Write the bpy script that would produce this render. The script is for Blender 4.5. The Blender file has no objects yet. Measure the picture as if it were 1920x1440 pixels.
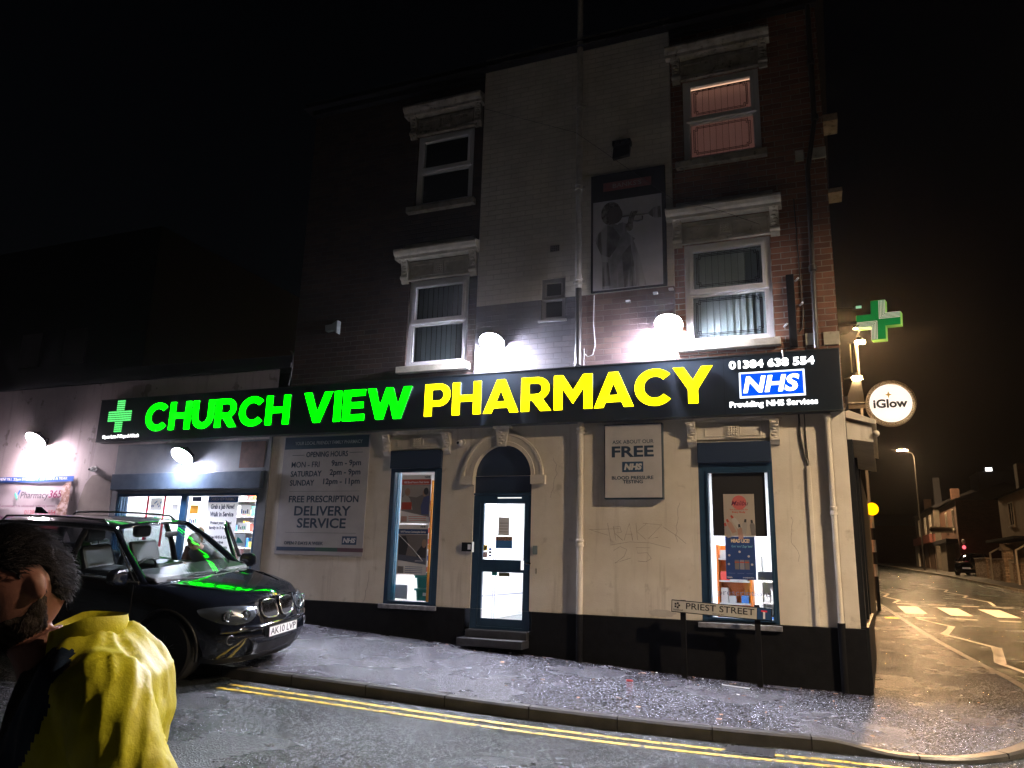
import bpy, bmesh, math, random
from mathutils import Vector, Matrix, Euler, noise as mnoise
random.seed(7)
SC = bpy.context.scene
COL = SC.collection
PI = math.pi
R = math.radians

# ------------------------------------------------------------------ camera
CAM = Vector((0.0, -11.2, 0.0))
CR = Vector((0.92907047, 0.36892188, 0.0269204))
CU = Vector((0.05987554, -0.22180551, 0.97325086))
CF = Vector((-0.36502463, 0.90260676, 0.22816234))
FPX = 1421.29
cd = bpy.data.cameras.new('camera')
cam = bpy.data.objects.new('camera', cd)
COL.objects.link(cam)
m = Matrix.Identity(4)
for i in range(3):
    m[i][0] = CR[i]; m[i][1] = CU[i]; m[i][2] = -CF[i]; m[i][3] = CAM[i]
cam.matrix_world = m
cd.sensor_width = 36.0
cd.lens = FPX / 1920 * 36
cd.clip_start = 0.05
cd.clip_end = 2000
SC.camera = cam

# ------------------------------------------------------------------ world, exposure (night: no sun lamp)
w = bpy.data.worlds.new('World'); SC.world = w; w.use_nodes = True
nt = w.node_tree
bg = nt.nodes['Background']
sky = nt.nodes.new('ShaderNodeTexSky'); sky.sky_type = 'NISHITA'; sky.sun_disc = False
sky.sun_elevation = R(-3.5); sky.sun_rotation = R(250)
nt.links.new(sky.outputs[0], bg.inputs[0])
bg.inputs[1].default_value = 0.014
SC.view_settings.view_transform = 'Standard'
SC.view_settings.look = 'None'
SC.view_settings.gamma = 1.0
SC.view_settings.use_curve_mapping = False
SC.view_settings.exposure = 0.5
try:
    SC.cycles.use_denoising = True
    SC.cycles.max_bounces = 8
    SC.cycles.sample_clamp_indirect = 4.0
except Exception:
    pass

FLOOD = 1400.0      # radiance of the LED flood lamps
HAZE = .00016

# ------------------------------------------------------------------ ground height
def softp(v):
    return math.log(1 + math.exp(v * 1.5)) / 1.5 if v < 20 else v
def zf(x, y):                       # pavement level
    a = min(softp(-x - 1), 60)
    yy = max(-60, min(y, 110))
    return -1.51 + .055 * a + .025 * yy
KH = .12
def zr(x, y):                       # road level
    return zf(x, y) - KH
def fray(px, py):
    return CF + CR * ((px - 960) / FPX) - CU * ((py - 720) / FPX)
def fp(px, py, Y=0.0):              # measured point on the vertical plane y = Y
    d = fray(px, py); t = (Y - CAM.y) / d.y
    return d.x * t, d.z * t

# ------------------------------------------------------------------ materials
MATS = {}
def mat(name, col, rough=.6, metal=0., spec=.5, nz=None, bump=None, emit=None, es=0., coat=0., nz2=None, trans=None, streak=None):
    if name in MATS: return MATS[name]
    mm = bpy.data.materials.new(name); mm.use_nodes = True
    t = mm.node_tree; b = t.nodes['Principled BSDF']
    b.inputs['Base Color'].default_value = (*col, 1)
    b.inputs['Roughness'].default_value = rough
    b.inputs['Metallic'].default_value = metal
    b.inputs['Specular IOR Level'].default_value = spec
    b.inputs['Coat Weight'].default_value = coat
    b.inputs['Coat Roughness'].default_value = .03
    if emit:
        b.inputs['Emission Color'].default_value = (*emit, 1)
        b.inputs['Emission Strength'].default_value = es
    tc = t.nodes.new('ShaderNodeTexCoord')
    def noise(sc, det=6):
        n = t.nodes.new('ShaderNodeTexNoise'); n.inputs['Scale'].default_value = sc
        n.inputs['Detail'].default_value = det; n.inputs['Roughness'].default_value = .6
        t.links.new(tc.outputs['Object'], n.inputs['Vector']); return n
    cur = None
    if nz:                                       # (scale, other colour, low, high)
        n = noise(nz[0]); r = t.nodes.new('ShaderNodeMapRange')
        r.inputs[1].default_value = nz[2] if len(nz) > 2 else .35
        r.inputs[2].default_value = nz[3] if len(nz) > 3 else .65
        t.links.new(n.outputs['Fac'], r.inputs[0])
        mx = t.nodes.new('ShaderNodeMix'); mx.data_type = 'RGBA'
        t.links.new(r.outputs[0], mx.inputs['Factor'])
        mx.inputs['A'].default_value = (*col, 1); mx.inputs['B'].default_value = (*nz[1], 1)
        cur = mx.outputs['Result']
        if nz2:
            n = noise(nz2[0]); r = t.nodes.new('ShaderNodeMapRange')
            r.inputs[1].default_value = nz2[2]; r.inputs[2].default_value = nz2[3]
            t.links.new(n.outputs['Fac'], r.inputs[0])
            mx2 = t.nodes.new('ShaderNodeMix'); mx2.data_type = 'RGBA'
            t.links.new(r.outputs[0], mx2.inputs['Factor']); t.links.new(cur, mx2.inputs['A'])
            mx2.inputs['B'].default_value = (*nz2[1], 1); cur = mx2.outputs['Result']
        if streak:                               # run-off streaks: (colour, low, high)
            mp = t.nodes.new('ShaderNodeMapping'); mp.inputs['Scale'].default_value = (7, 7, .55); t.links.new(tc.outputs['Object'], mp.inputs['Vector'])
            n = noise(1., 5); t.links.new(mp.outputs[0], n.inputs['Vector']); r = t.nodes.new('ShaderNodeMapRange')
            r.inputs[1].default_value = streak[1]; r.inputs[2].default_value = streak[2]; r.inputs[4].default_value = .8; t.links.new(n.outputs['Fac'], r.inputs[0])
            mx3 = t.nodes.new('ShaderNodeMix'); mx3.data_type = 'RGBA'; t.links.new(r.outputs[0], mx3.inputs['Factor']); t.links.new(cur, mx3.inputs['A']); mx3.inputs['B'].default_value = (*streak[0], 1); cur = mx3.outputs['Result']
        t.links.new(cur, b.inputs['Base Color'])
    if bump:
        n = noise(bump[0]); bp = t.nodes.new('ShaderNodeBump')
        bp.inputs['Strength'].default_value = bump[1]; bp.inputs['Distance'].default_value = bump[2] if len(bump) > 2 else .01
        t.links.new(n.outputs['Fac'], bp.inputs['Height']); t.links.new(bp.outputs[0], b.inputs['Normal'])
    MATS[name] = mm
    return mm

def papermat(name, col, tl=.5, nz=None):
    if name in MATS: return MATS[name]
    mm = mat(name, col, .6, nz=nz); t = mm.node_tree; b = t.nodes['Principled BSDF']; o = t.nodes['Material Output']
    tr = t.nodes.new('ShaderNodeBsdfTranslucent'); tr.inputs[0].default_value = (*[min(1, c * 1.1) for c in col], 1); mx = t.nodes.new('ShaderNodeMixShader'); mx.inputs[0].default_value = tl
    t.links.new(b.outputs[0], mx.inputs[1]); t.links.new(tr.outputs[0], mx.inputs[2]); t.links.new(mx.outputs[0], o.inputs[0])
    return mm

def emat(name, col, s):
    if name in MATS: return MATS[name]
    mm = bpy.data.materials.new(name); mm.use_nodes = True
    t = mm.node_tree; t.nodes.clear()
    e = t.nodes.new('ShaderNodeEmission'); o = t.nodes.new('ShaderNodeOutputMaterial')
    e.inputs[0].default_value = (*col, 1); e.inputs[1].default_value = s
    t.links.new(e.outputs[0], o.inputs[0]); MATS[name] = mm; return mm

def glassmat(name, tint=(1, 1, 1), base=.04, top=.9):
    if name in MATS: return MATS[name]
    mm = bpy.data.materials.new(name); mm.use_nodes = True
    t = mm.node_tree; t.nodes.clear()
    o = t.nodes.new('ShaderNodeOutputMaterial'); mx = t.nodes.new('ShaderNodeMixShader')
    tr = t.nodes.new('ShaderNodeBsdfTransparent'); gl = t.nodes.new('ShaderNodeBsdfGlossy')
    ge = t.nodes.new('ShaderNodeNewGeometry'); dt = t.nodes.new('ShaderNodeVectorMath'); dt.operation = 'DOT_PRODUCT'
    t.links.new(ge.outputs['Normal'], dt.inputs[0]); t.links.new(ge.outputs['Incoming'], dt.inputs[1])
    ab = t.nodes.new('ShaderNodeMath'); ab.operation = 'ABSOLUTE'; t.links.new(dt.outputs['Value'], ab.inputs[0])
    om = t.nodes.new('ShaderNodeMath'); om.operation = 'SUBTRACT'; om.inputs[0].default_value = 1.; t.links.new(ab.outputs[0], om.inputs[1])
    pw = t.nodes.new('ShaderNodeMath'); pw.operation = 'POWER'; t.links.new(om.outputs[0], pw.inputs[0]); pw.inputs[1].default_value = 5.
    fr = t.nodes.new('ShaderNodeMath'); fr.operation = 'MULTIPLY_ADD'; t.links.new(pw.outputs[0], fr.inputs[0]); fr.inputs[1].default_value = top; fr.inputs[2].default_value = base
    tr.inputs[0].default_value = (*tint, 1); gl.inputs['Roughness'].default_value = .0
    gl.inputs[0].default_value = (1, 1, 1, 1)
    t.links.new(fr.outputs[0], mx.inputs[0]); t.links.new(tr.outputs[0], mx.inputs[1]); t.links.new(gl.outputs[0], mx.inputs[2])
    t.links.new(mx.outputs[0], o.inputs[0]); MATS[name] = mm; return mm

def brickmat(name, c1, c2, mortar, rough=.8, soft=1., paint=None, bumpd=.006, stain=None, stain_s=.6):
    mm = bpy.data.materials.new(name); mm.use_nodes = True
    t = mm.node_tree; b = t.nodes['Principled BSDF']; L = t.links.new
    tc = t.nodes.new('ShaderNodeTexCoord'); sx = t.nodes.new('ShaderNodeSeparateXYZ'); cx = t.nodes.new('ShaderNodeCombineXYZ')
    ad = t.nodes.new('ShaderNodeMath'); ad.operation = 'ADD'
    L(tc.outputs['Object'], sx.inputs[0]); L(sx.outputs[0], ad.inputs[0]); L(sx.outputs[1], ad.inputs[1])
    # small waviness so courses are not ruler-straight
    nz = t.nodes.new('ShaderNodeTexNoise'); nz.inputs['Scale'].default_value = 3.; L(tc.outputs['Object'], nz.inputs['Vector'])
    mw = t.nodes.new('ShaderNodeMath'); mw.operation = 'MULTIPLY_ADD'; L(nz.outputs['Fac'], mw.inputs[0]); mw.inputs[1].default_value = .02
    L(sx.outputs[2], mw.inputs[2])
    L(ad.outputs[0], cx.inputs[0]); L(mw.outputs[0], cx.inputs[1])
    bt = t.nodes.new('ShaderNodeTexBrick'); L(cx.outputs[0], bt.inputs['Vector'])
    bt.inputs['Scale'].default_value = 1; bt.inputs['Brick Width'].default_value = .275; bt.inputs['Row Height'].default_value = .092
    bt.inputs['Mortar Size'].default_value = .007; bt.inputs['Mortar Smooth'].default_value = .3; bt.inputs['Bias'].default_value = -.1
    bt.inputs['Color1'].default_value = (*c1, 1); bt.inputs['Color2'].default_value = (*c2, 1); bt.inputs['Mortar'].default_value = (*mortar, 1)
    cur = bt.outputs['Color']
    n2 = t.nodes.new('ShaderNodeTexNoise'); n2.inputs['Scale'].default_value = 1.3; n2.inputs['Detail'].default_value = 8; n2.inputs['Roughness'].default_value = .65
    L(tc.outputs['Object'], n2.inputs['Vector'])
    if stain:
        mr = t.nodes.new('ShaderNodeMapRange'); mr.inputs[1].default_value = .42; mr.inputs[2].default_value = .72; mr.inputs[4].default_value = stain_s
        L(n2.outputs['Fac'], mr.inputs[0])
        mx = t.nodes.new('ShaderNodeMix'); mx.data_type = 'RGBA'; L(mr.outputs[0], mx.inputs['Factor']); L(cur, mx.inputs['A'])
        mx.inputs['B'].default_value = (*stain, 1); cur = mx.outputs['Result']
    L(cur, b.inputs['Base Color'])
    b.inputs['Roughness'].default_value = rough
    n3 = t.nodes.new('ShaderNodeTexNoise'); n3.inputs['Scale'].default_value = 45; n3.inputs['Detail'].default_value = 5; L(tc.outputs['Object'], n3.inputs['Vector'])
    h = t.nodes.new('ShaderNodeMath'); h.operation = 'MULTIPLY_ADD'; L(bt.outputs['Fac'], h.inputs[0]); h.inputs[1].default_value = -1.; 
    h2 = t.nodes.new('ShaderNodeMath'); h2.operation = 'MULTIPLY'; L(n3.outputs['Fac'], h2.inputs[0]); h2.inputs[1].default_value = .5
    L(h2.outputs[0], h.inputs[2])
    bp = t.nodes.new('ShaderNodeBump'); bp.inputs['Strength'].default_value = soft; bp.inputs['Distance'].default_value = bumpd
    L(h.outputs[0], bp.inputs['Height']); L(bp.outputs[0], b.inputs['Normal'])
    MATS[name] = mm
    return mm

def asphalt(name, dark, light, r0, r1, fine=420, bstr=.8, bd=.004):
    mm = bpy.data.materials.new(name); mm.use_nodes = True
    t = mm.node_tree; b = t.nodes['Principled BSDF']; L = t.links.new
    tc = t.nodes.new('ShaderNodeTexCoord')
    def nz(s, d=8, r=.6):
        n = t.nodes.new('ShaderNodeTexNoise'); n.inputs['Scale'].default_value = s; n.inputs['Detail'].default_value = d; n.inputs['Roughness'].default_value = r
        L(tc.outputs['Object'], n.inputs['Vector']); return n
    v = t.nodes.new('ShaderNodeTexVoronoi'); v.inputs['Scale'].default_value = 62; L(tc.outputs['Object'], v.inputs['Vector'])
    big = nz(.7); mid = nz(9); fi = nz(fine, 2)
    mr = t.nodes.new('ShaderNodeMapRange'); mr.inputs[1].default_value = .5; mr.inputs[2].default_value = 1.; L(v.outputs['Color'], mr.inputs[0])
    mx = t.nodes.new('ShaderNodeMix'); mx.data_type = 'RGBA'; mx.inputs['A'].default_value = (*dark, 1); mx.inputs['B'].default_value = (*light, 1)
    L(mr.outputs[0], mx.inputs['Factor']); L(mx.outputs['Result'], b.inputs['Base Color'])
    rr = t.nodes.new('ShaderNodeMapRange'); rr.inputs[1].default_value = .35; rr.inputs[2].default_value = .65
    rr.inputs[3].default_value = r0; rr.inputs[4].default_value = r1
    L(big.outputs['Fac'], rr.inputs[0]); L(rr.outputs[0], b.inputs['Roughness'])
    b.inputs['Specular IOR Level'].default_value = .7; b.inputs['Coat Weight'].default_value = .15; b.inputs['Coat Roughness'].default_value = .18
    h = t.nodes.new('ShaderNodeMath'); h.operation = 'MULTIPLY_ADD'; L(v.outputs['Distance'], h.inputs[0]); h.inputs[1].default_value = 1.2
    L(mid.outputs['Fac'], h.inputs[2])
    bp = t.nodes.new('ShaderNodeBump'); bp.inputs['Strength'].default_value = bstr; bp.inputs['Distance'].default_value = bd
    L(h.outputs[0], bp.inputs['Height']); L(bp.outputs[0], b.inputs['Normal']); L(bp.outputs[0], b.inputs['Coat Normal'])
    MATS[name] = mm
    return mm

# ------------------------------------------------------------------ mesh collector
ORG = {}
class MB:
    def __init__(s): s.v = []; s.f = []; s.mi = []
    def add(s, vs, fs, mi=0):
        o = len(s.v); s.v += [tuple(p) for p in vs]; s.f += [tuple(i + o for i in f) for f in fs]; s.mi += [mi] * len(fs); return s
    def box(s, x0, x1, y0, y1, z0, z1, mi=0, M=None):
        vs = [Vector((x, y, z)) for x in (x0, x1) for y in (y0, y1) for z in (z0, z1)]
        if M is not None: vs = [M @ p for p in vs]
        return s.add(vs, [(0, 1, 3, 2), (4, 6, 7, 5), (0, 4, 5, 1), (2, 3, 7, 6), (0, 2, 6, 4), (1, 5, 7, 3)], mi)
    def prism(s, pts, a0, a1, axis='y', mi=0, M=None):       # polygon in the two other axes, extruded along axis
        def mk(p, a):
            q = {'y': (p[0], a, p[1]), 'x': (a, p[0], p[1]), 'z': (p[0], p[1], a)}[axis]
            q = Vector(q); return M @ q if M is not None else q
        n = len(pts); vs = [mk(p, a0) for p in pts] + [mk(p, a1) for p in pts]
        fs = [tuple(range(n)), tuple(range(2 * n - 1, n - 1, -1))] + [(i, i + n, (i + 1) % n + n, (i + 1) % n) for i in range(n)]
        return s.add(vs, fs, mi)
    def cyl(s, p0, p1, r0, r1=None, n=16, mi=0, cap=True):
        p0 = Vector(p0); p1 = Vector(p1); r1 = r0 if r1 is None else r1
        d = (p1 - p0).normalized(); a = d.orthogonal().normalized(); b = d.cross(a)
        vs = []
        for p, r in ((p0, r0), (p1, r1)):
            vs += [p + (a * math.cos(2 * PI * i / n) + b * math.sin(2 * PI * i / n)) * r for i in range(n)]
        fs = [(i, (i + 1) % n, (i + 1) % n + n, i + n) for i in range(n)]
        if cap: fs += [tuple(range(n - 1, -1, -1)), tuple(range(n, 2 * n))]
        return s.add(vs, fs, mi)
    def tube(s, path, r, n=8, mi=0):
        path = [Vector(p) for p in path]; rs = r if isinstance(r, (list, tuple)) else [r] * len(path)
        vs = []; a = None
        for i, p in enumerate(path):
            d = (path[min(i + 1, len(path) - 1)] - path[max(i - 1, 0)]).normalized()
            if a is None: a = d.orthogonal().normalized()
            a = (a - d * a.dot(d)).normalized(); b = d.cross(a)
            vs += [p + (a * math.cos(2 * PI * k / n) + b * math.sin(2 * PI * k / n)) * rs[i] for k in range(n)]
        fs = [(i * n + k, i * n + (k + 1) % n, (i + 1) * n + (k + 1) % n, (i + 1) * n + k) for i in range(len(path) - 1) for k in range(n)]
        fs += [tuple(range(n - 1, -1, -1)), tuple(range((len(path) - 1) * n, len(path) * n))]
        return s.add(vs, fs, mi)
    def lathe(s, prof, c, axis=(0, 0, 1), n=24, mi=0, cap=True):        # prof: (radius, height)
        c = Vector(c); d = Vector(axis).normalized(); a = d.orthogonal().normalized(); b = d.cross(a); vs = []
        for r, h in prof:
            vs += [c + d * h + (a * math.cos(2 * PI * k / n) + b * math.sin(2 * PI * k / n)) * max(r, 1e-4) for k in range(n)]
        fs = [(i * n + k, i * n + (k + 1) % n, (i + 1) * n + (k + 1) % n, (i + 1) * n + k) for i in range(len(prof) - 1) for k in range(n)]
        if cap: fs += [tuple(range(n - 1, -1, -1)), tuple(range((len(prof) - 1) * n, len(prof) * n))]
        return s.add(vs, fs, mi)
    def ell(s, c, r, M=None, nu=20, nv=12, mi=0):
        vs = []; c = Vector(c)
        for j in range(nv + 1):
            th = PI * j / nv
            for i in range(nu):
                ph = 2 * PI * i / nu
                p = Vector((r[0] * math.sin(th) * math.cos(ph), r[1] * math.sin(th) * math.sin(ph), r[2] * math.cos(th)))
                if M is not None: p = M @ p
                vs.append(c + p)
        fs = [(j * nu + i, (j + 1) * nu + i, (j + 1) * nu + (i + 1) % nu, j * nu + (i + 1) % nu) for j in range(nv) for i in range(nu)]
        return s.add(vs, fs, mi)
    def grid(s, P, mi=0, closed=False):                       # P[i][j] points
        n = len(P); k = len(P[0]); vs = [p for row in P for p in row]
        fs = [(i * k + j, i * k + (j + 1) % k, (i + 1) * k + (j + 1) % k, (i + 1) * k + j) for i in range(n - 1) for j in range(k if closed else k - 1)]
        return s.add(vs, fs, mi)
    def mesh(s, name):
        me = bpy.data.meshes.new(name); me.from_pydata(s.v, [], s.f)
        me.polygons.foreach_set('material_index', s.mi); me.update(); return me
    def build(s, name, mats, parent=None, smooth=None, bevel=None, fix=True, local=False, solid=None, sub=None):
        if not isinstance(mats, (list, tuple)): mats = [mats]
        off = Vector((0, 0, 0))
        if parent is not None and not local: off = ORG.get(parent.name, off)
        if off.length: s.v = [tuple(Vector(p) - off) for p in s.v]
        me = s.mesh(name)
        for q in mats: me.materials.append(q)
        if fix:
            bm = bmesh.new(); bm.from_mesh(me); bmesh.ops.remove_doubles(bm, verts=bm.verts, dist=1e-5)
            bmesh.ops.recalc_face_normals(bm, faces=bm.faces); bm.to_mesh(me); bm.free()
        o = bpy.data.objects.new(name, me); COL.objects.link(o)
        if parent is not None: o.parent = parent; ORG[o.name] = off
        if smooth is not None:
            for p in me.polygons: p.use_smooth = True
            me.set_sharp_from_angle(angle=R(smooth))
        if solid:
            q = o.modifiers.new('solid', 'SOLIDIFY'); q.thickness = solid; q.offset = -1
        if bevel:
            q = o.modifiers.new('bevel', 'BEVEL'); q.width = bevel; q.segments = 2; q.limit_method = 'ANGLE'; q.angle_limit = R(40)
        if sub:
            q = o.modifiers.new('sub', 'SUBSURF'); q.levels = sub; q.render_levels = sub
        return o

def tag(o, label, cat=None, group=None):
    o['label'] = label
    if cat: o['category'] = cat
    if group: o['group'] = group
    return o
def thing(name, label, cat, loc=(0, 0, 0), group=None, parent=None):
    o = bpy.data.objects.new(name, None); COL.objects.link(o); o.empty_display_size = .2
    o.location = loc; ORG[o.name] = Vector(loc)
    return tag(o, label, cat, group)
def struct(o, kind='structure'):
    o['kind'] = kind; return o
def bx(name, mt, parent, *a, bevel=None):
    return MB().box(*a).build(name, mt, parent, bevel=bevel)

# ------------------------------------------------------------------ lettering
def glyphs(body, bold=0.0, res=3, spacing=1.0):
    c = bpy.data.curves.new('t', 'FONT'); c.body = body; c.size = 1; c.resolution_u = res; c.offset = bold; c.space_character = spacing
    c.extrude = .5
    o = bpy.data.objects.new('t', c); COL.objects.link(o)
    bpy.context.view_layer.update()
    dg = bpy.context.evaluated_depsgraph_get()
    me = bpy.data.meshes.new_from_object(o.evaluated_get(dg))
    bpy.data.objects.remove(o); bpy.data.curves.remove(c)
    return me
_H = None
def capH():
    global _H
    if _H is None:
        me = glyphs('H'); _H = max(v.co.y for v in me.vertices); bpy.data.meshes.remove(me)
    return _H
def text(name, body, x0, x1, z, h, Y, mt, parent, ext=.003, bold=0.0, shear=0., M=None, align='fit', local=False, dx=0, res=3, spacing=1.):
    """x0..x1 wide (or x1=None: natural), baseline z, capital height h, facing -y in front of Y; M maps (x, depth, z)"""
    if 'M' in body: bold = min(bold, .006)
    me = glyphs(body, bold, res, spacing)
    if not len(me.vertices): return None
    xs = [v.co.x for v in me.vertices]; a = min(xs); b = max(xs); s = h / (capH() + 2 * bold * .9)
    if x1 is None:
        wd = (b - a) * s; x0, x1 = {'l': (x0, x0 + wd), 'c': (x0 - wd / 2, x0 + wd / 2), 'r': (x0 - wd, x0)}.get(align, (x0, x0 + wd))
    sx = (x1 - x0) / (b - a)
    off = Vector((0, 0, 0))
    if parent is not None and not local: off = ORG.get(parent.name, off)
    for v in me.vertices:
        p = Vector((x0 + (v.co.x - a) * sx + shear * v.co.y * s, Y - (v.co.z + .5) * ext, z + (v.co.y + bold) * s))
        if M is not None: p = M @ p
        v.co = p - off
    me.name = name; me.materials.clear()
    me.materials.append(mt)
    for p in me.polygons: p.material_index = 0
    o = bpy.data.objects.new(name, me); COL.objects.link(o)
    if parent is not None: o.parent = parent; ORG[o.name] = off
    return o

# ------------------------------------------------------------------ common materials
navy = mat('navy_frame', (.012, .035, .075), .35, nz=(6, (.018, .05, .095)), bump=(60, .1, .002))
navyd = mat('navy_shutter', (.012, .026, .06), .5, bump=(30, .15, .003))
white_upvc = mat('white_upvc', (.72, .72, .73), .35)
stone = mat('painted_stone', (.52, .49, .40), .7, nz=(5, (.36, .33, .26)), bump=(35, .6, .006), nz2=(14, (.16, .14, .12), .62, .78))
stone_b = mat('weathered_stone', (.36, .33, .27), .8, nz=(6, (.2, .18, .15)), bump=(30, .7, .008), nz2=(12, (.07, .065, .05), .58, .7))
cream = mat('cream_render', (.63, .58, .50), .75, nz=(1.4, (.52, .46, .38)), bump=(45, .6, .006), nz2=(5, (.36, .31, .25), .6, .78), streak=((.40, .35, .28), .56, .72))
lilac = mat('pale_render', (.46, .44, .45), .75, nz=(1.2, (.38, .36, .37)), bump=(70, .35, .003), nz2=(5, (.25, .23, .23), .62, .8))
pinkr = mat('peeling_pink_render', (.50, .43, .42), .75, nz=(1.1, (.40, .33, .32)), bump=(30, .6, .008), nz2=(3, (.26, .22, .2), .60, .64), streak=((.30, .25, .24), .55, .72))
greyr = mat('grey_render', (.10, .115, .13), .65, nz=(2.5, (.15, .16, .17)), bump=(50, .4, .004))
plinthm = mat('black_plinth', (.003, .003, .004), .8, spec=.15, nz=(8, (.006, .006, .007)), bump=(40, .5, .004))
blackm = mat('black_paint', (.006, .007, .009), .5, spec=.25, bump=(60, .2, .002))
darkm = mat('dark_void', (.004, .004, .005), .9)
pipew = mat('pipe_grey_white', (.48, .46, .42), .45, nz=(9, (.36, .33, .29)))
pipeb = mat('pipe_black', (.02, .02, .024), .35, nz=(9, (.04, .035, .03)))
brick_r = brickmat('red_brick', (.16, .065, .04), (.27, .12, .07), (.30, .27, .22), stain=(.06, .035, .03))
brick_w = brickmat('white_painted_brick', (.64, .60, .52), (.70, .65, .57), (.56, .52, .45), soft=1., stain=(.38, .35, .30), stain_s=.6)
brick_g = brickmat('dark_painted_brick', (.085, .085, .10), (.11, .105, .12), (.07, .07, .08), soft=.8, stain=(.16, .13, .12), stain_s=.5)
signbg = mat('sign_panel', (.010, .017, .026), .32, bump=(3, .1, .01))
white_lit = emat('lit_white', (1, 1, 1), 3.)
white_v = mat('white_vinyl', (.75, .75, .78), .4)
inkd = mat('navy_ink', (.012, .035, .07), .5)
inkk = mat('black_ink', (.01, .01, .012), .5)
green_l = emat('lit_green', (.0, 1., .0), 7.)
yellow_l = emat('lit_yellow', (1., .80, .0), 5.)
blue_l = emat('lit_blue', (.0, .07, .95), 1.1)
edge_d = mat('letter_return', (.02, .03, .03), .4)
shopglass = glassmat('shop_glass')
chrome = mat('chrome', (.75, .75, .77), .12, 1.)

# ================================================================== GROUND
def wide_grid(x0, x1, y0, y1, nx, ny, fz, name, mt):
    P = [[(x0 + (x1 - x0) * i / nx, y0 + (y1 - y0) * j / ny, 0) for j in range(ny + 1)] for i in range(nx + 1)]
    P = [[(p[0], p[1], fz(p[0], p[1])) for p in row] for row in P]
    return MB().grid(P).build(name, mt, smooth=60)
road_m = asphalt('wet_road_asphalt', (.005, .008, .008), (.13, .14, .14), .16, .30, bstr=1., bd=.012)
pave_m = asphalt('wet_pavement_tarmac', (.007, .007, .010), (.27, .27, .33), .18, .32, bstr=1., bd=.014)
xs = [-320, -200, -120, -80, -60] + [-40 + i for i in range(0, 61)] + [30, 45, 70, 120, 200, 320]
ys = [-120, -60, -30] + [-20 + i for i in range(0, 60)] + [45, 55, 70, 90, 109, 112, 160, 260, 420]
MB().grid([[(x, y, zr(x, y) - (0.5 if x > 9.6 + 1.2 else 0) * 0) for y in ys] for x in xs]).build('road', road_m, smooth=60)['kind'] = 'structure'

KF = [(-40, -7.6), (-20, -5.25), (-12, -4.3), (-6.27, -3.6), (-4.71, -3.41), (-3.46, -3.29), (-2.13, -3.08), (-.72, -2.86), (.0, -2.76), (.42, -2.76)]
KC = [(.78, -2.74), (1.15, -2.62), (1.52, -2.32), (1.82, -1.9), (2.06, -1.36), (2.30, -.6), (2.45, .2), (2.54, 1.05), (2.50, 2.4), (2.36, 3.8), (2.15, 7.4), (2.05, 10.1), (1.8, 18.6), (1.5, 30), (1.1, 45), (.4, 70), (-.5, 108)]
def lerp_poly(P, t, ax=0):
    for a, b in zip(P, P[1:]):
        if a[ax] <= t <= b[ax]:
            k = (t - a[ax]) / (b[ax] - a[ax]); return a[1 - ax] + (b[1 - ax] - a[1 - ax]) * k
    return P[-1][1 - ax] if t > P[-1][ax] else P[0][1 - ax]
def kdrop(x, y):                    # dropped kerb round the corner
    t = max(0, min(1, (x + .1) / .7)); t = t * t * (3 - 2 * t)
    if y > 3: t *= max(0, 1 - (y - 3) / 3)
    d = max(0, 1 - (y + 3) / 3.2) if y < .2 else 0
    return .085 * t * max(d, 0)
def zp(x, y): return zf(x, y) - kdrop(x, y)
b = MB()
xs1 = [-40, -30, -20, -16, -12, -10, -9, -8, -7, -6.27, -5.5, -4.71, -4, -3.46, -2.8, -2.13, -1.5, -.72, -.35, 0, .2, .42]
rows = []
for x in xs1:
    y0 = lerp_poly(KF, x) + .125; rows.append([(x, y0 + (0.35 - y0) * j / 10, zp(x, y0 + (0.35 - y0) * j / 10)) for j in range(11)])
b.grid(rows)
ysd = [-2.63, -2.55, -2.4, -2.2, -1.9, -1.6, -1.3, -1, -.6, -.2, .35, 1.05, 1.7, 2.4, 3.1, 3.8, 5, 6.2, 7.4, 8.7, 10.1, 14, 18.6, 24, 30, 45, 70, 108]
rows = []
for y in ysd:
    xk = lerp_poly([(a, c) for a, c in KC], y, 1) - .125 if y > -2.7 else .6
    xw = .42 if y < .35 else .2
    rows.append([(xw + (xk - xw) * j / 8, y, zp(xw + (xk - xw) * j / 8, y)) for j in range(9)])
b.grid(rows)
struct(b.build('pavement', pave_m, smooth=60))
# kerb
kpath = KF + KC
def offs(path, d):
    out = []
    for i, p in enumerate(path):
        a = path[max(i - 1, 0)]; c = path[min(i + 1, len(path) - 1)]
        t = Vector((c[0] - a[0], c[1] - a[1])).normalized(); n = Vector((t.y, -t.x)); out.append((p[0] + n.x * d, p[1] + n.y * d))
    return out
def dens(path, st=.3, lim=None):
    out = []
    for a, c in zip(path, path[1:]):
        L = math.hypot(c[0] - a[0], c[1] - a[1]); n = max(1, int(L / st))
        for i in range(n): out.append((a[0] + (c[0] - a[0]) * i / n, a[1] + (c[1] - a[1]) * i / n))
    return out + [path[-1]]
def smoothp(path, it=3):
    for _ in range(it):
        q = [path[0]]
        for a, c in zip(path, path[1:]):
            q += [(a[0] * .75 + c[0] * .25, a[1] * .75 + c[1] * .25), (a[0] * .25 + c[0] * .75, a[1] * .25 + c[1] * .75)]
        path = q + [path[-1]]
    return path
kp = smoothp(kpath, 2)
kerb_m = mat('kerb_stone', (.065, .063, .06), .35, nz=(3, (.03, .03, .03)), bump=(50, .6, .004), nz2=(20, (.05, .05, .05), .6, .75))
ko, ki = offs(kp, 0), offs(kp, -.13)
kb = MB()
prof = []
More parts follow.
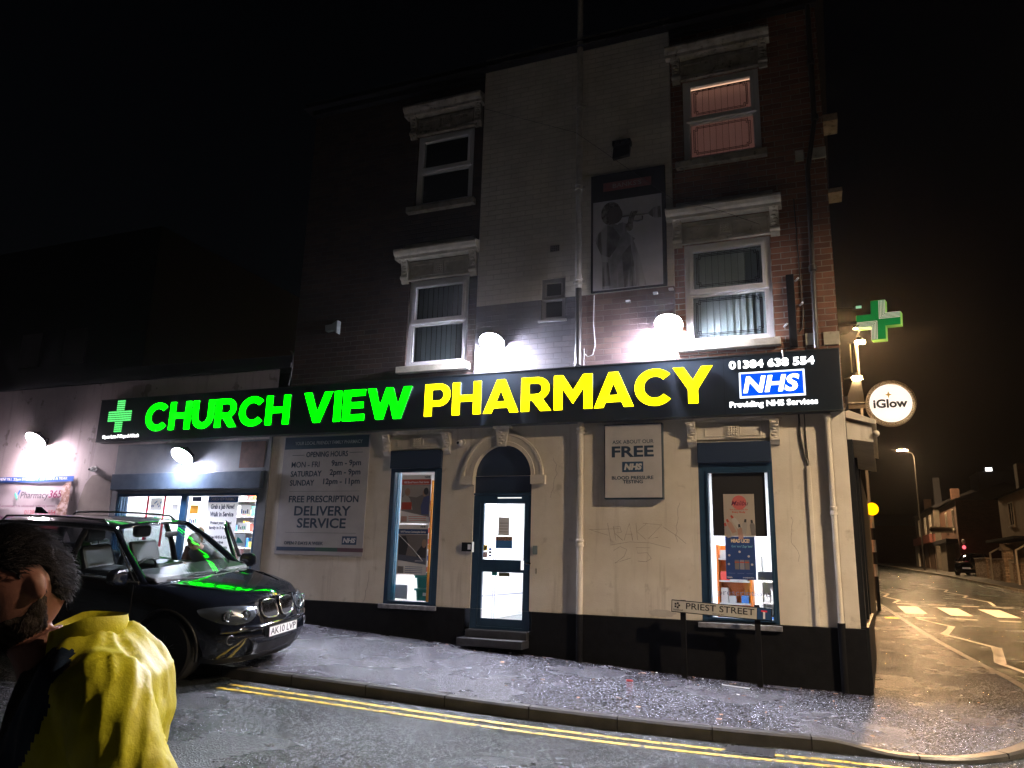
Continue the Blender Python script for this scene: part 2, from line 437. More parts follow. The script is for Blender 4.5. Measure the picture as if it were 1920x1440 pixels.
for (ox, oy), (ix, iy) in zip(ko, ki):
    zt = zp(ox, oy) + .004; zb = zr(ox, oy) - .05
    prof.append([(ix, iy, zt - .03), (ix, iy, zt + .001), (ox + (ix - ox) * .15, oy + (iy - oy) * .15, zt), (ox, oy, zt - .02), (ox, oy, zb)])
kb.grid(prof)
struct(kb.build('kerb', kerb_m, smooth=35))
# kerb joints
kj = MB(); acc = 0; kd = dens(kp, .02)
last = None
for i in range(1, len(kd)):
    acc += math.hypot(kd[i][0] - kd[i - 1][0], kd[i][1] - kd[i - 1][1])
    if acc > .92 and -14 < kd[i][0] and kd[i][1] < 16:
        acc = 0
        t = Vector((kd[i][0] - kd[i - 1][0], kd[i][1] - kd[i - 1][1])).normalized(); n = Vector((t.y, -t.x))
        p = kd[i]; z = zp(*p); M = Matrix(((t.x, n.x, 0, p[0]), (t.y, n.y, 0, p[1]), (0, 0, 1, z), (0, 0, 0, 1)))
        kj.box(-.006, .006, -.135, .0035, -.11 + kdrop(*p), .0065, M=M)
struct(kj.build('kerb_joint', mat('joint_dark', (.01, .01, .01), .8)))

# far side pavement of the main road
FK = [(9.6, -30), (9.2, 0), (8.95, 25), (8.95, 33), (8.75, 55), (8.25, 65), (6.9, 98), (6.5, 109)]
FKs = dens(FK, 2.)
b = MB(); b.grid([[(x, y, zf(x, y)), (x + 1.0, y, zf(x, y)), (x + 3.4, y, zf(x, y) + .02), (x + 60, y, zf(x, y) + .3)] for x, y in FKs])
struct(b.build('pavement', asphalt('far_pavement', (.02, .018, .016), (.05, .045, .04), .6, .8)))
fkb = MB()
fkb.grid([[(x, y, zr(x, y) - .03), (x, y, zf(x, y) + .006), (x + .14, y, zf(x, y) + .008), (x + .14, y, zf(x, y) - .03)] for x, y in FKs])
struct(fkb.build('kerb', mat('pale_far_kerb', (.42, .38, .33), .5, nz=(3, (.16, .14, .12)))))

# road markings (thin sheets 4 mm above the road)
yell = mat('worn_yellow_line', (.62, .42, .03), .45, nz=(16, (.03, .03, .025), .50, .60), bump=(60, .5, .003))
whit = mat('worn_white_line', (.42, .39, .35), .5, nz=(22, (.12, .11, .10), .54, .66), bump=(60, .5, .003))
def strip(path, wd, mt, name, nest=.004):
    L = offs(path, wd / 2); Q = offs(path, -wd / 2)
    return struct(MB().grid([[(a[0], a[1], zr(*a) + nest), (c[0], c[1], zr(*c) + nest)] for a, c in zip(L, Q)]).build(name, mt, fix=False))
sub = [p for p in kp if p[0] > -6.75 and p[1] < 1.4]
for d, s0 in ((.30, 0), (.50, 0)):
    q = dens(offs(sub, d), .2); strip(q, .072, yell, 'double_yellow_line')
def quad(pts, mt=whit, name='road_marking'):
    P = [Vector((x, y, 0)) for x, y in pts]
    n = 6; rows = []
    for i in range(n + 1):
        a = P[0].lerp(P[3], i / n); c = P[1].lerp(P[2], i / n); rows.append([(a.lerp(c, k / 4).x, a.lerp(c, k / 4).y, zr(a.lerp(c, k / 4).x, a.lerp(c, k / 4).y) + .004) for k in range(5)])
    struct(MB().grid(rows).build(name, mt, fix=False))
for k in range(5):
    x0 = 2.35 + k * 1.22
    quad([(x0 + .02, 19.4), (x0 + .66, 19.45), (x0 + .60, 16.2), (x0 - .02, 16.0)], name='zebra_stripe')
for k in range(7):
    x = 2.45 + k * 1.05
    quad([(x, 20.95), (x + .55, 20.98), (x + .55, 20.75), (x, 20.72)]); quad([(x, 14.75), (x + .55, 14.8), (x + .55, 14.6), (x, 14.55)])
def seg(a, c, wd=.12): strip(dens([a, c], .5), wd, whit, 'zigzag_line')
for P in ([(2.45, 14.15), (3.05, 12.0), (2.55, 9.9), (3.2, 7.55), (2.78, 5.1), (3.1, 3.3), (2.8, .5)],
          [(2.4, 21.2), (2.75, 23), (2.35, 25.2), (2.7, 27.5), (2.3, 30)],
          [(5.7, 21.6), (5.95, 24), (5.5, 26.8), (5.85, 28.2), (5.4, 31.3), (5.8, 33.5), (5.25, 36.6), (5.6, 38.4), (4.9, 42)],
          [(8.55, 30), (8.25, 33), (8.4, 35), (8.2, 38), (8.4, 41)],
          [(5.9, 14.4), (5.55, 12), (5.95, 9.5), (5.5, 7), (5.9, 4.5), (5.5, 2)]):
    for a, c in zip(P, P[1:]): seg(a, c, .11)
for cx, cy in ((2.82, 10.8), (3.0, 6.2)):
    pass
quad([(2.53, 9.5), (2.68, 9.9), (3.12, 12.1), (2.97, 12.2)]); quad([(2.74, 4.95), (2.9, 5.0), (3.3, 7.55), (3.12, 7.6)])
# damp tactile slab by the beacon, litter and leaves
struct(MB().grid([[(1.5, 12.2, zf(1.5, 12.2) + .004), (1.5, 12.6, zf(1.5, 12.6) + .004)], [(1.95, 12.2, zf(1.95, 12.2) + .004), (1.95, 12.6, zf(1.95, 12.6) + .004)]]).build('tactile_slab', mat('yellow_slab', (.6, .5, .05), .5), fix=False))
gx_, gy_ = -.75, -3.07
g = MB(); gz_ = zr(gx_, gy_)
g.box(gx_ - .24, gx_ + .24, gy_ - .2, gy_ + .12, gz_ - .03, gz_ + .006)
struct(g.build('gully_frame', mat('cast_iron', (.02, .02, .02), .45, .6, bump=(60, .6, .003)), bevel=.004))
g = MB()
for k in range(7): g.box(gx_ - .2 + k * .062, gx_ - .17 + k * .062, gy_ - .17, gy_ + .09, gz_ + .0062, gz_ + .012)
struct(g.build('gully_grate', MATS['cast_iron']))
def patch(x0, x1, y0, y1, fz, mt, name):
    n = 5; rows = [[(x0 + (x1 - x0) * i / n, y0 + (y1 - y0) * j / n, fz(x0 + (x1 - x0) * i / n, y0 + (y1 - y0) * j / n) + .004) for j in range(n + 1)] for i in range(n + 1)]
    struct(MB().grid(rows).build(name, mt, fix=False))
patch_m = asphalt('patch_asphalt', (.008, .009, .010), (.13, .13, .135), .15, .34, bstr=1., bd=.010)
P = []
for i in range(41):
    x = -9.0 + 5.2 * i / 40; y1 = -5.35 + .10 * math.sin(x * 2.1) + .05 * math.sin(x * 6.3) - .0 + .09 * (x + 6)
    P.append([(x, -9.5 + (y1 + 9.5) * j / 16, zr(x, -9.5 + (y1 + 9.5) * j / 16) + .004) for j in range(17)])
struct(MB().grid(P).build('road_patch', patch_m, fix=False))
lit_cols = [mat('litter_white', (.7, .7, .7), .5), mat('litter_leaf', (.22, .10, .04), .6), mat('litter_red', (.6, .08, .08), .5)]
lm = MB()
for i in range(70):
    x = random.uniform(-6, 1.9); y = random.uniform(-2.6, -.05) if x < .4 else random.uniform(-2.2, 5)
    if random.random() < .45 and x < .4: y = random.uniform(-.35, -.06)
    s = random.uniform(.008, .028); a = random.uniform(0, PI); z = zp(x, y) + .006
    M = Matrix.Translation((x, y, z)) @ Matrix.Rotation(a, 4, 'Z') @ Matrix.Rotation(random.uniform(-.4, .4), 4, 'X')
    lm.box(-s, s, -s * .45, s * .45, 0, .003, mi=random.choice([0, 1, 1, 1]), M=M)
o = lm.build('scattered_litter', lit_cols); struct(o, 'stuff'); tag(o, 'small leaves and scraps scattered over the wet pavement', 'litter')
o = MB().prism([(-2.42, -1.02), (-2.36, -1.0), (-2.33, -1.03), (-2.4, -1.05)], zp(-2.4, -1) + .004, zp(-2.4, -1) + .02, 'z').build('litter_scrap', lit_cols[2]); tag(o, 'small red scrap of litter on the pavement right of the door', 'litter')
o = MB().prism([(-1.3, -.42), (-.95, -.55), (-.94, -.53), (-1.29, -.40)], zp(-1.1, -.5) + .004, zp(-1.1, -.5) + .012, 'z').build('litter_strip', lit_cols[0]); tag(o, 'thin white strip of litter near the plinth under the street nameplate', 'litter')

# ================================================================== WALL HELPERS
def wall_open(mb, x0, x1, z0, z1, Y, ops, depth=.12, mi=0, grid=1.0):
    xs = sorted(set([x0, x1] + [v for o in ops for v in o[:2]])); zs = sorted(set([z0, z1] + [v for o in ops for v in o[2:4]]))
    for a, c in zip(xs, xs[1:]):
        for e, g in zip(zs, zs[1:]):
            mx, mz = (a + c) / 2, (e + g) / 2
            if any(o[0] < mx < o[1] and o[2] < mz < o[3] for o in ops): continue
            mb.add([(a, Y, e), (c, Y, e), (c, Y, g), (a, Y, g)], [(0, 1, 2, 3)], mi)
    for o in ops:
        a, c, e, g = o[:4]; d = Y + depth
        mb.add([(a, Y, e), (a, d, e), (a, d, g), (a, Y, g)], [(3, 2, 1, 0)], mi)
        mb.add([(c, Y, e), (c, Y, g), (c, d, g), (c, d, e)], [(3, 2, 1, 0)], mi)
        mb.add([(a, Y, g), (a, d, g), (c, d, g), (c, Y, g)], [(3, 2, 1, 0)], mi)
        mb.add([(a, Y, e), (c, Y, e), (c, d, e), (a, d, e)], [(3, 2, 1, 0)], mi)
def frame(mb, x0, x1, z0, z1, wd, y0, y1, mi=0, wb=None):
    wb = wd if wb is None else wb
    mb.box(x0, x0 + wd, y0, y1, z0, z1, mi); mb.box(x1 - wd, x1, y0, y1, z0, z1, mi)
    mb.box(x0 + wd, x1 - wd, y0, y1, z1 - wd, z1, mi); mb.box(x0 + wd, x1 - wd, y0, y1, z0, z0 + wb, mi)

# ================================================================== PHARMACY BUILDING
ARCH_C, ARCH_R, ARCH_Z = -4.645, .495, 1.33
bld = thing('pharmacy_building', 'three storey dark brick corner building with pale rendered ground floor and white chimney breast', 'building', (-4, 0, -1.4))
# ground floor wall
g = MB()
XL = -9.24
ops = [(-6.70, -5.73, -.72, 1.78), (-5.14, -4.15, -1.05, ARCH_Z), (-1.58, -.56, -.74, 1.76)]
wall_open(g, XL, ARCH_C - ARCH_R - .12, -.725, 2.2, 0, [ops[0]], .16)
wall_open(g, ARCH_C + ARCH_R + .12, .42, -.725, 2.2, 0, [ops[2]], .16)
wall_open(g, ARCH_C - ARCH_R - .12, ARCH_C + ARCH_R + .12, -.725, ARCH_Z, 0, [(ops[1][0], ops[1][1], -.725, ARCH_Z)], .16)
# arch spandrels
N = 20; top = 2.2; xa, xb = ARCH_C - ARCH_R - .12, ARCH_C + ARCH_R + .12
pts = [(ARCH_C + ARCH_R * math.cos(PI - PI * i / N), ARCH_Z + ARCH_R * math.sin(PI * i / N)) for i in range(N + 1)]
for (a, e), (c, q) in zip(pts, pts[1:]):
    g.add([(a, 0, e), (c, 0, q), (c, 0, top), (a, 0, top)], [(0, 1, 2, 3)])
    g.add([(a, 0, e), (c, 0, q), (c, .16, q), (a, .16, e)], [(3, 2, 1, 0)])
g.add([(xa, 0, ARCH_Z), (pts[0][0], 0, ARCH_Z), (pts[0][0], 0, top), (xa, 0, top)], [(0, 1, 2, 3)])
g.add([(pts[-1][0], 0, ARCH_Z), (xb, 0, ARCH_Z), (xb, 0, top), (pts[-1][0], 0, top)], [(0, 1, 2, 3)])
g.build('rendered_wall', cream, bld, fix=False)
# plinth
g = MB()
for a, c in ((XL, -5.2), (-4.1, .46)):
    P = []
    n = 12
    for i in range(n + 1):
        x = a + (c - a) * i / n; P.append([(x, -.035, zf(x, 0) - .2), (x, -.035, -.735), (x, -.02, -.725), (x, .0, -.725)])
    g.grid(P)
g.box(-5.2, -4.1, -.03, .1, -1.7, -1.06)
g.build('plinth', plinthm, bld, fix=False)
# little steps where the plinth drops, corner pilaster and side plinth
g = MB(); g.box(.235, .42, -.085, .02, -.72, 2.17); g.box(.2, .235, -.05, .0, -.72, 1.95)
g.build('corner_pilaster', cream, bld, bevel=.006)
g = MB(); g.box(.22, .48, -.11, -.036, -1.65, -.722); g.build('plinth_block', plinthm, bld, bevel=.005)
# frieze mouldings under the sign
g = MB(); g.box(-6.97, -5.5, -.05, 0, 2.115, 2.165); g.box(-6.93, -5.54, -.035, 0, 2.06, 2.115)
g.box(-1.8, -.35, -.05, 0, 2.10, 2.16); g.box(-1.76, -.4, -.035, 0, 2.06, 2.10)
g.build('frieze_moulding', cream, bld, bevel=.008)
def lintel(x0, x1, z0, z1, mt, rose=True):
    g = MB(); g.box(x0, x1, -.03, 0, z0, z1)
    cx = (x0 + x1) / 2
    for a, c in ((x0 + .12, cx - .1), (cx + .1, x1 - .12)):
        g.box(a, c, -.042, -.03, z0 + .04, z0 + .055); g.box(a, c, -.042, -.03, z1 - .055, z1 - .04); g.box(a, a + .015, -.042, -.03, z0 + .055, z1 - .055); g.box(c - .015, c, -.042, -.03, z0 + .055, z1 - .055)
    g.box(cx - .085, cx + .085, -.05, -.03, z0 + .02, z1 - .02)
    for i in range(4):
        for j in range(4):
            u = cx - .054 + i * .036; v = (z0 + z1) / 2 - .054 + j * .036; g.ell((u, -.05, v), (.016, .014, .016), nu=8, nv=5)
    g.build('lintel', mt, bld, bevel=.004)
def bracket(x0, x1, z0, z1, mt, name='scroll_bracket', dep=.13, Y=0, par=None):
    g = MB(); h = z1 - z0; P = []
    for i in range(17):
        t = i / 16; y = -dep * (1 - t) ** .7 * (.75 + .25 * math.cos(t * 2.2 * PI)) - .03; P.append((Y + y, z1 - h * t))
    P = [(Y, z1)] + P + [(Y, z0)]
    g.prism(P, x0, x1, 'x')
    xc = (x0 + x1) / 2
    for k in range(6):
        z = z1 - h * (.12 + .12 * k); yy = [p for p in P[1:-1] if p[1] <= z][0][0] if [p for p in P[1:-1] if p[1] <= z] else -.04
        g.ell((xc + (.014 if k % 2 else -.014), yy, z), ((x1 - x0) * .32, .016, h * .055), nu=8, nv=6)
    g.cyl((x0 - .006, Y - .055, z0 + h * .22), (x1 + .006, Y - .055, z0 + h * .22), h * .09, n=14)
    g.build(name, mt, par or bld, smooth=40)
lintel(-6.72, -5.70, 1.80, 2.02, cream); lintel(-1.585, -.565, 1.80, 2.03, cream)
bracket(-6.84, -6.72, 1.70, 2.05, cream); bracket(-5.70, -5.58, 1.70, 2.05, cream)
bracket(-1.71, -1.59, 1.70, 2.05, cream); bracket(-.56, -.44, 1.70, 2.05, cream)
# archivolt with keystone
g = MB(); P = []
for i in range(33):
    a = PI - PI * i / 32
    P.append([(ARCH_C + r * math.cos(a), y, ARCH_Z + r * math.sin(a)) for r, y in ((ARCH_R, 0), (ARCH_R, -.05), (ARCH_R + .06, -.05), (ARCH_R + .065, -.035), (ARCH_R + .15, -.04), (ARCH_R + .16, -.055), (ARCH_R + .20, -.055), (ARCH_R + .20, 0))])
g.grid(P)
g.box(ARCH_C - ARCH_R - .22, ARCH_C - ARCH_R, -.07, 0, 1.19, 1.33); g.box(ARCH_C + ARCH_R, ARCH_C + ARCH_R + .24, -.07, 0, 1.19, 1.33)
g.build('door_arch', cream, bld, smooth=35, fix=False)
g = MB(); g.prism([(ARCH_C - .07, ARCH_Z + ARCH_R - .03), (ARCH_C + .07, ARCH_Z + ARCH_R - .03), (ARCH_C + .11, 2.09), (ARCH_C - .11, 2.09)], -.1, -.04)
for k in range(5): g.ell((ARCH_C + (.02 if k % 2 else -.02), -.1, 1.84 + k * .045), (.035, .018, .02), nu=8, nv=6)
g.box(ARCH_C - .15, ARCH_C + .15, -.12, 0, 2.09, 2.16)
g.build('keystone', cream, bld, bevel=.006)
# fanlight + door
dr = MB(); dr.box(-5.14, -4.15, .05, .11, 1.02, 1.34)
P2 = [(ARCH_C + ARCH_R * math.cos(PI * i / 24), ARCH_Z + ARCH_R * math.sin(PI * i / 24)) for i in range(25)]
dr.prism(P2, .06, .12); dr.build('fanlight_panel', navyd, bld, bevel=.006)
frm = MB(); frame(frm, -5.14, -4.15, -1.04, 1.02, .115, .02, .12, wb=.06); frm.box(-5.14, -4.15, .0, .05, 1.03, 1.06)
door = frm.build('shop_door', navy, bld, bevel=.005)
lf = MB(); x0, x1, z0, z1 = -5.02, -4.17, -.98, .985
lf.box(x0, x0 + .055, .03, .085, z0, z1); lf.box(x1 - .055, x1, .03, .085, z0, z1)
lf.box(x0 + .055, x1 - .055, .03, .085, z1 - .09, z1); lf.box(x0 + .055, x1 - .055, .03, .085, -.165, .025); lf.box(x0 + .055, x1 - .055, .03, .085, z0, z0 + .12)
lf.build('door_leaf', navy, door, bevel=.005)
MB().box(-4.97, -4.22, .05, .056, .02, .9).build('door_glass', shopglass, door); MB().box(-4.97, -4.22, .05, .056, -.865, -.16).build('door_glass', shopglass, door)
MB().box(-4.72, -4.32, -.004, .02, .975, .99).box(-4.30, -4.26, .0, .028, -.12, .02).build('door_closer_strip', mat('lit_strip', (.8, .8, .82), .3, emit=(1, 1, 1), es=.7), door)
g = MB(); g.cyl((-4.205, .028, -.02), (-4.205, -.02, -.02), .018); g.box(-4.22, -4.13, -.03, -.015, -.03, -.01); g.build('door_handle', chrome, door, bevel=.002)
g = MB(); g.box(-5.2, -4.13, -.32, .03, -1.25, -1.135); g.box(-5.14, -4.13, -.14, .1, -1.135, -1.02); g.build('door_step', mat('step_concrete', (.03, .03, .033), .5, nz=(10, (.015, .015, .015)), bump=(60, .5, .004)), bld, bevel=.012)

def shop_window(x0, x1, z0, z1, zs, gx0, gx1, gz0, gz1):
    f_ = MB(); f_.box(x0, gx0, .0, .10, z0, zs); f_.box(gx1, x1, .0, .10, z0, zs); f_.box(gx0, gx1, .0, .10, gz1, zs); f_.box(gx0, gx1, .0, .10, z0, gz0)
    f_.box(gx0 - .03, gx0, -.015, .0, gz0 - .03, gz1 + .03); f_.box(gx1, gx1 + .03, -.015, .0, gz0 - .03, gz1 + .03); f_.box(gx0, gx1, -.015, .0, gz1, gz1 + .03); f_.box(gx0, gx1, -.015, 0, gz0 - .03, gz0)
    wn = f_.build('shop_window', navy, bld, bevel=.005)
    if x0 < -4: MB().box(gx0 + .02, gx0 + .035, .06, .12, gz0, gz1).box(gx0 + .06, gx0 + .07, .06, .12, gz0, gz1).build('inner_bars', mat('cyan_bar', (.03, .16, .28), .3), wn)
    MB().box(x0, x1, -.06, .1, zs, z1).build('shutter_box', navyd, wn, bevel=.012)
    MB().box(gx0, gx1, .05, .056, gz0, gz1).build('glass', shopglass, wn)
    MB().box(x0 - .05, x1 + .03, -.075, .0, z0 - .07, z0).build('window_sill', mat('worn_sill', (.22, .22, .24), .6, nz=(12, (.10, .10, .11)), bump=(40, .5, .004)), wn, bevel=.008)
    return wn
shop_window(-6.70, -5.73, -.72, 1.78, 1.48, -6.62, -5.86, -.665, 1.42)
shop_window(-1.58, -.56, -.74, 1.76, 1.46, -1.45, -.63, -.67, 1.32)

# downpipe right of the door, downpipe by the corner
def pipe(x, Y, zs, r, mt, name='downpipe', collars=(), par=None):
    g = MB(); g.cyl((x, Y, zs[0]), (x, Y, zs[1]), r, n=18)
    for z in collars:
        g.lathe([(r, -.06), (r * 1.28, -.055), (r * 1.28, -.02), (r * 1.1, -.01), (r * 1.1, .01), (r * 1.3, .02), (r * 1.3, .05), (r, .06)], (x, Y, z), n=18)
        g.box(x - r * 1.9, x + r * 1.9, Y + r * .6, Y + r * 1.2, z - .02, z + .02)
    return g.build(name, mt, par or bld, smooth=40)
pipe(-3.335, -.075, (-.72, 2.16), .048, cream, collars=(.30, 2.0))
pipe(-3.335, -.075, (-1.42, -.72), .048, plinthm)
pipe(.195, -.075, (-.66, 2.04), .036, cream, collars=(.78,)); MB().lathe([(.036, 0), (.05, .06), (.05, .1)], (.195, -.075, 1.98)).build('pipe_hopper', cream, bld, smooth=40)
pipe(.195, -.075, (-1.6, -.66), .05, plinthm)
# cable and conduit right of the right window
g = MB(); g.tube([(-.17, -.015, 2.16), (-.165, -.02, 1.8), (-.13, -.02, 1.55), (-.085, -.02, 1.4)], .013); g.tube([(-.10, -.012, 2.16), (-.095, -.012, 1.7), (-.08, -.015, 1.4)], .007)
g.build('cable', pipeb, bld, smooth=60)
MB().box(-.115, -.06, -.035, 0, -.72, 1.39).build('conduit', cream, bld, bevel=.006)
rp = mat('repair_patch', (.47, .43, .38), .8, nz=(6, (.40, .36, .31)), bump=(40, .6, .004))
for x0, x1, z0, z1 in ((-2.35, -1.95, -.71, -.60),):
    P = []
    for k in range(22):
        a = 2 * PI * k / 22; P.append(((x0 + x1) / 2 + (x1 - x0) / 2 * math.cos(a) * random.uniform(.8, 1.1), (z0 + z1) / 2 + (z1 - z0) / 2 * math.sin(a) * random.uniform(.8, 1.1)))
    MB().prism(P, -.003, -.0005).build('repair_patch', rp, bld)
g = MB()
for x, z in ((-3.8, 1.6), (-1.85, .9), (-7.0, -.2), (-.35, .7)):
    P = [(x, -.0008, z)]
    for k in range(9): P.append((P[-1][0] + random.uniform(-.05, .05), -.0008, P[-1][2] - random.uniform(.04, .09)))
    g.tube(P, .0022, n=4)
g.build('hairline_cracks', mat('crack', (.12, .10, .08), .9), bld)
# graffiti (incised scribble)
gr = mat('graffiti_scratch', (.20, .17, .14), .8)
g = MB()
def scrib(pts, r=.0035):
    g.tube([(x, -.001, z) for x, z in pts], r * .8, n=4)
scrib([(-3.22, .50), (-2.75, .52)]); scrib([(-2.93, .60), (-2.88, .33)]); scrib([(-3.2, .50), (-2.92, .42)])
scrib([(-2.84, .55), (-2.80, .34)]); scrib([(-2.85, .54), (-2.74, .55), (-2.72, .47), (-2.82, .45), (-2.70, .35)])
scrib([(-2.68, .35), (-2.60, .60), (-2.55, .35)]); scrib([(-2.66, .44), (-2.55, .44)]); scrib([(-2.50, .60), (-2.48, .36)]); scrib([(-2.34, .60), (-2.49, .48), (-2.36, .37)])
scrib([(-2.40, .60), (-2.12, .58), (-2.32, .38), (-2.18, .40)]); scrib([(-2.88, .28), (-2.6, .33), (-2.3, .32), (-2.0, .25)]); scrib([(-2.1, .55), (-1.9, .42), (-1.78, .32)])
scrib([(-2.84, .20), (-2.74, .26), (-2.64, .22), (-2.68, .12), (-2.82, .02), (-2.7, .06), (-2.58, .10)]); scrib([(-2.30, .25), (-2.50, .25), (-2.48, .17), (-2.34, .18), (-2.28, .10), (-2.36, .05), (-2.48, .06)])
g.build('graffiti_scribble', gr, bld, fix=False)

# upper floors: red brick with openings
UP = [(-6.56, -5.40, 6.27, 7.72), (-6.56, -5.38, 3.25, 4.84), (-1.66, -.47, 6.29, 7.76), (-1.70, -.43, 3.26, 4.88)]
brick_s = brickmat('shaded_brick', (.035, .02, .016), (.065, .035, .026), (.05, .045, .04), stain=(.015, .012, .012))  # shaded copy of the red brick, left side's darkness put into its colour
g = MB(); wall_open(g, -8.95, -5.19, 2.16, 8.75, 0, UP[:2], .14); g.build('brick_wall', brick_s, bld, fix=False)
g = MB(); wall_open(g, -1.85, .42, 2.16, 8.75, 0, UP[2:], .14); g.build('brick_wall', brick_r, bld, fix=False)
# white chimney breast
g = MB(); sw = (-4.02, -3.61, 3.84, 4.56)
wall_open(g, -5.19, -1.85, 4.205, 9.0, -.07, [(sw[0], sw[1], 4.205, sw[3])], .12)
for x in (-5.19, -1.85): g.add([(x, -.07, 4.205), (x, 0.4, 4.205), (x, .4, 9.0), (x, -.07, 9.0)], [(0, 1, 2, 3)])
g.add([(-5.19, -.07, 9.0), (-1.85, -.07, 9.0), (-1.85, .4, 9.0), (-5.19, .4, 9.0)], [(0, 1, 2, 3)])
g.build('white_breast_wall', brick_w, bld, fix=False)
g = MB(); wall_open(g, -5.19, -3.34, 2.16, 4.205, -.07, [(sw[0], sw[1], sw[2], 4.205)], .12); g.add([(-5.19, -.07, 2.16), (-5.19, 0, 2.16), (-5.19, 0, 4.205), (-5.19, -.07, 4.205)], [(0, 1, 2, 3)])
g.build('dark_painted_wall', brick_g, bld, fix=False)
brick_m = brickmat('purple_brick', (.13, .085, .08), (.20, .13, .11), (.14, .11, .10), stain=(.09, .06, .07))
g = MB(); wall_open(g, -3.34, -1.85, 2.16, 4.205, -.07, []); g.add([(-1.85, -.07, 2.16), (-1.85, 0, 2.16), (-1.85, 0, 4.205), (-1.85, -.07, 4.205)], [(3, 2, 1, 0)])
g.build('brick_panel_wall', brick_m, bld, fix=False)
bx('air_brick', mat('vent_terracotta', (.16, .13, .12), .8), bld, -3.88, -3.72, -.078, -.071, 5.03, 5.14)
g = MB()
for i in range(5):
    for j in range(3): g.box(-3.872 + i * .031, -3.852 + i * .031, -.082, -.0781, 5.038 + j * .033, 5.058 + j * .033)
g.build('air_brick_holes', darkm, bld)
# flue vent
g = MB(); g.prism([(-2.80, 6.50), (-2.52, 6.53), (-2.50, 6.74), (-2.78, 6.72)], -.16, -.07); g.build('flue_vent', blackm, bld, bevel=.01)
g = MB(); frame(g, -2.79, -2.49, 6.71, 6.80, .015, -.19, -.07); [g.box(-2.74 + i * .06, -2.70 + i * .06, -.19, -.07, 6.725, 6.785) for i in range(4)]; g.build('flue_guard', blackm, bld)
# soil pipe
pipe(-3.36, -.16, (4.30, 9.95), .052, pipew, 'soil_pipe', (6.08, 7.6, 4.42)); pipe(-3.36, -.15, (3.03, 4.30), .052, pipeb, 'soil_pipe', ()); MB().cyl((-3.42, -.12, 3.02), (-3.42, -.12, 3.35), .014).cyl((-3.28, -.12, 3.02), (-3.28, -.12, 3.3), .012).build('small_pipe', pipeb, bld, smooth=40)
# roof, side wall, back
SD = R(4)
def sp(s, z, o=0):                      # point along the side wall, o = outwards
    return (.42 + math.sin(SD) * s + math.cos(SD) * o, math.cos(SD) * s - math.sin(SD) * o, z)
roofm = mat('dark_slate', (.015, .015, .018), .9, spec=.15, bump=(12, .5, .01))
g = MB(); e = sp(14, 0)
g.add([(-9.1, -.25, 8.72), (.55, -.25, 8.72), (.85, e[1], 8.72), (-9.1, 14, 8.72)], [(0, 1, 2, 3)])
g.add([(-9.1, -.25, 8.82), (.55, -.25, 8.82), (.85, e[1], 8.82), (-9.1, 14, 8.82), (-4, 6, 11.2), (-1.4, 7, 11.2)], [(0, 1, 5, 4), (1, 2, 5), (2, 3, 4, 5), (3, 0, 4)])
g.box(-8.95, -5.2, -.12, .0, 8.62, 8.72); g.box(-1.84, .46, -.12, .0, 8.62, 8.72)
g.build('roof', roofm, bld, fix=False)
g = MB(); a = sp(0, 2.16); c = sp(14, 2.16)
g.add([(.42, 0, 2.0), (.76, 14, 2.0), (.76, 14, 8.75), (.42, 0, 8.75)], [(0, 1, 2, 3)])
g.build('side_wall', brick_r, bld, fix=False); g = MB()
g.add([(-8.95, 14, -2), (.75, 14, -2), (.75, 14, 8.75), (-8.95, 14, 8.75)], [(0, 1, 2, 3)])
g.build('side_wall', brick_r, bld, fix=False); g = MB()
g.add([(-8.95, 0, -2), (-8.95, 12, -2), (-8.95, 12, 8.75), (-8.95, 0, 8.75)], [(3, 2, 1, 0)])
g.build('side_wall', brick_r, bld, fix=False)
g = MB()
g.add([sp(0, -1.8), sp(14, -1.8), sp(14, 2.0), sp(0, 2.0)], [(0, 1, 2, 3)])
for s0, s1, o in ((.02, .35, .07), (.5, .62, .05), (1.9, 2.2, .07), (3.4, 3.7, .07)):
    P = [sp(s0, 0, 0)[:2], sp(s0, 0, o)[:2], sp(s1, 0, o)[:2], sp(s1, 0, 0)[:2]]; g.prism(P, -1.7, 1.75, 'z')
P = [sp(.0, 0, 0)[:2], sp(.0, 0, .10)[:2], sp(3.7, 0, .10)[:2], sp(3.7, 0, 0)[:2]]; g.prism(P, -1.7, -.7, 'z')
g.build('side_shopfront', blackm, bld, fix=False)
# side shop hood (cream cornice box) with a small knob lamp below
g = MB()
def along(poly, s0, s1): # poly of (o, z)
    vs = [sp(s0, z, o) for o, z in poly] + [sp(s1, z, o) for o, z in poly]; n = len(poly)
    g.add(vs, [tuple(range(n)), tuple(range(2 * n - 1, n - 1, -1))] + [(i, i + n, (i + 1) % n + n, (i + 1) % n) for i in range(n)])
along([(0, 2.10), (0, 2.19), (.05, 2.20), (.38, 2.04), (.38, 1.98)], .25, 3.9)
along([(0, 1.80), (0, 2.06), (.32, 1.97), (.33, 1.74)], .3, 3.8)
g.build('side_hood', cream, bld, bevel=.006)
g = MB(); along([(.0, -1), (.0, 2.3), (.05, 2.35), (.05, -1)], -.02, .02) if 0 else None
MB().ell(sp(.3, 1.86, .37), (.045, .06, .045)).build('hood_ball', cream, bld, smooth=60)
g = MB(); g.tube([(-3.12, -.085, 4.18), (-3.13, -.085, 3.7), (-3.10, -.085, 3.35), (-3.14, -.085, 3.2), (-3.22, -.085, 3.17), (-3.27, -.085, 3.22)], .006); g.build('loose_cable', white_v, bld, smooth=60)
